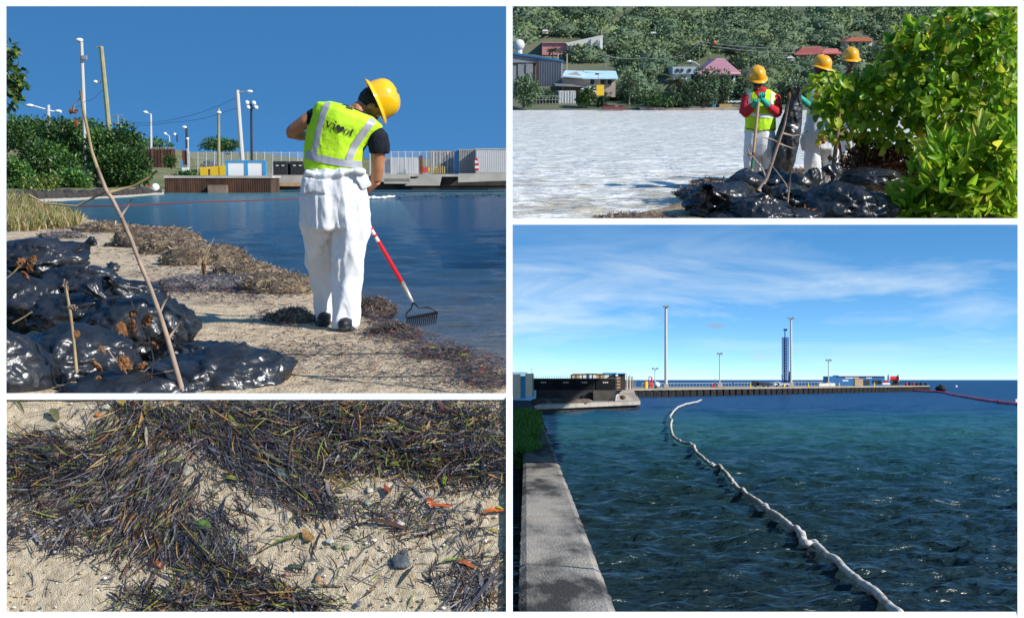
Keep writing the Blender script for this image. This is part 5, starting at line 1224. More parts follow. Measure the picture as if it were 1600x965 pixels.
    t = thing('white_container', 'white container at the right end of the wharf', 'container', at(768, 272, 97)); bx('body', t, 'whitep', 742.5, 233, 800, 270, 97, 2.5)
    for k in range(18): bx('rib', t, 'whitep', 745 + k * 2.9, 234.5, 746.5 + k * 2.9, 269, 96.9, .12)
    bx('top_rail', t, 'galv', 742.5, 232, 800, 233.6, 96.88, 2.6); bx('grime', t, pm('grime', (.45, .46, .44), rough=.9), 743, 268, 800, 270.5, 96.86, .1)
    t = thing('striped_barrier', 'red and white barrier standing before the white container', 'barrier', at(744, 271, 95.5))
    for k in range(5): bx('band', t, 'red' if k % 2 == 0 else 'whitep', 742 + (k > 3) * 1, 247 + k * 4, 748 - (k < 2) * 2, 251 + k * 4, 95.5, .3)
    t = thing('gas_bottle_rack', 'red bottles in a rack behind the fence right of the worker', 'rack', at(665, 271, 97))
    for k in range(4): bx('bottle', t, 'red' if k < 3 else 'yellow', 660 + k * 3, 260 + (k % 2) * 2, 662.2 + k * 3, 270, 97, .2)
    for k in range(7):
        bx('yellow_post', None, pm('sand_yellow', (.5, .38, .12), rough=.8) if k == 0 else C.objects['yellow_post'].data.materials[0], 674 + k * 3.3, 258 + (k * 5) % 4, 675.2 + k * 3.3, 271, 96.5 + k * .1, .1, ORD[k] + ' thin sandy yellow post from the left before the lattice wall', cat='post', group='row of thin yellow posts')
    bx('timber_post', None, 'brown', 655, 243, 660, 272, 98, .3, 'brown timber post at the end of the pale stained panels', cat='post')
    # quay of the right part
    q = thing('stone_quay', 'dark stone quay with pale broken slabs under the containers', 'quay', at(690, 292, 92))
    bx('deck', q, 'concf', 424, 273.5, 580, 288, 94, 6); bx('deck_slab', q, 'concf', 578, 272, 720, 276, 93, 6)
    bx('dark_base', q, 'dark', 424, 287, 800, 297, 93.5, 6); bx('face', q, 'dark', 578, 276, 800, 290, 93.4, 3); bx('orange_ledge', q, pm('orange_rust', (.4, .2, .09), (.5, .33, .18), scale=2), 426, 285.5, 470, 291, 93, .6)
    for px_, r0, r1, x1 in ((580, 273, 284, 640), (600, 279, 287, 652)): bx('slab', q, 'concf', px_, r0, x1, r1, 92.7, .6)
    mb = MB(); mb.prism([at(632, 290, 92), at(686, 290, 92), at(690, 273, 92), at(660, 273, 92)], (0, .8, 0)); mb.build('broken_ramp', M['concf'], q)
    mb = MB(); mb.prism([at(716, 285, 92), at(800, 282, 92), at(800, 271, 92), at(716, 271, 92)], (0, .8, 0)); mb.build('broken_slab', M['concf'], q)
    for i in range(46):
        px_ = 428 + i * 8.1; c = gr(px_, 293.5 + rr.random() * 2 - (px_ - 428) * .004, W); mb = MB(); mb.ell(c, (.25 + .25 * rr.random(), .3, .14 + .16 * rr.random()), 7, 5); mb.build('rock', M['dark'], q)
    for i in range(30):
        px_ = 12 + i * 8; r_ = float(np.interp(px_, [0, 150, 262], [310, 304, 298])); c = gr(px_, r_, W + .1); mb = MB(); mb.ell(c, (.2 + .35 * rr.random(), .3, .16 + .2 * rr.random()), 7, 5)
        mb.build('rock', M['dark'], None, label=ORD[i] + ' dark boulder from the left edge in the row below the shrubs', cat='rock', group='dark boulders below the shrubs')
    c = gr(243, 299, W + .1); MB().ell(c + Vector((0, 0, .25)), (.26, .3, .26), 12, 8).build('white_drum', M['whitep'], None, smooth=True, label='white rounded drum on the sand beside the rusty wharf', cat='drum')
    t = thing('small_pump', 'small green pump with a red handle left of the white drum', 'pump', gr(226, 299, W + .1)); bx('body', t, pm('dull_green', (.1, .16, .1)), 221, 292, 232, 299, 91, .5); bx('handle', t, 'red', 229, 289, 236, 291, 91, .1)
    # lamps and poles
    def pole(x0, r0, x1, r1, y, rad, par, mat='pole', name='pole'): return MB().tube([at(x0, r0, y), at(x1, r1, y)], [rad * 1.25, rad], 8).build(name, M[mat], par)
    def head(px, row, y, w_, h_, par, mat='lampwhite', name='lamp_head'):
        s = y / FPX; c = at(px, row, y); return MB().ell(c, (w_ / 2 * s, .25, h_ / 2 * s), 12, 7).build(name, M[mat], par, smooth=True)
    t = thing('street_lamp', 'tallest white street lamp rising above the dark trees', 'street lamp', at(133, 240, 115)); pole(135, 275, 127, 66, 115, .16, t); head(124, 63, 115, 12, 6.5, t); pole(127, 66, 122, 64, 115, .1, t, name='arm')
    MB().box(at(132, 90, 114.8), (.4, .3, .35)).build('bracket', M['grey'], t)
    M['wood'] = pm('weathered_pole_wood', (.26, .25, .13), (.36, .34, .2), scale=2, rough=.9)
    t = thing('power_pole', 'tall leaning wooden power pole right of the tallest lamp', 'power pole', at(171, 232, 118)); pole(174, 240, 158, 73, 118, .2, t, 'wood'); pole(150, 74.5, 158, 72.5, 118, .05, t, 'grey', 'insulator_arm'); pole(158, 128, 150, 128, 118, .05, t, 'grey', 'lamp_arm'); head(149, 128, 118, 7, 5, t)
    t = thing('street_lamp', 'double armed lamp over the trees at the far left', 'street lamp', at(76, 200, 120)); pole(75.5, 205, 75.5, 164, 120, .16, t, 'galv'); pole(75, 172, 50, 165, 120, .06, t, 'lampwhite', 'arm'); pole(76, 173, 96, 176, 120, .06, t, 'lampwhite', 'arm'); head(46, 165, 120, 13, 5, t); head(91, 174, 120, 11, 5, t)
    t = thing('power_pole', 'short crossarm pole on the tree skyline', 'power pole', at(184, 200, 150)); pole(184, 205, 184, 180, 150, .1, t, 'grey'); pole(175, 181, 192, 180, 150, .05, t, 'grey', 'crossarm')
    for (px, r0, r1, hx, hy_, y, lab, mt) in ((236, 232, 178, 227, 175.5, 118, 'single street lamp above the brown fence', 'galv'), (342, 260, 170, 342, 176, 100, 'pole lamp between the gate panel and the hoarding', 'wood'), (292, 232, 200, 288, 199, 118, 'dark twin lamp right of the single street lamp', 'charcoal'), (294, 240, 218, 293, 217, 116, 'short lamp below the dark twin lamp', 'galv'), (265, 232, 212, 258, 209, 124, 'small distant lamp with a thin arm', 'galv'), (277, 222, 210, 273, 210, 128, 'faintest distant lamp beside the small one', 'charcoal')):
        t = thing('street_lamp', lab, 'street lamp', at(px, r0, y)); pole(px, r0, px - .5, r1, y, .1 if r0 - r1 > 30 else .06, t, mt); head(hx, hy_, y, 8 if r0 - r1 > 30 else 5, 4.5, t); pole(px - .5, r1 + 1, hx, hy_, y, .05, t, mt, 'arm')
    t = thing('power_pole', 'leaning grey power pole carrying a lamp left of the globe post', 'power pole', at(380, 250, 95)); pole(380, 275, 370.5, 141, 95, .15, t, 'pole'); pole(371, 145, 386, 143, 95, .05, t, 'grey', 'arm'); head(390, 143, 95, 10, 4.5, t)
    t = thing('globe_lamp', 'black post with white globe lamps behind the white hoarding', 'street lamp', at(393.5, 275, 97)); pole(393.5, 262, 392.5, 160, 97, .08, t, 'charcoal'); pole(386, 170, 400, 168, 97, .05, t, 'charcoal', 'arm')
    for a, b in ((386, 160.5), (396.5, 161), (388, 168), (400, 168)): head(a, b, 97, 7, 6.5, t)
    # wires
    def wire(pts, lab):
        P = []
        for (a, b), (c_, d_) in zip(pts[:-1], pts[1:]):
            for k in range(8): u = k / 8; P.append(at(a + (c_ - a) * u, b + (d_ - b) * u + 5 * sin(pi * u), 100))
        P.append(at(pts[-1][0], pts[-1][1], 100)); MB().tube(P, .014, 4).build('overhead_wire', M['charcoal'], None, label=lab, cat='wire')
    wire([(184, 186), (258, 189), (371, 152)], 'upper sagging overhead wire between the short and leaning poles'); wire([(184, 190), (262, 192), (371, 168)], 'lower sagging overhead wire between the short and leaning poles'); wire([(112, 165), (133, 158), (160, 140)], 'short wire between the tallest lamp and the power pole')
    # reeds and dry grass at the left
    g = np.random.RandomState(77); P = []; D = []; Ln = []; col = []
    for i in range(5200):
        x = 8 + 120 * g.rand() ** 1.5; r = g.uniform(322, 362) if x < 60 else g.uniform(336, 358)
        if x > 20 + (r - 318) * 3.4: continue
        p = gr(x, r); P.append(list(p)); D.append([g.normal(0, .3), g.normal(0, .3), 1]); Ln.append(p.y / FPX * g.uniform(10, 28)); col.append(np.array([(.42, .34, .14), (.3, .3, .07), (.14, .2, .04), (.5, .42, .25), (.3, .17, .07)])[g.choice(5)] * g.uniform(.7, 1.2))
    n = len(P); P = np.array(P); me = blades_mesh('reeds', P, unit(np.array(D)), unit(np.stack([g.normal(0, 1, n), -np.ones(n), np.zeros(n)], 1)), np.array(Ln), P[:, 1] / FPX * 1.8, g.normal(0, .6, n), np.array(col), seg=3)
    link('dry_grass', me, leafmat('dry_blades', .8, .3), None, Vector((0, 0, 0)), 'yellow dry grass fringing the sand at the left edge of the beach', 'dry grass', kind='stuff')
    # leafy branch top left
    g = np.random.RandomState(61); y = 9.5; s = y / FPX; t = thing('leafy_branch', 'leafy green branch hanging in at the upper left of the blue sky', 'branch', at(-6, 120, y))
    lp = [(at(2, 95, y), (15 * s, .12, 34 * s)), (at(18, 120, y), (16 * s, .12, 26 * s)), (at(14, 148, y), (13 * s, .1, 22 * s)), (at(16, 78, y), (8 * s, .08, 18 * s)), (at(28, 130, y), (12 * s, .08, 12 * s))]
    P_, d, idx = crown_points(g, lp, 420, .2); n = len(P_); D = unit(d + g.normal(0, .6, (n, 3)) + np.array([.2, 0, -.4])); Nn = unit(d + g.normal(0, .6, (n, 3)) + np.array([0, -.5, .6])); base = at(-6, 120, y)
    link('leaves', leaf_cloud('leaves', P_ - np.array(base), D, Nn, s * g.uniform(9, 14, n), s * g.uniform(6, 9, n), palette(g, [(.02, .06, .008), (.05, .11, .01), (.14, .2, .015)], [3, 3, 2], n)), leafmat(), t, base)
    mb = MB()
    for e in lp: mb.tube([at(-8, 130, y), e[0].lerp(at(-8, 130, y), .5), e[0]], [3 * s, 2 * s, 1 * s], 6)
    mb.build('stem', M['bark'], t)
def build_sacks():
    use(TL)
    G = None
    L_ = [('topmost rear sack of the pile, creased and tied, at the left edge', 66, 404, 150, 66, 9.0, 1, .42, (.9, .2, .6)), ('sack with a peaked tail behind the second row of the pile', 128, 446, 140, 66, 8.5, 2, .38, (.9, .3, .6)),
          ('glossy sack bulging at the left edge above the big smooth one', 24, 476, 116, 88, 8.1, 3, .36, None), ('flattened sack with sharp folds in the middle of the pile', 130, 488, 150, 74, 8.0, 4, .36, (1, 0, .6)),
          ('large taut sack with a rounded shoulder nearest the open sand', 215, 516, 172, 118, 7.7, 5, .38, (.5, .5, .9)), ('low wrinkled sack lying between the smooth one and the taut one', 115, 566, 220, 110, 6.95, 6, .36, None),
          ('long sack stretched out furthest right in the pile', 350, 598, 226, 130, 6.75, 7, .40, None), ('front sack low at the bottom middle of the pile', 215, 630, 300, 120, 6.45, 8, .32, None), ('big smooth dark blue sack sloping down at the bottom left corner', 0, 606, 190, 200, 6.5, 9, .30, None),
          ('small knotted sack peeking out above the front sack', 290, 562, 130, 70, 7.5, 11, .28, (.7, 0, 1)), ('narrow folded sack squeezed under the peaked tail', 180, 462, 84, 56, 8.2, 12, .3, (1, 0, .9))]
    for lab, px, row, w_, h_, y, sd, dep, kn in L_: bag(lab, px, row, w_, h_, y, sd, dep, turn=sd * .4, knot=kn, amp=.7 if sd == 9 else 1.15)
    # dead twigs with curled leaves in front of the sacks
    M['twig'] = pm('dry_twig', (.27, .19, .14), (.40, .29, .21), scale=14, rough=.85); M['twigy'] = pm('yellow_twig', (.28, .20, .10), (.38, .29, .15), scale=14, rough=.8); M['dead'] = pm('dead_leaf', (.17, .07, .03), (.32, .15, .055), scale=25, rough=.85, trans=.2)
    y = 6.3; s = y / FPX * .68
    t = thing('dead_twig', 'long bent dead twig rising in front of the sacks, pink brown below and yellow above', 'twig', gr(290, 640))
    T = [(288, 622, 7), (276, 580, 6.5), (262, 530, 6), (250, 492, 5.6), (235, 450, 5.2), (218, 410, 4.8), (204, 372, 4.6), (190, 340, 5.2)]
    MB().tube([at(a, b, y) for a, b, r in T], [r * s for a, b, r in T], 9).build('stem', M['twig'], t, smooth=True)
    T = [(190, 340, 4.6), (176, 312, 4.4), (165, 296, 5), (152, 262, 4), (143, 236, 3.8), (136, 200, 3.6), (130, 172, 3.2), (125, 142, 2)]
    MB().tube([at(a, b, y) for a, b, r in T[:4]], [r * s for a, b, r in T[:4]], 9).build('stem', M['twig'], t, smooth=True); MB().tube([at(a, b, y) for a, b, r in T[3:]], [r * s for a, b, r in T[3:]], 9).build('stem', M['twigy'], t, smooth=True)
    for path in ([(248, 492, 3), (258, 470, 2.6), (266, 460, 2)], [(262, 530, 3), (275, 512, 2.4), (288, 492, 2)], [(172, 300, 3), (210, 290, 2.2), (232, 278, 2.6), (246, 266, 3)], [(165, 300, 2.4), (120, 322, 2.2), (70, 318, 2), (45, 304, 2.2)], [(128, 150, 1.2), (118, 162, 1), (114, 172, 1)], [(190, 336, 3), (200, 322, 2), (206, 310, 1.4)]):
        MB().tube([at(a, b, y) for a, b, r in path], [r * s for a, b, r in path], 7).build('side_shoot', M['twigy'] if path[0][1] < 320 else M['twig'], t, smooth=True)
    def crumple(px, row, w_, h_, par, sd, name='dead_leaf', mat=None, yy=y):
        c = at(px, row, yy); s_ = yy / FPX; V, F = ico(3); out = []; u_ = Vector((sin(sd * 3.1), cos(sd * 1.7), sin(sd))).normalized()
        for v in V:
            n1 = noise.noise(v * 2 + Vector((sd, 0, 0))); n2 = noise.noise(v * 5 + Vector((0, sd, 0))); v = v - u_ * v.dot(u_) * .75 + u_ * .5 * n2; r = 1 + .5 * n1 + .35 * n2
            out.append((c.x + v.x * w_ / 2 * s_ * r, c.y + v.y * w_ / 3 * s_ * r, c.z + v.z * h_ / 2 * s_ * r))
        mb = MB(); mb.v = out; mb.f = [tuple(f) for f in F]; mb.build(name, mat or M['dead'], par)
    crumple(114, 174, 13, 22, t, 1); crumple(119, 193, 8, 14, t, 2)
    t2 = thing('dry_stalk', 'upright pale dry stalk standing in the sacks left of the long twig', 'twig', gr(120, 600)); yy = 6.4
    MB().tube([at(a, b, yy) for a, b in ((120, 582), (115, 530), (110, 490), (104, 455), (102, 436))], [r * s for r in (4, 3.6, 4, 3, 1.6)], 8).build('stem', M['twigy'], t2, smooth=True); crumple(112, 480, 16, 16, t2, 5, 'bud', M['twig'], yy); crumple(103, 447, 9, 22, t2, 6, 'bud', M['twig'], yy)
    t3 = thing('dead_sprig', 'tangled dead sprig with orange brown curled leaves over the front sack', 'twig', gr(220, 610))
    for path in ([(236, 612), (200, 585), (178, 560), (168, 545)], [(276, 578), (240, 584), (215, 600), (200, 596)], [(236, 600), (240, 560), (232, 525)], [(250, 560), (225, 580), (200, 575)], [(205, 470), (215, 500), (228, 530)]):
        MB().tube([at(a, b, 6.35) for a, b in path], 1.6 * s, 6).build('stem', M['twig'], t3)
    for k, (a, b, w_, h_) in enumerate(((152, 572, 20, 26), (150, 596, 18, 24), (160, 545, 14, 16), (195, 568, 22, 26), (222, 572, 24, 22), (214, 590, 22, 18), (234, 592, 18, 22), (228, 500, 16, 22), (192, 512, 20, 26), (206, 508, 18, 22), (208, 490, 16, 14), (240, 540, 16, 14), (120, 508 + 14, 10, 12))): crumple(a, b, w_, h_, t3, 10 + k, yy=6.35)
    t4 = thing('dead_sprig', 'dead sprig with tan curled leaves on the glossy sack at the left edge', 'twig', gr(40, 560))
    for path in ([(4, 440), (22, 425), (34, 412)], [(20, 505), (38, 495), (50, 487)]): MB().tube([at(a, b, 7.1) for a, b in path], 2.2 * s, 6).build('stem', M['twigy'], t4)
    for k, (a, b, w_, h_) in enumerate(((34, 410, 18, 16), (46, 414, 20, 24), (40, 430, 16, 18), (52, 404, 12, 12))): crumple(a, b, w_, h_, t4, 40 + k, yy=7.1)
    t5 = thing('dry_stalk', 'thin stalk with a brown tip beside the far brown heap', 'twig', gr(320, 470)); MB().tube([at(a, b, 7.6) for a, b in ((316, 425), (322, 400), (334, 372))], [r * s for r in (2, 2.2, 1.4)], 7).build('stem', M['twigy'], t5); crumple(318, 418, 9, 20, t5, 50, 'bud', M['dead'], 7.6)
    MB().tube([at(a, b, 7.0) for a, b in ((78, 566), (88, 558), (101, 548))], [3 * s, 4 * s, 3.4 * s], 7).build('wood_scrap', M['twig'], None, label='pale scrap of wood lying on the low wrinkled sack', cat='wood scrap')
def build_worker():
    use(TL); Y0 = 9.1; s = Y0 / FPX
    def q(px, row, dy=0): return at(px, row, Y0 + dy)
    def v(px, row): return Vector((px * s, 0, -row * s))
    def ring(px, row, hw, dep, tilt=0, dy=0):       # tilt: rows dropped over the half width
        return (q(px, row, dy), Vector((hw * s, 0, -tilt * s)), Vector((tilt * s * .25, dep, 0)))
    base = gr(528, 510); t = thing('person', 'worker seen from behind in yellow helmet and green vest, head bowed, raking', 'person', base)
    Hd = Head(q(580, 163, .10), Vector((.40, .34, -.86)), Vector((.86, .12, .47)), 1.02)
    sk = MB()
    Hd.skull(sk, q(556, 176, .03))
    sk.rings([ring(522, 262, 38, .10), ring(522, 235, 41, .105), ring(529, 208, 45, .11, 9), ring(539, 188, 46, .11, 15), ring(549, 176, 30, .09, 12), ring(557, 170, 15, .06, 5, .02)], 18)
    sk.tube([q(497, 180), q(478, 190, .0), q(458, 203, .03), q(453, 208, .05)], [.062, .052, .043, .038], 12); sk.tube([q(453, 208, .05), q(470, 212, .16), q(490, 214, .26)], [.039, .036, .026], 12)
    sk.tube([q(588, 208, .0), q(591, 232, .0), q(590, 262, .02), q(588, 281, .05)], [.062, .054, .045, .041], 12); sk.tube([q(588, 281, .05), q(572, 296, .16), q(556, 300, .26)], [.041, .038, .028], 12)
    sh = [(q(499, 218, .33)), q(550, 306, .34)]; ax = (sh[1] - sh[0]).normalized()
    hand(sk, sh[0], ax, q(487, 214, .26), .016); hand(sk, sh[1], ax, q(560, 300, .26), .016, flip=-1)
    for L4 in (((503, 300, 0), (502, 355, .08), (506, 425, .2), (509, 492, .29)), ((542, 300, 0), (546, 360, 0), (542, 430, -.02), (540, 498, -.08))):
        sk.tube([q(*p_) for p_ in L4], [.085, .072, .052, .04], 12)
    put('body', remesh(sk, .0085, 2, None, 'body'), M['skin'], t)
    Hd.hair(t); Hd.face(t); Hd.helmet(t, M['helmet'], radians(-4), .98, .88)
    MB().tube([Hd.p(.078, .0, -.05), Hd.p(.086, -.01, -.075), Hd.p(.07, .03, -.10)], .0025, 6).build('chin_cord', M['black'], t)
    MB().tube([q(556 + 16 * cos(a), 174 + 5 * sin(a), .02 - .07 * sin(a)) for a in np.linspace(0, pi, 12)], .003, 6).build('necklace', M['galv'], t)
    # t-shirt
    mb = MB(); mb.rings([ring(521, 270, 41, .115), ring(522, 240, 43, .118), ring(529, 210, 48, .125, 9), ring(540, 190, 49, .122, 16), ring(550, 176, 33, .10, 13), ring(556, 170, 18, .072, 6, .02)], 20)
    mb.tube([q(507, 182), q(494, 184), q(484, 192, .01)], [.075, .073, .066], 14); mb.tube([q(583, 208), q(590, 216), q(592.5, 228), q(593, 240)], [.068, .076, .074, .069], 14)
    put('tshirt', remesh(mb, .010, 2, folds(12, 9, .008, 3), 'tshirt'), M['navy'], t)
    # vest
    mb = MB(); mb.rings([ring(521, 266, 44, .132), ring(520, 250, 45, .134), ring(522, 230, 46, .136, 3), ring(531, 208, 49, .146, 9), ring(541, 190, 51, .150, 16), ring(547, 179, 49, .140, 18), ring(552, 171, 30, .115, 11, .01)], 24)
    vest = put('vest', remesh(mb, .009, 3, folds(6, 4, .012, 8), 'vest'), M['hivis'], t)
    Hh = [] 
    for nm, path, w_ in (('reflective_stripe', [(514, 157), (505, 178), (498, 205), (493, 228), (489, 244)], 9.5), ('reflective_stripe', [(596, 176), (581, 190), (568, 208), (554, 228), (545, 250)], 11), ('reflective_band', [(477, 241), (500, 248), (530, 254), (555, 257), (572, 258)], 11.5)):
        P_, F_ = strip(path, w_, 34, 5); project(vest, TL, P_, F_, nm, M['reflect'], vest, .006)
    P_, F_ = strip([(541, 166), (552, 170)], 4, 6, 2); project(vest, TL, P_, F_, 'neck_label', M['charcoal'], vest, .008)
    # the word on the back: v i (heart) o t
    def glyphs():
        out = []
        def seg(x0, y0, x1, y1, w_): 
            P_, F_ = strip([(x0, y0), (x1, y1)], w_, 5, 2); out.append((P_, F_))
        def arc(cx, cy, rx, ry, a0, a1, w_, n=18):
            P_ = []; 
            for i in range(n + 1):
                a = radians(a0 + (a1 - a0) * i / n)
                for k in (-.5, 0, .5): P_.append((cx + (rx + k * w_) * cos(a), cy + (ry + k * w_ * .55) * sin(a)))
            out.append((P_, [tuple(int(z) for z in f) for f in grid_faces(n + 1, 3)]))
        # drawn on a straight baseline, origin at the left of v; x right, y down; turned afterwards
        seg(0, -9, 4.0, 0, 2.2); seg(8, -9, 4.4, 0, 1.5); seg(-1.6, -9, 2, -9, 1.0); seg(6.6, -9, 9.6, -9, 1.0)
        seg(13.2, -9, 13.2, 0, 2.2); seg(11.4, -9, 13.5, -9, 1.0); seg(11.2, -.3, 15.4, -.3, 1.0); arc(13.2, -12.6, .9, .9, 0, 360, 1.8, 10)
        hp = []
        for i in range(29):
            a = 2 * pi * i / 28; hp.append((23.4 + 7.0 * .062 * 16 * sin(a) ** 3, -5.0 - .46 * (13 * cos(a) - 5 * cos(2 * a) - 2 * cos(3 * a) - cos(4 * a))))
        rg = [(23.4, -5.5)] + [((x - 23.4) * .5 + 23.4, (y + 5.5) * .5 - 5.5) for x, y in hp[:-1]] + hp[:-1]; nF = 28
        out.append((rg, [(0, 1 + i, 1 + (i + 1) % nF) for i in range(nF)] + [(1 + i, 1 + nF + i, 1 + nF + (i + 1) % nF, 1 + (i + 1) % nF) for i in range(nF)]))
        arc(35.2, -4.6, 3.6, 4.2, 0, 360, 2.0, 22)
        seg(42.8, -12, 42.8, -1.6, 2.1); seg(40.6, -9, 46, -9, 1.2); arc(44.4, -2.2, 1.9, 1.9, 180, 40, 1.8, 8)
        return out
    ang = radians(21.5); lt = []
    for P_, F_ in glyphs():
        Q = [(508 + x * .98 * cos(ang) - y * .98 * sin(ang), 197.5 + x * .98 * sin(ang) + y * .98 * cos(ang) - .0) for x, y in P_]
        project(vest, TL, Q, F_, 'letter' if len(P_) != 57 else 'heart_mark', M['blacktext'], vest, .007)
    # coverall: legs and the top rolled round the waist
    mb = MB(); R_ = ring
    mb.rings([R_(522, 264, 43, .135), R_(522, 285, 49, .155), R_(523, 310, 52, .165), R_(523, 335, 51.5, .16), R_(523, 357, 50, .15)], 26)
    mb.rings([R_(501, 335, 28, .14, 0, .02), R_(500, 360, 26.5, .13, 0, .05), R_(500, 395, 22, .11, 0, .12), R_(503, 430, 17.5, .09, 0, .2), R_(507, 465, 15.5, .085, 0, .25), R_(509, 500, 14, .085, 0, .28)], 20)
    mb.rings([R_(546, 335, 28, .15), R_(548, 362, 27.5, .14), R_(547, 395, 23.5, .12, 0, -.01), R_(543, 432, 21.5, .10, 0, -.03), R_(541, 470, 20.5, .10, 0, -.06), R_(539, 511, 19.5, .105, 0, -.09)], 20)
    for (L5, rad) in (([(480, 270), (500, 274), (524, 273), (548, 267), (566, 268)], .017),):
        mb.tube([q(L5[0][0] - 2, L5[0][1] + 1, .02)] + [q(a, b, -.118 - .028 * sin((i + .5) / 5 * pi)) for i, (a, b) in enumerate(L5)] + [q(L5[-1][0] + 3, L5[-1][1] + 2, .02)], [rad * z for z in (.8, 1.1, .9, 1.2, .8, 1.1, .8)], 10)
    nf = folds(8.5, 2.4, .026, 5); nf2 = folds(13, 5, .008, 9)
    def dis(co, n):
        px, row = TL.px(co)
        k = 1 + .9 * math.exp(-((row - 395) / 26) ** 2) + .5 * math.exp(-((row - 350) / 18) ** 2)
        return (nf(co, n) * k + nf2(co, n)) * (.6 if row < 305 else 1)
    put('coverall', remesh(mb, .0095, 2, dis, 'coverall'), M['tyvek'], t)
    m2 = MB(); m2.prism([q(474, 276, -.13), q(506, 282, -.17), q(509, 303, -.175), q(490, 299, -.16), q(474, 303, -.13)], (0, .014, 0)); put('sleeve_flap', remesh(m2, .006, 1, folds(14, 9, .012, 4), 'flap'), M['tyvek'], t)
    m2 = MB(); m2.prism([q(560, 262, -.12), q(574, 274, -.09), q(580, 290, -.05), q(566, 296, -.10), q(556, 280, -.13)], (0, .014, 0)); put('sleeve_flap', remesh(m2, .006, 1, folds(14, 9, .012, 6), 'flap'), M['tyvek'], t)
    # boots
    for (px, row, dy, dx) in ((508, 503, .29, -3), (541, 512, -.09, 3)):
        g_ = gr(px, row + 4); mb = MB(); mb.ell((g_.x - .004, g_.y - .02, g_.z + .045), (.05, .08, .05), 12, 8); mb.ell((g_.x + dx * .006, g_.y + .10, g_.z + .036), (.05, .11, .04), 12, 8); mb.tube([(g_.x, g_.y - .01, g_.z + .05), (g_.x, g_.y, g_.z + .08)], .044, 12); mb.box((g_.x + dx * .003, g_.y + .04, g_.z + .012), (.1, .28, .024), bev=.005)
        put('boot', remesh(mb, .007, 2, folds(18, 12, .004), 'boot'), M['boot'], t)
    # ---- rake
    tip = at(645, 472, Y0 + .40); hp = at(494, 209, Y0 + .33); mid = at(574, 345, Y0 + .36); d = (tip - mid).normalized(); L0 = (tip - hp)
    rk = thing('rake', 'steel bow rake with a bright red handle held against the wet sand', 'rake', gr(660, 515))
    f0 = at(628, 441, Y0 + .39)
    P0 = hp - L0 * .03
    MB().tube([P0, f0], .0165, 14).build('handle', pm('red_fibreglass', (.66, .012, .012), rough=.3, coat=.4), rk, smooth=True)
    MB().tube([f0 - L0.normalized() * .005, f0.lerp(tip, .5), tip], [.019, .016, .011], 12).build('ferrule', pm('worn_steel', (.5, .46, .4), (.62, .6, .56), scale=30, rough=.4, metal=.6), rk, smooth=True)
    ink = M['whitep']; u0 = L0.normalized()
    for a, b in ((.515, .575), (.60, .64), (.655, .685), (.70, .73)):   # printed maker's sticker and warning marks on the shaft
        c = P0 + (f0 - P0) * ((a + b) / 2) ; side = u0.cross(Vector((0, 1, 0))).normalized()
        ln = (f0 - P0).length * (b - a)
        V = []
        for i in range(2):
            for k in range(5):
                th = radians(-50 + 25 * k); V.append(c + u0 * ln * (i - .5) + (Vector((0, -1, 0)) * cos(th) + side * sin(th)) * .0172)
        MB().add(V, [(k, k + 1, 6 + k, 5 + k) for k in range(4)]).build('sticker', pm('faded_sticker', (.75, .5, .48), (.85, .8, .78), scale=60, lo=.45, hi=.5) if a < .6 else ink, rk)
    blk = pm('black_steel', (.02, .02, .022), rough=.4, metal=.5)
    yb = Y0 + .45
    hl, hr = at(636, 497, yb), at(684, 488, yb + .02)
    MB().tube([tip, at(643, 482, yb), at(636, 488, yb), at(634, 494, yb), hl], .0055, 7).build('bow', blk, rk, smooth=True)
    MB().tube([tip, at(655, 481, yb), at(668, 480, yb), at(680, 484, yb), hr], .0055, 7).build('bow', blk, rk, smooth=True)
    MB().tube([hl, hr], .010, 8).build('head_bar', blk, rk)
    for i in range(15):
        p_ = hl.lerp(hr, (i + .3) / 14.6); MB().tube([p_, p_ + Vector((-.004, -.03, -.04)), p_ + Vector((-.012, -.045, -.082))], [.0065, .0055, .003], 6).build('tine', blk, rk)
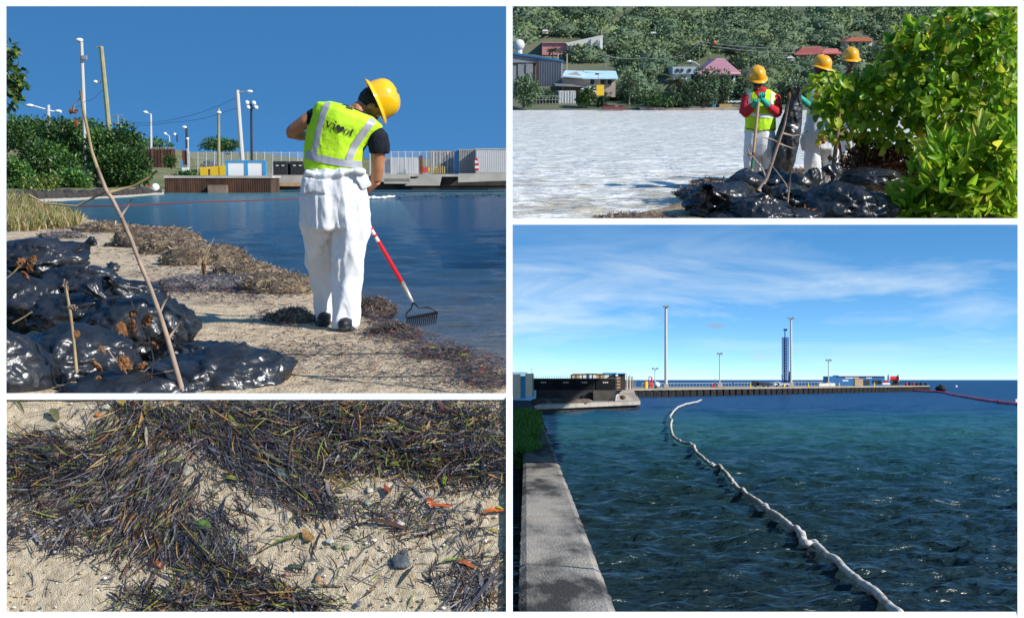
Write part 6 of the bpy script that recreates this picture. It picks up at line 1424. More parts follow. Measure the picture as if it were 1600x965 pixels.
# ================================================================ BAY: three workers, sacks, bushes, hillside
SHR = [(780, 352), (860, 342), (940, 330), (1000, 318), (1050, 305), (1080, 293), (1110, 284), (1160, 281), (1250, 270), (1350, 262), (1500, 256), (1620, 252)]
def hill_y(row): return 23.67 / (.356 - (110 - row) / FPX)
def hp(px, row): return at(px, row, hill_y(row))
def build_bay():
    use(TR); W = -TR.H
    rows = np.concatenate([np.arange(163, 200, .8), np.arange(200, 352, 1.3)]); cols = np.arange(788, 1606, 2.5)
    X, Y, Z = ground_sheet(TR, rows, cols, lambda X, Y, c, r: X * 0); cell = np.abs(np.gradient(Y, axis=0)); Z = W - .05 + waves(X, Y, cell, 18, .0045, .2, 1.2, n=34, spread=.5, sharp=.5)
    m = water_mat('glare_pale_bay_water', [(0, (.50, .45, .35)), (.15, (.72, .69, .61)), (.32, (.92, .89, .82)), (.45, (.60, .60, .54)), (.6, (.92, .90, .84)), (.78, (.66, .66, .61)), (1, (.90, .88, .84))], .22, ((6, (.3, 1, 1), .1), (14, (.3, 1, 1), -.1), (30, (.3, 1, 1), .1)), .9, 14, 70, spec=.8, nsc=2.6, nst=.55, nw=1.5)  # sun glare on the bay is painted as near-white bands in the base colour
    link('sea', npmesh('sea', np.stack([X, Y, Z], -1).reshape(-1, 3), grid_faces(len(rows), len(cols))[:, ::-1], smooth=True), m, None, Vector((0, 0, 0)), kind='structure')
    rows = np.arange(246, 356, 1.0)
    def zf(X, Y, c, r):
        sr = np.interp(c, [p[0] for p in SHR], [p[1] for p in SHR]) + 2 * wav(c * .05, c * 0, 3, 5); ys = TR.H * FPX / (sr - TR.h)
        return W - .06 + np.clip((ys - Y) * .06, -.4, .08) + .02 * wav(X, Y, 3, 15, octv=3) * (ys > Y)
    X, Y, Z = ground_sheet(TR, rows, cols, zf)
    link('sand', npmesh('sand', np.stack([X, Y, Z], -1).reshape(-1, 3), grid_faces(len(rows), len(cols))[:, ::-1], smooth=True), pm('weedy_sand', (.18, .11, .06), (.50, .38, .24), scale=2.2, rough=.95, bump=1.2, bscale=30, detail=12, lo=.36, hi=.6, c3=(.26, .17, .1)), None, Vector((0, 0, 0)), kind='structure')
    # hillside
    ys = np.linspace(57, 80, 60); cs = np.arange(786, 1612, 9); V = []
    for y in ys:
        for c in cs:
            x = (c - 800) / FPX * y; z = W - .15 + min(.35, (y - 57) * .12) + max(0, y - 62) * .356 + .5 * noise.noise(Vector((x * .12, y * .3, 3))) * .6  * min(1, max(0, (y - 66) / 10)); V.append((x, y, z))
    link('hillside', npmesh('hillside', V, grid_faces(len(ys), len(cs)), smooth=True), pm('scrubby_earth', (.06, .085, .045), (.13, .125, .08), scale=.25, rough=.95, detail=9, c3=(.1, .115, .06)), None, Vector((0, 0, 0)), kind='structure')
    g = np.random.RandomState(101); lp = []; tone = []
    for i in range(820):
        row = g.uniform(8, 160) if g.rand() < .85 else g.uniform(60, 160); px = g.uniform(790, 1606)
        if row < 32 + 8 * sin(px * .02) and 930 < px < 1240 and g.rand() < .8: continue
        if (1040 < px < 1165 and 88 < row < 150) or (840 < px < 950 and 60 < row < 95) or (1236 < px < 1320 and 76 < row < 110) or (1314 < px < 1370 and 60 < row < 90) or (px < 972 and 100 < row) or (px < 885 and 78 < row): continue
        y = hill_y(row); s = y / FPX; c = at(px, row, y); r = g.uniform(13, 30); lp.append((Vector((c.x, c.y, c.z + r * .25 * s)), (r * s, r * s, r * s * .62)))
    n = 140000; P, d, idx = crown_points(g, lp, n, .8); k = (d[:, 2] > -.4) & (d[:, 1] < .6); P, d, idx = P[k], d[k], idx[k]; n = len(P)
    tone = np.array([[.8, .9, .9], [1, 1, 1], [1.25, 1.2, .85], [.65, .78, .8]])[g.randint(0, 4, len(lp))] ** .6 * g.uniform(.88, 1.12, (len(lp), 1)); s_ = P[:, 1] / FPX
    col = palette(g, [(.125, .18, .095), (.15, .21, .105), (.18, .235, .115), (.225, .24, .13)], [3, 4, 3, 1], n, .15) * tone[idx]  # distance haze is put into these lightened, greyed leaf greens
    me = leaf_cloud('hillside_wood', P, unit(d + g.normal(0, .6, (n, 3))), unit(d + g.normal(0, .4, (n, 3)) + np.array([0, 0, .5])), s_ * g.uniform(3.5, 6.5, n), s_ * g.uniform(3, 5, n), col)
    link('hillside_wood', me, leafmat('hill_foliage', .9, .15), None, Vector((0, 0, 0)), 'dense green scrub and treetops covering the hillside across the bay', 'woodland', kind='stuff')
    V, F = ico(2); VV = np.array([list(v) for v in V]); FF = np.array(F); nl_ = len(lp); CV = np.array([list(l[0]) for l in lp])[:, None, :] + VV[None] * np.array([list(l[1]) for l in lp])[:, None, :] * .93 * (1 + .08 * g.normal(0, 1, (nl_, len(V), 1)))
    cc = np.repeat(np.array([(.13, .18, .10)]) * tone, len(V), 0)  # crown cores carry the same painted haze
    link('hillside_wood', npmesh('crowns', CV.reshape(-1, 3), (FF[None] + (np.arange(nl_) * len(V))[:, None, None]).reshape(-1, 3), cc, smooth=True), leafmat('hill_foliage', .9, .15), None, Vector((0, 0, 0)), 'rounded tree masses under the scrub on the hillside across the bay', 'woodland', kind='stuff')
    HAZED = ([(.09, .15, .07), (.11, .18, .08), (.14, .21, .09)], [3, 3, 1]); DK = ([(.065, .11, .06), (.08, .135, .065), (.10, .155, .07)], [3, 3, 1])  # far-shore haze is put into the tree greens
    for lab, px, row, w_, h_, y, sd, nl, pal in (('dark mangrove bush at the left edge before the grey hangar', 818, 167, 56, 50, 58, 201, 1500, HAZED), ('small bright bush in front of the white fence panel', 916, 165, 36, 30, 58.5, 202, 800, GREEN), ('broad tree between the tan house and the first palm', 982, 166, 34, 44, 61, 203, 1500, HAZED),
        ('pale leafy tree rising above the blue roofed house', 985, 118, 50, 26, 66.5, 204, 1200, HAZED), ('low hedge bush right of the red barge', 1025, 168, 66, 18, 58, 205, 900, GREEN), ('tallest dark tree on the shore below the pink roof', 1098, 170, 52, 60, 58, 206, 2000, DK), ('dark tree joined to the right of the tallest dark tree', 1126, 168, 46, 58, 59, 207, 1600, DK),
        ('low green bush under the second palm', 1062, 169, 40, 22, 58, 208, 700, HAZED), ('rounded olive tree crown above the blue and white building', 1066, 104, 86, 32, 68, 209, 1500, HAZED), ('dark bush behind the left worker with the stick', 1236, 170, 70, 58, 60, 210, 2200, DK), ('wide dark tree behind the middle worker', 1300, 170, 90, 64, 61, 211, 2600, DK), ('dark bush hanging over the small parked cars', 1160, 166, 30, 46, 62, 212, 800, DK),
        ('dark slope tree below the white house with orange roof', 1372, 112, 76, 34, 66, 213, 1400, DK), ('mid green tree filling the shore behind the leafy bush', 1390, 172, 110, 70, 62, 214, 2600, HAZED), ('low scrub left of the tall dark trees', 940, 166, 30, 22, 59, 215, 500, HAZED), ('olive scrub patch right behind the red barge', 1000, 164, 60, 28, 60, 216, 1100, HAZED), ('scrub under the hangar wall behind the wire fence', 848, 160, 60, 18, 60.3, 217, 700, HAZED), ('soft green scrub between the second palm and tallest dark tree', 1072, 160, 44, 40, 61, 218, 1100, HAZED)):
        tree('tree', lab, 'tree', px, row, w_, h_, y, sd, pal, nl, 4.2, 'trees along the far side of the bay', lumps=9, low=True)
    palm('drooping palm tree standing by the yellow sign on the shore', 982, 165, 36, 58.5, 221, 23, cols=([(.06, .09, .04), (.10, .12, .06)], [1, 1])); palm('palm tree with upright fronds left of the tallest dark tree', 1046, 166, 38, 58.5, 222, 24, cols=([(.08, .11, .05), (.14, .15, .08)], [1, 1]))
    palm('hillside palm above the ridge of the pink roof', 1142, 104, 22, 67, 223, 17, cols=([(.08, .10, .05), (.13, .14, .08)], [1, 1])); palm('hillside palm on the slope left of the red roof', 1205, 95, 24, 68, 224, 17, cols=([(.10, .12, .06), (.17, .16, .09)], [1, 1])); palm('small palm in front of the pink hall', 862, 108, 28, 65, 225, 12, cols=([(.08, .10, .05), (.12, .13, .07)], [1, 1]))
    # ---- buildings
    def bx(name, par, mat, x0, r0, x1, r1, y, dep, lab=None, cat=None, group=None):
        a, b = at(x0, r1, y), at(x1, r0, y); mb = MB(); mb.box(((a.x + b.x) / 2, y + dep / 2, (a.z + b.z) / 2), (b.x - a.x, dep, b.z - a.z)); return mb.build(name, M[mat] if isinstance(mat, str) else mat, par, label=lab, cat=cat, group=group)
    def face(name, par, mat, pts, y, dep):
        mb = MB(); mb.prism([at(a, b, y) for a, b in pts], (0, dep, 0)); return mb.build(name, M[mat] if isinstance(mat, str) else mat, par)
    def roof(name, par, mat, pts, y, back, lift=0):     # pts front eave left/right then ridge right/left, the ridge further back
        (a, b), (c, d_), (e, f), (g_, h_) = pts; mb = MB(); q = [at(a, b, y), at(c, d_, y), at(e, f, y + back), at(g_, h_, y + back)]; mb.prism(q, (0, 0, -.06)); return mb.build(name, M[mat] if isinstance(mat, str) else mat, par)
    M['hangar'] = pm('grey_metal_siding', (.24, .255, .29), (.29, .30, .34), scale=1, rough=.6); M['skyroof'] = pm('pale_blue_roof', (.42, .62, .74), (.5, .68, .8), scale=1, rough=.5); M['tanw'] = pm('pinkish_tan_wall', (.40, .33, .28), (.46, .38, .33), scale=1, rough=.9); M['pinkroof'] = pm('pink_roof', (.62, .30, .38), (.68, .36, .43), scale=1, rough=.8)
    M['redroof'] = pm('dusty_red_roof', (.42, .11, .10), (.50, .15, .13), scale=1, rough=.85); M['pinkw'] = pm('coral_wall', (.5, .2, .18), (.56, .25, .22), scale=1, rough=.9); M['creamw'] = pm('pale_far_wall', (.62, .6, .54), rough=.8)
    t = thing('hangar', 'grey metal hangar with large sliding doors at the left edge of the bay', 'hangar', at(840, 142, 64)); face('wall', t, 'hangar', [(785, 142), (880, 142), (880, 96), (801, 84), (785, 82)], 64, 8); face('roof_edge', t, 'blue_dark', [(785, 80), (801, 82), (881, 94), (881, 97), (801, 85), (785, 83)], 63.9, 8.3)
    for i in range(3): bx('door_leaf', t, 'grey', 801 + i * 12.2 - 4, 100, 812.4 + i * 12.2 - 4, 142, 63.85 - .04 * i, .12)
    bx('door_rail', t, 'charcoal', 797, 98, 840, 100, 63.8, .2); bx('door_post', t, 'brown', 837, 98, 840, 134, 63.8, .15); bx('lamp', t, 'charcoal', 837, 93, 842, 95.5, 63.7, .2)
    for i in range(10): bx('siding_rib', t, 'hangar', 842 + i * 3.8, 97, 843 + i * 3.8, 141, 63.93, .06)
    t = thing('tan_house', 'long tan house with pale blue roofs behind the grey canopy', 'house', at(920, 142, 61.9)); bx('wall', t, 'tanw', 880, 122, 962, 152, 61.9, 3); face('gable', t, 'tanw', [(880, 122), (913, 122), (901, 112), (880, 118)], 61.8, .1)
    roof('roof', t, 'skyroof', [(910, 121.5), (966, 122), (962, 111), (912, 110.5)], 61.6, 1.6); roof('roof', t, 'skyroof', [(879, 118), (912, 121), (911, 111), (883, 110)], 61.5, 1.4)
    for x in (922, 938, 949): f = bx('window', t, 'whitep', x - .5, 123.5, x + 7.5, 132.5, 61.83, .1); bx('pane', f, 'glass', x, 124, x + 7, 132, 61.78, .06)
    t = thing('white_fence_panel', 'white corrugated fence panel on the shore under the canopy', 'fence', at(886, 163, 60))
    for i in range(13): bx('sheet', t, 'whitep' if i % 4 else 'galv', 872 + i * 2.15, 142, 873.9 + i * 2.15, 163, 60 - .04 * (i % 2), .1)
    t = thing('grey_canopy', 'low grey canopy sticking out beside the hangar', 'canopy', at(890, 142, 61)); face('roof', t, 'grey', [(866, 131), (895, 132), (916, 136.5), (868, 134.5)], 61, 2.5)
    for x in (870, 884, 908): bx('post', t, 'charcoal', x, 134, x + 1.2, 160, 61.2, .08)
    t = thing('white_tarp', 'white tarpaulin hump beside the yellow sign', 'tarpaulin', at(918, 146, 61)); face('sheet', t, 'whitep', [(906, 145), (932, 145), (930, 138), (920, 133.5), (908, 139)], 60.8, 1)
    t = thing('yellow_sign', 'yellow square sign on a post at the water side', 'sign', at(938, 160, 58.2)); bx('board', t, 'yellow', 932, 133, 944, 149.5, 58.2, .06); bx('post', t, 'brown', 932, 128, 933.2, 163, 58.26, .06); bx('post', t, 'brown', 943, 149, 944, 163, 58.26, .06)
    t = thing('shore_lamp', 'thin black lamp before the tan house', 'lamp', at(933, 160, 60.8)); bx('pole', t, 'charcoal', 934.4, 116, 935.3, 150, 60.8, .06); bx('head', t, 'charcoal', 930, 114.8, 936, 117, 60.8, .15)
    for i, (x, lab) in enumerate(((852, 'dark machine under the hangar wall, nearer the mangrove bush'), (866, 'dark machine under the canopy, nearer the white fence'))):
        t = thing('parked_machine', lab, 'machine', at(x, 160, 61)); c = at(x, 161, 61); s = 61 / FPX
        MB().box((c.x, c.y, c.z + 8 * s), (14 * s, 1, 8 * s), bev=.08).build('body', M['charcoal'], t); MB().box((c.x + 2 * s, c.y, c.z + 15 * s), (8 * s, .9, 7 * s), bev=.06).build('cabin', M['black'], t)
        for u in (-4, 4): MB().cyl((c.x + u * s, c.y - .55, c.z + 3.4 * s), (c.x + u * s, c.y - .4, c.z + 3.4 * s), 3.3 * s, n=12).build('wheel', M['black'], t)
    t = thing('wire_fence', 'low wire fence along the shore before the hangar', 'fence', at(850, 163, 59.5))
    for i in range(9): bx('post', t, 'galv', 833 + i * 5, 150, 833.5 + i * 5, 163, 59.5, .04)
    bx('rail', t, 'galv', 833, 150, 874, 150.4, 59.48, .03); bx('rail', t, 'galv', 833, 156, 874, 156.4, 59.48, .03)
    t = thing('round_tank', 'white round tank on a tower behind the hangar', 'tank', at(811, 84, 66)); c = at(811, 70.5, 66); MB().ell(c, (.28, .28, .28), 16, 10).build('tank', M['creamw'], t, smooth=True); MB().cyl(at(811, 90, 66), at(811, 78, 66), .16, n=10).build('pedestal', M['creamw'], t)
    zc = 68
    t = thing('coral_hall', 'coral pink hall with a white wedge shaped roof on the hillside', 'building', at(890, 84, zc)); bx('wall', t, 'pinkw', 847, 67, 887, 86, zc, 2.5); bx('parapet', t, 'pinkw', 847, 66, 887, 67.5, zc - .1, 2.6); face('roof', t, 'creamw', [(884, 67.5), (941, 55), (940, 72), (888, 72)], zc - .2, 1.6); face('wedge_side', t, 'whitep', [(933, 70), (941.5, 56), (941.5, 77), (935, 77)], zc - .4, .1); bx('mast', t, 'whitep', 939.8, 47, 940.8, 78, zc - .5, .06)
    bx('low_wall', t, 'creamw', 886, 71, 926, 78, zc - .1, 1)
    for x, lab in ((885, 'tan pole below the coral hall'), (871, 'pale trunk like pole left of the tan pole')): bx('utility_pole', None, 'tanw', x, 84, x + 2.2, 112, 66, .1, lab, 'pole')
    t = thing('pink_roof_house', 'white house under a wide pink hipped roof', 'house', at(1123, 130, 64)); roof('roof', t, 'pinkroof', [(1089, 114.5), (1158, 114.5), (1131, 91.5), (1119, 91.5)], 63.4, 2); face('hip', t, 'pinkroof', [(1089, 115), (1158, 115), (1131, 92), (1119, 92)], 63.45, 1.8); bx('wall', t, 'whitep', 1130, 115, 1149, 131, 63.7, 2); bx('shade_wall', t, 'tanw', 1100, 115, 1130, 131, 63.8, 2)
    for x in (1133, 1141): f = bx('window', t, 'skyroof', x, 117, x + 5.5, 124, 63.64, .06); bx('pane', f, 'glass', x + .8, 118, x + 4.7, 123.4, 63.6, .05)
    t = thing('blue_white_building', 'flat blue and white building left of the pink roof', 'building', at(1071, 124, 64)); bx('wall', t, pm('dull_blue_wall', (.42, .5, .6), rough=.8), 1051, 104.5, 1090, 116, 64, 2); bx('lower_wall', t, 'whitep', 1052, 116, 1080, 128, 64.1, 2)
    for x in (1057, 1064, 1076): bx('window', t, 'charcoal', x, 107.5, x + 4, 112, 63.95, .06)
    t = thing('red_roof_villa', 'long villa with dusty red roofs behind the middle helmet', 'house', at(1275, 92, 67.5)); roof('roof', t, 'redroof', [(1241, 84.5), (1292, 84.5), (1282, 73), (1252, 75)], 66.8, 1.5); roof('roof', t, 'redroof', [(1284, 83), (1316, 83), (1308, 76), (1290, 76)], 66.4, 1.5); face('hip', t, 'redroof', [(1241, 85), (1292, 85), (1282, 73.6), (1252, 75.6)], 66.85, 1.4); bx('wall', t, 'pinkw', 1244, 84.5, 1314, 94, 67, 2)
    t = thing('orange_roof_house', 'white house with an orange red roof above the rear helmet', 'house', at(1341, 75, 69)); face('hip', t, pm('orange_roof', (.55, .17, .1), rough=.8), [(1320, 65), (1365, 65), (1357, 58), (1330, 58.5)], 68, 1.8); bx('wall', t, 'creamw', 1321, 65, 1363, 77, 68.2, 2)
    for x in (1327, 1337, 1348): bx('window', t, 'charcoal', x, 67, x + 4, 71, 68.1, .06)
    for px, row, w_, mt, lab in ((903 + 118, 53.5, 10, 'creamw', 'small white building among the trees right of the wedge roof'), (985, 59, 9, 'creamw', 'tiny cream building left of the small white one'), (852, 50, 9, 'creamw', 'little pale building with an orange end on the upper hill'), (1100, 27, 3, 'whitep', 'white speck of a mast base high on the hill'), (1386, 47, 22, 'galv', 'long low grey wall high on the hill near the bush'), (1432, 57, 7, 'pinkw', 'pink building glimpsed left of the tall bush'), (1235, 92, 10, 'creamw', 'small pale hut left of the red roofed villa')):
        y = hill_y(row + 3); t = thing('hill_house', lab, 'house', at(px, row + 3, y)); bx('wall', t, mt, px - w_ / 2, row - 1.5, px + w_ / 2, row + 3, y - 1.5, 1); face('roof', t, 'whitep' if mt == 'creamw' else 'grey', [(px - w_ / 2 - 1, row - 1), (px + w_ / 2 + 1, row - 1), (px + w_ / 3, row - 3.4), (px - w_ / 3, row - 3.4)], y - 1.6, 1.1)
    # poles and wires
    PL = [(947, 84, 112, 'utility pole above the tan house'), (1006, 88, 112, 'utility pole in the trees midway along the wires'), (1065, 84, 116, 'utility pole at the blue and white building'), (1093, 62, 118, 'tallest utility pole beside the pink roof')]
    for px, r0, r1, lab in PL:
        t = thing('utility_pole', lab, 'utility pole', at(px, r1, 62.4)); bx('pole', t, 'grey', px - .6, r0, px + .6, r1, 62.4, .05)
        for k in (0, 1): bx('crossarm', t, 'grey', px - 5, r0 + 2.5 + k * 4, px + 5, r0 + 3.2 + k * 4, 62.35, .04)
    MB().tube([at(1093, 103, 62.3), at(1085, 97, 62.3), at(1078, 96, 62.3)], .03, 5).build('lamp_arm', M['galv'], t); MB().ell(at(1077, 96, 62.3), (.12, .08, .05), 8, 5).build('lamp_head', M['lampwhite'], t)
    for i, (a, b, c_, d_, lab) in enumerate(((947, 87, 1006, 91, 'left span of hillside wire above the tan house'), (1006, 91, 1065, 87, 'second span of hillside wire between the tree poles'), (1093, 65, 1230, 76, 'long wire carrying the orange marker ball'), (1065, 87, 1093, 66, 'short steep span of wire up to the tallest pole'), (1093, 70, 1260, 84, 'lowest long wire running right from the tallest pole'))):
        P = [at(a + (c_ - a) * u, b + (d_ - b) * u + 3 * sin(pi * u), 62.3) for u in np.linspace(0, 1, 12)]; MB().tube(P, .012, 4).build('overhead_wire', M['grey'], None, label=lab, cat='wire')
    MB().ell(at(1116.5, 66.5, 62.25), (.085, .085, .085), 12, 8).build('marker_ball', pm('orange_marker', (.75, .12, .03), rough=.5), None, smooth=True, label='orange warning ball hanging on the hillside wire', cat='marker ball')
    # shore cars and barge
    for px, mt, lab in ((1136, 'lampwhite', 'small white car parked below the dark trees'), (1150, 'galv', 'small silver car right of the white one')):
        t = thing('parked_car', lab, 'car', at(px, 162, 60)); c = at(px, 162, 60); s = 60 / FPX; MB().box((c.x, c.y, c.z + 2.6 * s), (13 * s, .7, 3.4 * s), bev=.03).build('body', M[mt], t); MB().box((c.x, c.y, c.z + 5.4 * s), (8 * s, .6, 2.6 * s), bev=.03).build('cabin', M['glass'], t)
        for u in (-4, 4): MB().cyl((c.x + u * s, c.y - .4, c.z + 1.4 * s), (c.x + u * s, c.y - .3, c.z + 1.4 * s), 1.4 * s, n=10).build('wheel', M['black'], t)
    bx('goods_box', None, pm('mustard_box', (.4, .3, .12), rough=.8), 1124, 163, 1144, 168, 58.5, .5, 'mustard coloured low box on the shore below the cars', 'box'); bx('goods_box', None, 'blue_dark', 1113, 160, 1119, 169, 58.4, .3, 'small dark blue box left of the mustard box', 'box')
    t = thing('barge', 'small rusty red barge moored off the far shore', 'barge', gr(960, 172)); c = gr(960, 171.5); s = c.y / FPX
    MB().prism([(c.x - 17 * s, c.y, c.z), (c.x + 17 * s, c.y, c.z), (c.x + 18.5 * s, c.y, c.z + 4 * s), (c.x - 18.5 * s, c.y, c.z + 4.4 * s)], (0, .6, 0)).build('hull', pm('barge_red', (.14, .03, .035), (.22, .05, .05), scale=2, rough=.8), t)
    for u in (-13, -6, 3, 11): MB().box((c.x + u * s, c.y + .2, c.z + 5.4 * s), (5 * s, .3, 2.6 * s)).build('cargo', M['rust'] if u != 3 else pm('mauve', (.3, .12, .14), rough=.8), t)
    MB().prism([at(1000, 172, 57.5), at(1155, 174, 57.5), at(1155, 169.5, 57.5), at(1000, 168.5, 57.5)], (0, 1.5, .02)).build('shore_bank', pm('tan_shore', (.16, .12, .09), (.4, .33, .26), scale=1.5, rough=.95), None, kind='structure')
def leaf_shape(mat, wide=1.0, tip=.25):
    mb = MB(); n = 12; V = [(0, 0, 0)]; 
    for i in range(n):
        a = 2 * pi * i / n; r = 1 + tip * max(0, cos(a)) ** 6; V.append((.5 + .5 * cos(a) * r, .5 * wide * sin(a), .16 * abs(sin(a)) - .10 * (cos(a)) ** 2))
    V[0] = (.5, 0, -.02); mb.v = V; mb.f = [(0, 1 + i, 1 + (i + 1) % n) for i in range(n)]; me = mb.mesh('leaf', True); me.materials.append(mat); return me
def basis(D, Nn, L_, P):
    X = Vector(D).normalized(); Z = Vector(Nn); Z = (Z - X * Z.dot(X)).normalized(); Yv = Z.cross(X); m = Matrix((X, Yv, Z)).transposed().to_4x4(); return Matrix.Translation(P) @ m @ Matrix.Scale(L_, 4)
def leafy_bush(label, name, lobes, y, n, lpx, seed, cols, wts, wide=.8, trunk_pts=(), stems=10, dep=.5, tip=.2, base=None, droop=-.5):
    """a broad leaved bush; lobes = (px, row, rx, ry); the nearest 300 leaves are pieces of their own"""
    g = np.random.RandomState(seed); s = y / FPX; b = gr(*base) if base else at(lobes[0][0], 330, y); t = thing(name, label, 'bush', b)
    lp = [(at(px, row, y + g.uniform(-.2, .3)), (rx * s, dep * g.uniform(.7, 1.1), ry * s)) for px, row, rx, ry in lobes]
    P, d, idx = crown_points(g, lp, n, .25); D = unit(d * .5 + g.normal(0, .6, (n, 3)) + np.array([0, 0, droop])); Nn = unit(d * .4 + g.normal(0, .6, (n, 3)) + np.array([0, -.8, .45]))
    Ls = lpx * s * g.uniform(.65, 1.25, n); order = np.argsort(P[:, 1]); near = order[:900]; pick = set(g.choice(near, min(300, len(near)), replace=False).tolist())
    mats = [M.get('lf%d' % seed + str(i)) or pm('leaf_tone_%d_%d' % (seed, i), c, rough=.38, rnd_obj=.22, trans=.62, spec=.5) for i, c in enumerate(cols)]; mes = [leaf_shape(m_, wide, tip) for m_ in mats]; w = np.array(wts) / sum(wts); lt = g.choice(len(cols), n, p=w)
    bo = np.array(b)
    for i in pick: inst('leaf', mes[lt[i]], t, basis(D[i], Nn[i], Ls[i], Vector(P[i] - bo)))
    rest = np.array([i for i in range(n) if i not in pick]); m_ = len(rest)
    # the rest joined, with the same rounded outline
    base_v = np.array([v.co[:] for v in mes[0].vertices]); nf = 12; X = unit(D[rest]); Z = Nn[rest] - X * (Nn[rest] * X).sum(1, keepdims=True); Z = unit(Z); Yv = np.cross(Z, X)
    V = (P[rest] - bo)[:, None, :] + (base_v[None, :, 0:1] * X[:, None, :] + base_v[None, :, 1:2] * Yv[:, None, :] + base_v[None, :, 2:3] * Z[:, None, :]) * Ls[rest][:, None, None]
    F = np.array([(0, 1 + i, 1 + (i + 1) % nf) for i in range(nf)])[None] + (np.arange(m_) * 13)[:, None, None]
    col = np.repeat(np.array(cols)[lt[rest]] * g.uniform(.75, 1.25, (m_, 1)), 13, 0)
    o = link('foliage', npmesh('foliage', V.reshape(-1, 3), F.reshape(-1, 3), col, smooth=True), leafmat('broad_foliage', .38, .62), t, b); o['kind'] = 'stuff'
    mb = MB()
    for k in range(stems):
        c, r = lp[g.randint(len(lp))]; e = c + Vector((g.uniform(-.8, .8) * r[0], g.uniform(-.5, .5) * r[1], g.uniform(-.2, .9) * r[2])); q0 = b + Vector((g.uniform(-.25, .25) * (1.0), 0, 0)); md = q0.lerp(e, .5) + Vector((g.normal(0, .1), 0, g.normal(0, .08))); mb.tube([q0, md, e], [.022, .014, .006], 6)
    mb.build('branch', M['twigbr'], t)
    return t
def build_bushes():
    use(TR); M['twigbr'] = pm('brown_twig', (.14, .075, .045), (.26, .16, .1), scale=14, rough=.85)
    GC = [(.09, .23, .015), (.20, .38, .02), (.36, .52, .03), (.58, .60, .05), (.65, .42, .05)]
    leafy_bush('tall broad leaved bush filling the upper right of the bay view', 'sea_grape_bush', [(1560, 60, 50, 60), (1500, 50, 55, 50), (1460, 100, 55, 50), (1540, 140, 60, 55), (1480, 170, 60, 50), (1585, 200, 40, 50), (1445, 150, 40, 45), (1430, 60, 22, 26), (1540, 20, 60, 24), (1500, 215, 60, 34), (1590, 110, 26, 90)], 16.2, 2400, 14, 301, GC, [3, 5, 5, 1.3, .15], base=(1500, 300), dep=.6)
    leafy_bush('lighter branch of rounded leaves reaching in front of two workers', 'sea_grape_bush', [(1405, 85, 22, 40), (1400, 150, 36, 40), (1360, 150, 34, 34), (1330, 185, 34, 34), (1300, 130, 26, 20), (1292, 165, 22, 22), (1370, 205, 34, 30), (1425, 210, 30, 34), (1385, 120, 30, 30), (1300, 200, 12, 14), (1350, 115, 16, 12), (1310, 150, 26, 30)], 16.4, 820, 14, 302, GC, [2, 4, 5, 2, .35], base=(1345, 296), dep=.35)
    leafy_bush('bright yellow green bush of long leaves in the lower right corner', 'leafy_shrub', [(1560, 280, 44, 50), (1500, 300, 50, 44), (1440, 320, 44, 28), (1545, 230, 36, 26), (1480, 240, 34, 22), (1580, 330, 40, 40), (1460, 275, 30, 26), (1410, 335, 26, 20), (1585, 225, 20, 30)], 14.6, 1250, 26, 303, [(.16, .34, .02), (.32, .52, .03), (.48, .62, .05), (.6, .58, .05)], [3, 5, 4, 1], wide=.42, base=(1520, 345), dep=.4, tip=.5, droop=.3)
    # dry brown tangle under the bushes
    g = np.random.RandomState(310); n = 2300; c = at(1385, 258, 16.6); s = 16.6 / FPX; b = gr(1385, 285); t = thing('dry_bush', 'tangle of rust brown dead leaves under the leafy branch', 'bush', b)
    lp = [(at(1345, 250, 16.6), (34 * s, .2, 20 * s)), (at(1385, 245, 16.6), (40 * s, .25, 26 * s)), (at(1425, 265, 16.7), (34 * s, .25, 24 * s)), (at(1350, 225, 16.6), (14 * s, .1, 14 * s)), (at(1340, 270, 16.4), (20 * s, .1, 8 * s))]
    P, d, idx = crown_points(g, lp, n, .1); link('dead_leaves', leaf_cloud('dead_leaves', P - np.array(b), unit(g.normal(0, 1, (n, 3))), unit(g.normal(0, 1, (n, 3)) + np.array([0, -.7, .3])), s * g.uniform(5, 11, n), s * g.uniform(3, 6, n), palette(g, [(.10, .035, .018), (.18, .07, .03), (.30, .13, .05), (.05, .025, .018)], [3, 3, 1, 2], n)), leafmat('dead_foliage', .8, .2), t, b)
    mb = MB()
    for k in range(46): a = at(g.uniform(1330, 1440), g.uniform(280, 292), 16.6); e = at(g.uniform(1325, 1450), g.uniform(200, 262), 16.6); mb.tube([a, a.lerp(e, .5) + Vector((g.normal(0, .06), 0, 0)), e], [.012, .009, .005], 5)
    mb.build('branch', M['twigbr'], t)
    def twig(lab, paths, y, r0, mat='twigbr', leaves=()):
        s = y / FPX; t = thing('dead_twig', lab, 'twig', at(paths[0][0][0], paths[0][0][1], y))
        for i, p_ in enumerate(paths): MB().tube([at(a, b, y) for a, b in p_], [r0 * s * (1 - .6 * k / (len(p_) - 1)) * (1 if i == 0 else .5) for k in range(len(p_))], 7).build('stem' if i == 0 else 'side_shoot', M[mat], t, smooth=True)
        for k, (a, b, w_, h_, m_) in enumerate(leaves):
            V, F = ico(2); c = at(a, b, y - .02); mb = MB(); mb.v = []
            for v in V: r = 1 + .6 * noise.noise(v * 2.2 + Vector((k, a, 0))); mb.v.append((c.x + v.x * w_ / 2 * s * r, c.y + v.y * w_ / 4 * s * r, c.z + v.z * h_ / 2 * s * r))
            mb.f = [tuple(f) for f in F]; mb.build('dead_leaf', m_, t)
    YL = pm('yellow_leaf', (.55, .42, .02), (.62, .5, .05), scale=20, rough=.5, trans=.3); DD = M['dead']
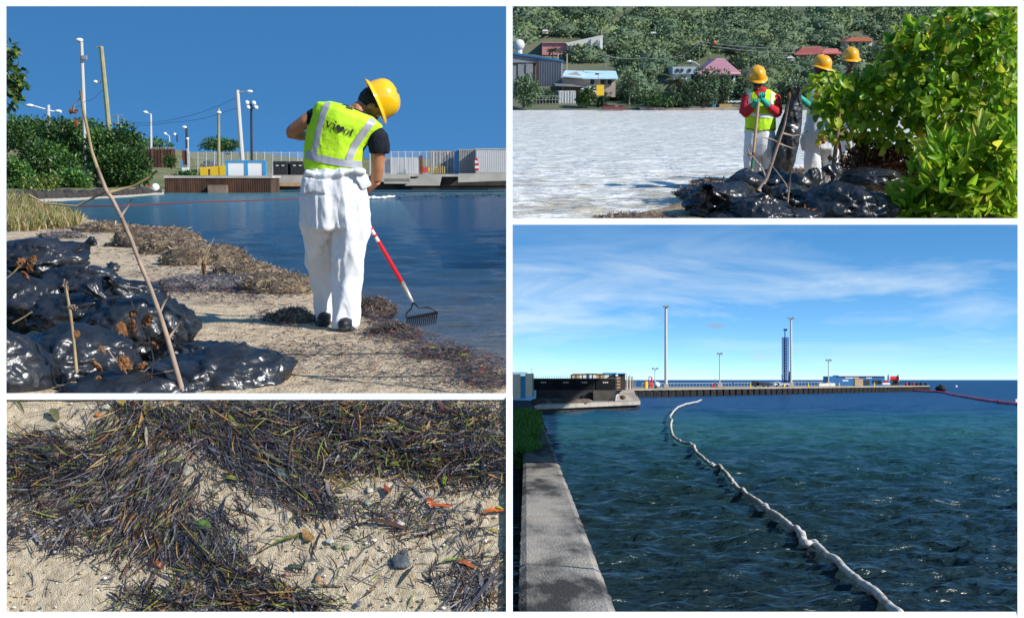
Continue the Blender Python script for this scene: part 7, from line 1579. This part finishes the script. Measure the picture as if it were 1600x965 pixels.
    twig('pale dead branch leaning between the stick and the hanging sack', [[(1186, 298), (1198, 278), (1206, 255), (1216, 225), (1226, 195), (1233, 155)], [(1216, 223), (1206, 218), (1190, 214)], [(1222, 208), (1240, 213), (1255, 210), (1262, 204)], [(1216, 224), (1226, 228), (1238, 232), (1247, 232)], [(1197, 278), (1190, 262), (1180, 250), (1170, 238), (1166, 226)]], 15.2, 3.6, 'twig', [(1233, 150, 5, 14, DD), (1170, 242, 4, 7, DD)])
    twig('thin straight stem rising from the sacks below the dead branch', [[(1228, 345), (1231, 310), (1236, 265)], [(1234, 300), (1226, 285), (1200, 250)]], 14.8, 2.4, 'twig')
    twig('forked stem leaning right beside the big glossy sack', [[(1240, 340), (1262, 305), (1290, 275)], [(1292, 300), (1288, 270), (1282, 228)], [(1290, 290), (1302, 262), (1310, 245)]], 15.4, 2.8, 'twig')
    twig('slim brown trunk carrying a few yellow leaves before the middle worker', [[(1302, 290), (1303, 255), (1308, 215), (1311, 185), (1312, 160)], [(1308, 214), (1318, 205), (1330, 195)], [(1308, 220), (1290, 214), (1280, 216)]], 16.2, 4.5, 'twigbr', [(1283, 213, 12, 10, YL), (1279, 222, 11, 11, YL), (1286, 219, 9, 12, DD), (1306, 222, 9, 10, YL), (1319, 250, 7, 12, DD), (1297, 247, 7, 9, DD)])
    for px, row, w_, h_, sd, lab in ((1345, 332, 46, 26, 321, 'orange brown withered plant in front of the big glossy sack'), (1266, 338, 34, 22, 322, 'withered brown plant at the bottom left of the big glossy sack')):
        g = np.random.RandomState(sd); y = 14.4; s = y / FPX; b = at(px, row + 8, y); t = thing('withered_plant', lab, 'plant', b); n = 260
        P, d, idx = crown_points(g, [(at(px, row, y), (w_ / 2 * s, .1, h_ / 2 * s))], n, .1); link('dead_leaves', leaf_cloud('dead_leaves', P - np.array(b), unit(g.normal(0, .5, (n, 3)) + np.array([.5, 0, -.6])), unit(g.normal(0, 1, (n, 3)) + np.array([0, -.7, .3])), s * g.uniform(8, 15, n), s * g.uniform(4, 7, n), palette(g, [(.35, .12, .03), (.5, .2, .05), (.2, .07, .025)], [3, 2, 2], n)), leafmat('dead_foliage', .8, .2), t, b)
    cs_ = ((.13, .075, .04), (.30, .20, .12), (.40, .28, .16))
    for lab, px, row, w_, h_, sd in (('brown weed heap at the water edge left of the sacks', 1092, 305, 70, 13, 331), ('brown weed heap under the raised sack pile tail', 1112, 290, 60, 12, 332), ('loose tan weed between the legs of the workers', 1240, 280, 80, 22, 333), ('rusty brown weed spread behind the sacks under the bush', 1400, 300, 90, 24, 334), ('low brown weed drift along the bottom left sand', 1000, 342, 130, 8, 335)):
        heap(lab, px, row, w_, h_, gr(px, row).y, sd, cs_, 700, dep=.5, bl=(4, 10), group='brown weed heaps behind the sacks')
def build_bay_sacks():
    use(TR)
    for lab, px, row, w_, h_, y, sd, dep, kn, tl in (
        ('pleated sack furthest left with its gathered neck pointing up right', 1126, 316, 140, 68, 15.0, 51, .42, (.8, 0, .55), 0), ('glossy wrinkled sack lying across the bottom left of the pile', 1188, 332, 130, 58, 14.5, 52, .38, (.3, 0, 1), 0), ('largest taut sack at the right of the pile', 1318, 326, 150, 84, 14.7, 53, .45, (-.3, .3, 1), 0),
        ('pale shining sack half way up the pile centre', 1244, 290, 54, 42, 16.0, 54, .25, None, 0), ('sack lying on its side between the left and right piles', 1236, 312, 110, 56, 15.4, 55, .32, (.9, 0, .3), 0), ('crumpled sack tail sticking up left of the stick', 1164, 286, 56, 40, 16.2, 56, .25, (.2, 0, 1), 0),
        ('upright folded sack end standing before the middle worker', 1270, 284, 18, 46, 16.0, 57, .14, (.2, 0, 1), 0), ('flat sack with sharp folds under the brown tangle', 1355, 280, 110, 38, 16.0, 58, .35, (1, 0, .4), 0), ('small sack behind the flat one at the foot of the brown tangle', 1400, 284, 50, 20, 16.9, 59, .25, (1, 0, .5), 0),
        ('lumpy sack at the lower centre bottom edge', 1240, 342, 76, 34, 14.3, 60, .28, (0, 0, 1), 0), ('dark sack wedged behind the stick foot', 1206, 284, 60, 40, 16.6, 61, .28, (0, 0, 1), 0), ('low sack edge at the very bottom left of the pile', 1140, 343, 80, 30, 14.4, 62, .25, (1, 0, .3), 0)):
        bag(lab, px, row, w_, h_, y, sd, dep, turn=sd * .7, knot=kn, sub=5 if w_ > 60 else 4, amp=1.15, group='black sacks piled in front of the workers')
    s = 15.4 / FPX; MB().tube([at(1116, 332, 15.0), at(1119, 322, 15.0), at(1126, 309, 15.0)], [2 * s, 3 * s, 2 * s], 6).build('trowel_handle', M['dead'], None, label='orange tipped stub poking out between the two left sacks', cat='stub')
def tr_worker(lab, dx, y, keys):
    """keys: everything in photo pixels around the figure"""
def build_bay_workers():
    use(TR); Y0 = 19.0
    def mk(Y0, label, foot):
        s = Y0 / FPX
        q = lambda px, row, dy=0: at(px, row, Y0 + dy)
        ring = lambda px, row, hw, dep, tilt=0, dy=0: (q(px, row, dy), Vector((hw * s, 0, -tilt * s)), Vector((tilt * s * .25, dep, 0)))
        return s, q, ring, thing('person', label, 'person', at(foot[0], foot[1], Y0))
    # ---- left worker leaning on a stick
    s, q, ring, t = mk(19.0, 'worker in red sleeves and green vest resting both teal gloved hands on a stick', (1188, 292))
    H = Head(q(1182, 128, -.04), Vector((.10, -.9, -.42)), Vector((0, -.42, .9)), 1.04); sk = MB(); H.skull(sk, q(1186, 146, .02))
    sk.rings([ring(1188, 212, 20, .12), ring(1188, 180, 19, .12), ring(1189, 158, 22, .12), ring(1189, 146, 18, .09), ring(1187, 139, 8, .06)], 16)
    for L4 in (((1180, 205, 0), (1178, 240, -.02), (1175, 290, 0)), ((1200, 205, 0), (1202, 240, -.02), (1203, 290, .02))): sk.tube([q(*p_) for p_ in L4], [.085, .065, .045], 10)
    EL, WL, ER, WR = q(1162, 178, -.06), q(1180, 163, -.24), q(1216, 178, -.06), q(1197, 162, -.24)
    for a, b, c in ((q(1168, 150), EL, WL), (q(1210, 150), ER, WR)): sk.tube([a, a.lerp(b, .5), b], [.055, .05, .042], 10); sk.tube([b, b.lerp(c, .6), c], [.042, .036, .028], 10)
    hp1, hp2 = q(1184, 158, -.30), q(1187, 152, -.30); ax = Vector((.15, 0, 1))
    put('body', remesh(sk, .012, 2, None, 'body'), M['skindark'], t); H.face(t, shades=True); H.helmet(t, M['helmet_far'], 0, .96, lift=.082)
    for i, (a, w_) in enumerate(((hp1, WL), (hp2, WR))):
        g_ = MB(); hand(g_, a + Vector(((-.02, .02)[i], 0, (-.01, .03)[i])), Vector((1, 0, .1)), w_, .020, 1.25, (1, -1)[i]); g_.tube([w_.lerp((EL, ER)[i], .18), w_, a], [.048, .045, .04], 12); put('glove', remesh(g_, .007, 1, None, 'glove'), M['glove'], t)
    mb = MB(); mb.rings([ring(1188, 206, 21.5, .14), ring(1188, 180, 21, .14), ring(1189, 158, 25, .135, 0), ring(1189, 147, 22, .11), ring(1188, 141, 11, .085), ring(1187, 136, 8, .075)], 18)
    for a, b, c in ((q(1168, 150), EL, WL), (q(1210, 150), ER, WR)): mb.tube([a, a.lerp(b, .5), b], [.082, .075, .066], 12); mb.tube([b, b.lerp(c, .5), b.lerp(c, .85)], [.066, .058, .048], 12)
    put('sweatshirt', remesh(mb, .012, 2, folds(10, 8, .012, 2), 'sweatshirt'), M['redshirt'], t)
    mb = MB(); mb.rings([ring(1188, 204, 24, .165), ring(1188, 188, 23.4, .165), ring(1188, 170, 23.5, .16), ring(1189, 156, 25.5, .155), ring(1189, 146, 22, .13), ring(1189, 140, 13, .10)], 22)
    vm = remesh(mb, .011, 2, folds(8, 6, .009, 4), 'vest')
    bm = bmesh.new(); bm.from_mesh(vm)       # open the front neckline
    dl = [f for f in bm.faces if (lambda p_: abs(p_[0] - 1187) < (158 - p_[1]) * .62)(TR.px(f.calc_center_median()))]; bmesh.ops.delete(bm, geom=dl, context='FACES'); bm.to_mesh(vm); bm.free()
    v1 = put('vest', vm, M['hivis'], t)
    for path, w_ in (([(1172, 140), (1170, 155), (1171, 170)], 5), ([(1208, 143), (1207, 155), (1204, 172)], 5), ([(1165, 176), (1188, 181), (1212, 182)], 5.5)): P_, F_ = strip(path, w_, 18, 3); project(v1, TR, P_, F_, 'reflective_band', M['reflectw'], v1, .008)
    P_, F_ = strip([(1166, 201), (1188, 204.5), (1211, 202)], 1.3, 14, 1); project(v1, TR, P_, F_, 'hem_binding', M['black'], v1, .008)
    mb = MB(); mb.rings([ring(1188, 203, 23, .15), ring(1188, 225, 26, .17), ring(1188, 243, 25.5, .16)], 20); mb.rings([ring(1176, 236, 13.5, .14), ring(1174, 262, 11.5, .12), ring(1173, 294, 10, .11)], 16); mb.rings([ring(1202, 236, 13.5, .14), ring(1203, 262, 11.5, .12), ring(1203, 294, 10, .11)], 16)
    put('coverall', remesh(mb, .013, 2, folds(5.5, 3, .026, 7), 'coverall'), M['tyvek'], t)
    for dx in (1173, 1203): b_ = q(dx, 294, -.04); m2 = MB(); m2.ell((b_.x, b_.y - .06, b_.z), (.055, .13, .05), 12, 8); m2.tube([(b_.x, b_.y, b_.z), (b_.x, b_.y, b_.z + .1)], .05, 10); put('boot', remesh(m2, .012, 1, None, 'boot'), M['boot'], t)
    st = thing('wooden_stick', 'wooden stick with green paint near its foot, leaned on by the left worker', 'stick', q(1173, 286, -.36)); a, b = q(1186, 150, -.30), q(1172, 292, -.42)
    MB().tube([a, a.lerp(b, .55), a.lerp(b, .62)], .0215, 10).build('shaft', pm('pale_wood', (.42, .26, .15), (.52, .34, .21), scale=6, rough=.7, stretch=(1, 1, .2)), st)
    for u0, u1, c in ((.62, .68, (.12, .055, .03)), (.68, .80, (.01, .16, .10)), (.80, .86, (.45, .28, .15)), (.86, 1.0, (.01, .17, .10))): MB().tube([a.lerp(b, u0), a.lerp(b, u1)], .022, 10).build('painted_band', pm('band', c, rough=.6), st)
    # ---- middle worker holding the sack open, turned to the right
    s, q, ring, t = mk(19.2, 'worker holding up a black sack in a teal glove, body half behind leaves', (1283, 296))
    H = Head(q(1281, 112, 0), Vector((.55, -.55, -.55)), Vector((.20, -.15, .95)), 1.06); sk = MB(); H.skull(sk, q(1283, 132, .03))
    sk.rings([ring(1284, 190, 19, .12), ring(1284, 165, 18, .12), ring(1285, 146, 20, .12), ring(1285, 136, 17, .09), ring(1284, 129, 8, .06)], 16)
    E1, W1 = q(1275, 174, -.1), q(1254, 156, -.22); E2, W2 = q(1304, 170, -.05), q(1296, 188, -.2)
    sk.tube([q(1290, 142, -.02), q(1283, 160, -.06), E1], [.055, .05, .043], 10); sk.tube([E1, E1.lerp(W1, .5), W1], [.043, .036, .028], 10); sk.tube([q(1303, 144), E2, W2], [.055, .045, .03], 10)
    sk.tube([W2, q(1293, 196, -.22)], [.032, .026], 8)
    for L4 in (((1276, 195, 0), (1274, 240, 0), (1272, 290, 0)), ((1293, 195, 0), (1296, 240, 0), (1297, 290, 0))): sk.tube([q(*p_) for p_ in L4], [.085, .065, .045], 10)
    put('body', remesh(sk, .012, 2, None, 'body'), M['skindark'], t); H.face(t, shades=True); H.helmet(t, M['helmet_far'], 0, .98, lift=.08)
    g_ = MB(); gp = q(1244, 149, -.26); hand(g_, gp, Vector((.35, 0, 1)), W1, .016, 1.25); g_.tube([E1.lerp(W1, .55), W1, gp], [.050, .046, .036], 12); put('glove', remesh(g_, .007, 1, None, 'glove'), M['glove'], t)
    g_ = MB(); hand(g_, q(1293, 200, -.22), Vector((1, 0, 0)), W2, .015, 1.1); put('glove', remesh(g_, .007, 1, None, 'glove'), M['glove'], t)
    mb = MB(); mb.rings([ring(1284, 190, 20, .13), ring(1284, 165, 20, .13), ring(1285, 147, 23, .13), ring(1285, 137, 20, .10), ring(1284, 131, 9, .08)], 18); mb.tube([q(1290, 142, -.02), q(1284, 156, -.05)], [.075, .066], 12); mb.tube([q(1302, 143), q(1304, 160)], [.075, .066], 12)
    put('tshirt', remesh(mb, .012, 2, folds(9, 7, .01, 2), 'tshirt'), M['navy'], t)
    mb = MB(); mb.rings([ring(1284, 184, 22.5, .155), ring(1284, 165, 22, .155), ring(1285, 148, 23.5, .15), ring(1285, 138, 20.5, .12), ring(1284, 132, 13, .10)], 20); v1 = put('vest', remesh(mb, .011, 2, folds(8, 6, .01, 5), 'vest'), M['hivis'], t)
    for path, w_ in (([(1272, 132), (1269, 150), (1268, 166)], 5), ([(1297, 136), (1299, 150), (1299, 166)], 5), ([(1262, 174), (1284, 179), (1306, 178)], 5.5)): P_, F_ = strip(path, w_, 18, 3); project(v1, TR, P_, F_, 'reflective_band', M['reflectw'], v1, .008)
    mb = MB(); mb.rings([ring(1284, 178, 22.5, .15), ring(1283, 205, 26, .18), ring(1283, 232, 25, .17)], 20); mb.rings([ring(1271, 225, 13, .14), ring(1270, 256, 12.5, .13), ring(1272, 292, 10.5, .11)], 16); mb.rings([ring(1296, 225, 13, .14), ring(1297, 256, 11.5, .12), ring(1297, 292, 10.5, .11)], 16); mb.rings([ring(1256, 208, 3.5, .04), ring(1254, 222, 4.5, .05), ring(1255, 236, 2, .02)], 10)
    put('coverall', remesh(mb, .013, 2, folds(5.5, 3, .028, 11), 'coverall'), M['tyvek'], t)
    # sack in his hand
    s = 18.9 / FPX; y = 18.85; V = []; nr, nc = 44, 40; path = [(1247, 140, 6, .05), (1244, 150, 7, .05), (1241, 165, 12, .07), (1237, 185, 15, .10), (1232, 210, 18, .13), (1227, 235, 18, .15), (1223, 258, 17, .14), (1221, 268, 15, .10)]
    xs_ = np.linspace(0, len(path) - 1, nr); tb = thing('held_bin_bag', 'limp black sack held up by the teal glove of the middle worker', 'bin bag', at(1221, 270, y)); mb = MB(); rg = []
    for u in xs_: k = [np.interp(u, range(len(path)), [p_[j] for p_ in path]) for j in range(4)]; rg.append((at(k[0], k[1], y), Vector((k[2] * s, 0, 0)), Vector((0, k[3], 0))))
    mb.rings(rg, nc); vs = []
    for v in mb.v:
        v = Vector(v); n1 = noise.noise(Vector((v.x * 9, v.y * 9, v.z * 2.2))); n2 = noise.noise(Vector((v.x * 22 + n1, v.y * 20, v.z * 6))); vs.append(tuple(v + Vector((1, 1.2, 0)) * (.05 * (.3 - abs(n1)) + .025 * n2)))
    mb.v = vs; mb.build('sack', M['bag'], tb, smooth=True)
    m2 = MB()
    for k in range(5): m2.tube([at(1245, 148, y), at(1240 + k * 2.4, 138 + (k % 2) * 3, y - .03 * k), at(1236 + k * 3, 133 + (k * 3) % 5, y - .04 * k)], [.03, .022, .010], 6)
    put('gathered_neck', remesh(m2, .007, 1, folds(20, 14, .008), 'neck'), M['bag'], tb)
    # ---- rear worker
    s, q, ring, t = mk(20.2, 'worker in dark shirt and yellow helmet standing furthest back behind leaves', (1328, 285))
    H = Head(q(1328, 99, 0), Vector((.06, -.95, -.25)), Vector((0, -.2, .97)), 1.06); sk = MB(); H.skull(sk, q(1329, 118, .03))
    sk.rings([ring(1329, 180, 17, .12), ring(1329, 150, 17, .12), ring(1329, 130, 21, .12), ring(1329, 121, 17, .09), ring(1329, 114, 8, .06)], 16)
    for a, b, c in ((q(1311, 128), q(1306, 158, -.02), q(1314, 178, -.16)), (q(1347, 128), q(1352, 158, -.02), q(1346, 180, -.16))): sk.tube([a, a.lerp(b, .5), b], [.055, .05, .042], 10); sk.tube([b, b.lerp(c, .5), c], [.042, .036, .028], 10); hand(sk, c + Vector((0, -.05, -.03)), Vector((1, 0, 0)), c, .014, 1.0)
    for L4 in (((1321, 185, 0), (1319, 230, 0), (1318, 280, 0)), ((1337, 185, 0), (1339, 230, 0), (1340, 280, 0))): sk.tube([q(*p_) for p_ in L4], [.085, .065, .045], 10)
    put('body', remesh(sk, .012, 2, None, 'body'), M['skindark'], t); H.face(t); H.helmet(t, M['helmet_far'], 0, .98, lift=.08)
    mb = MB(); mb.rings([ring(1329, 198, 18.5, .14), ring(1329, 165, 18.5, .14), ring(1329, 131, 23, .135), ring(1329, 122, 20, .11), ring(1329, 116, 9, .08)], 18); mb.tube([q(1311, 128), q(1308, 146)], [.078, .068], 12); mb.tube([q(1347, 128), q(1350, 146)], [.078, .068], 12); put('tshirt', remesh(mb, .012, 2, folds(9, 7, .012, 6), 'tshirt'), M['navy'], t)
    mb = MB(); mb.rings([ring(1329, 192, 20, .15), ring(1329, 212, 22, .16), ring(1329, 232, 21, .15)], 18); mb.rings([ring(1319, 226, 11, .13), ring(1318, 255, 10, .12), ring(1318, 283, 9, .1)], 14); mb.rings([ring(1339, 226, 11, .13), ring(1340, 255, 10, .12), ring(1340, 283, 9, .1)], 14); put('coverall', remesh(mb, .013, 2, folds(5.5, 3, .026, 9), 'coverall'), M['tyvek'], t)
build_frame(); build_sea(); build_harbour(); build_strand()
build_beach(); build_far_shore(); build_sacks(); build_worker()
build_bay(); build_bushes(); build_bay_sacks(); build_bay_workers()
# ================================================================ everything is cut by camera planes hidden behind the border of its view
def finish():
    bpy.context.view_layer.update()
    for o in list(C.objects):
        if o.type != 'MESH' or o.name not in PLACE_OF: continue
        p = PLACE_OF[o.name]; x0, y0, x1, y1 = p.box
        if o.name.startswith('bar'): continue
        if p is BL and o.name.startswith('sand'): x0, y0, x1, y1 = x0 - 1.5, y0 - 1.5, x1 + 1.5, y1 + 1.5
        Mw = o.matrix_world
        def far(q): return (q.y > 0.01)
        bb = [Mw @ Vector(c) for c in o.bound_box]
        xs = [800 + FPX * q.x / max(q.y, .01) for q in bb]; ys = [593 - FPX * q.z / max(q.y, .01) for q in bb]
        if min(xs) >= x0 and max(xs) <= x1 and min(ys) >= y0 and max(ys) <= y1: continue
        if max(xs) < x0 or min(xs) > x1 or max(ys) < y0 or min(ys) > y1:
            if not o.children: bpy.data.objects.remove(o); continue
        if o.data.users > 1: o.data = o.data.copy()
        Mi = Mw.inverted(); bm = bmesh.new(); bm.from_mesh(o.data)
        for nrm, lim in ((Vector((-1, (x0 - 800) / FPX, 0)), 0), (Vector((1, -(x1 - 800) / FPX, 0)), 0),
                         (Vector((0, -(593 - y0) / FPX, 1)), 0), (Vector((0, (593 - y1) / FPX, -1)), 0)):
            co = Mi @ Vector((0, 0, 0)); no = (Mw.to_3x3().transposed() @ nrm).normalized()
            bmesh.ops.bisect_plane(bm, geom=bm.verts[:] + bm.edges[:] + bm.faces[:], plane_co=co, plane_no=no, clear_outer=True)
        if len(bm.faces) == 0 and not o.children:
            bm.free(); bpy.data.objects.remove(o); continue
        bm.to_mesh(o.data); bm.free(); o.data.update()
finish()
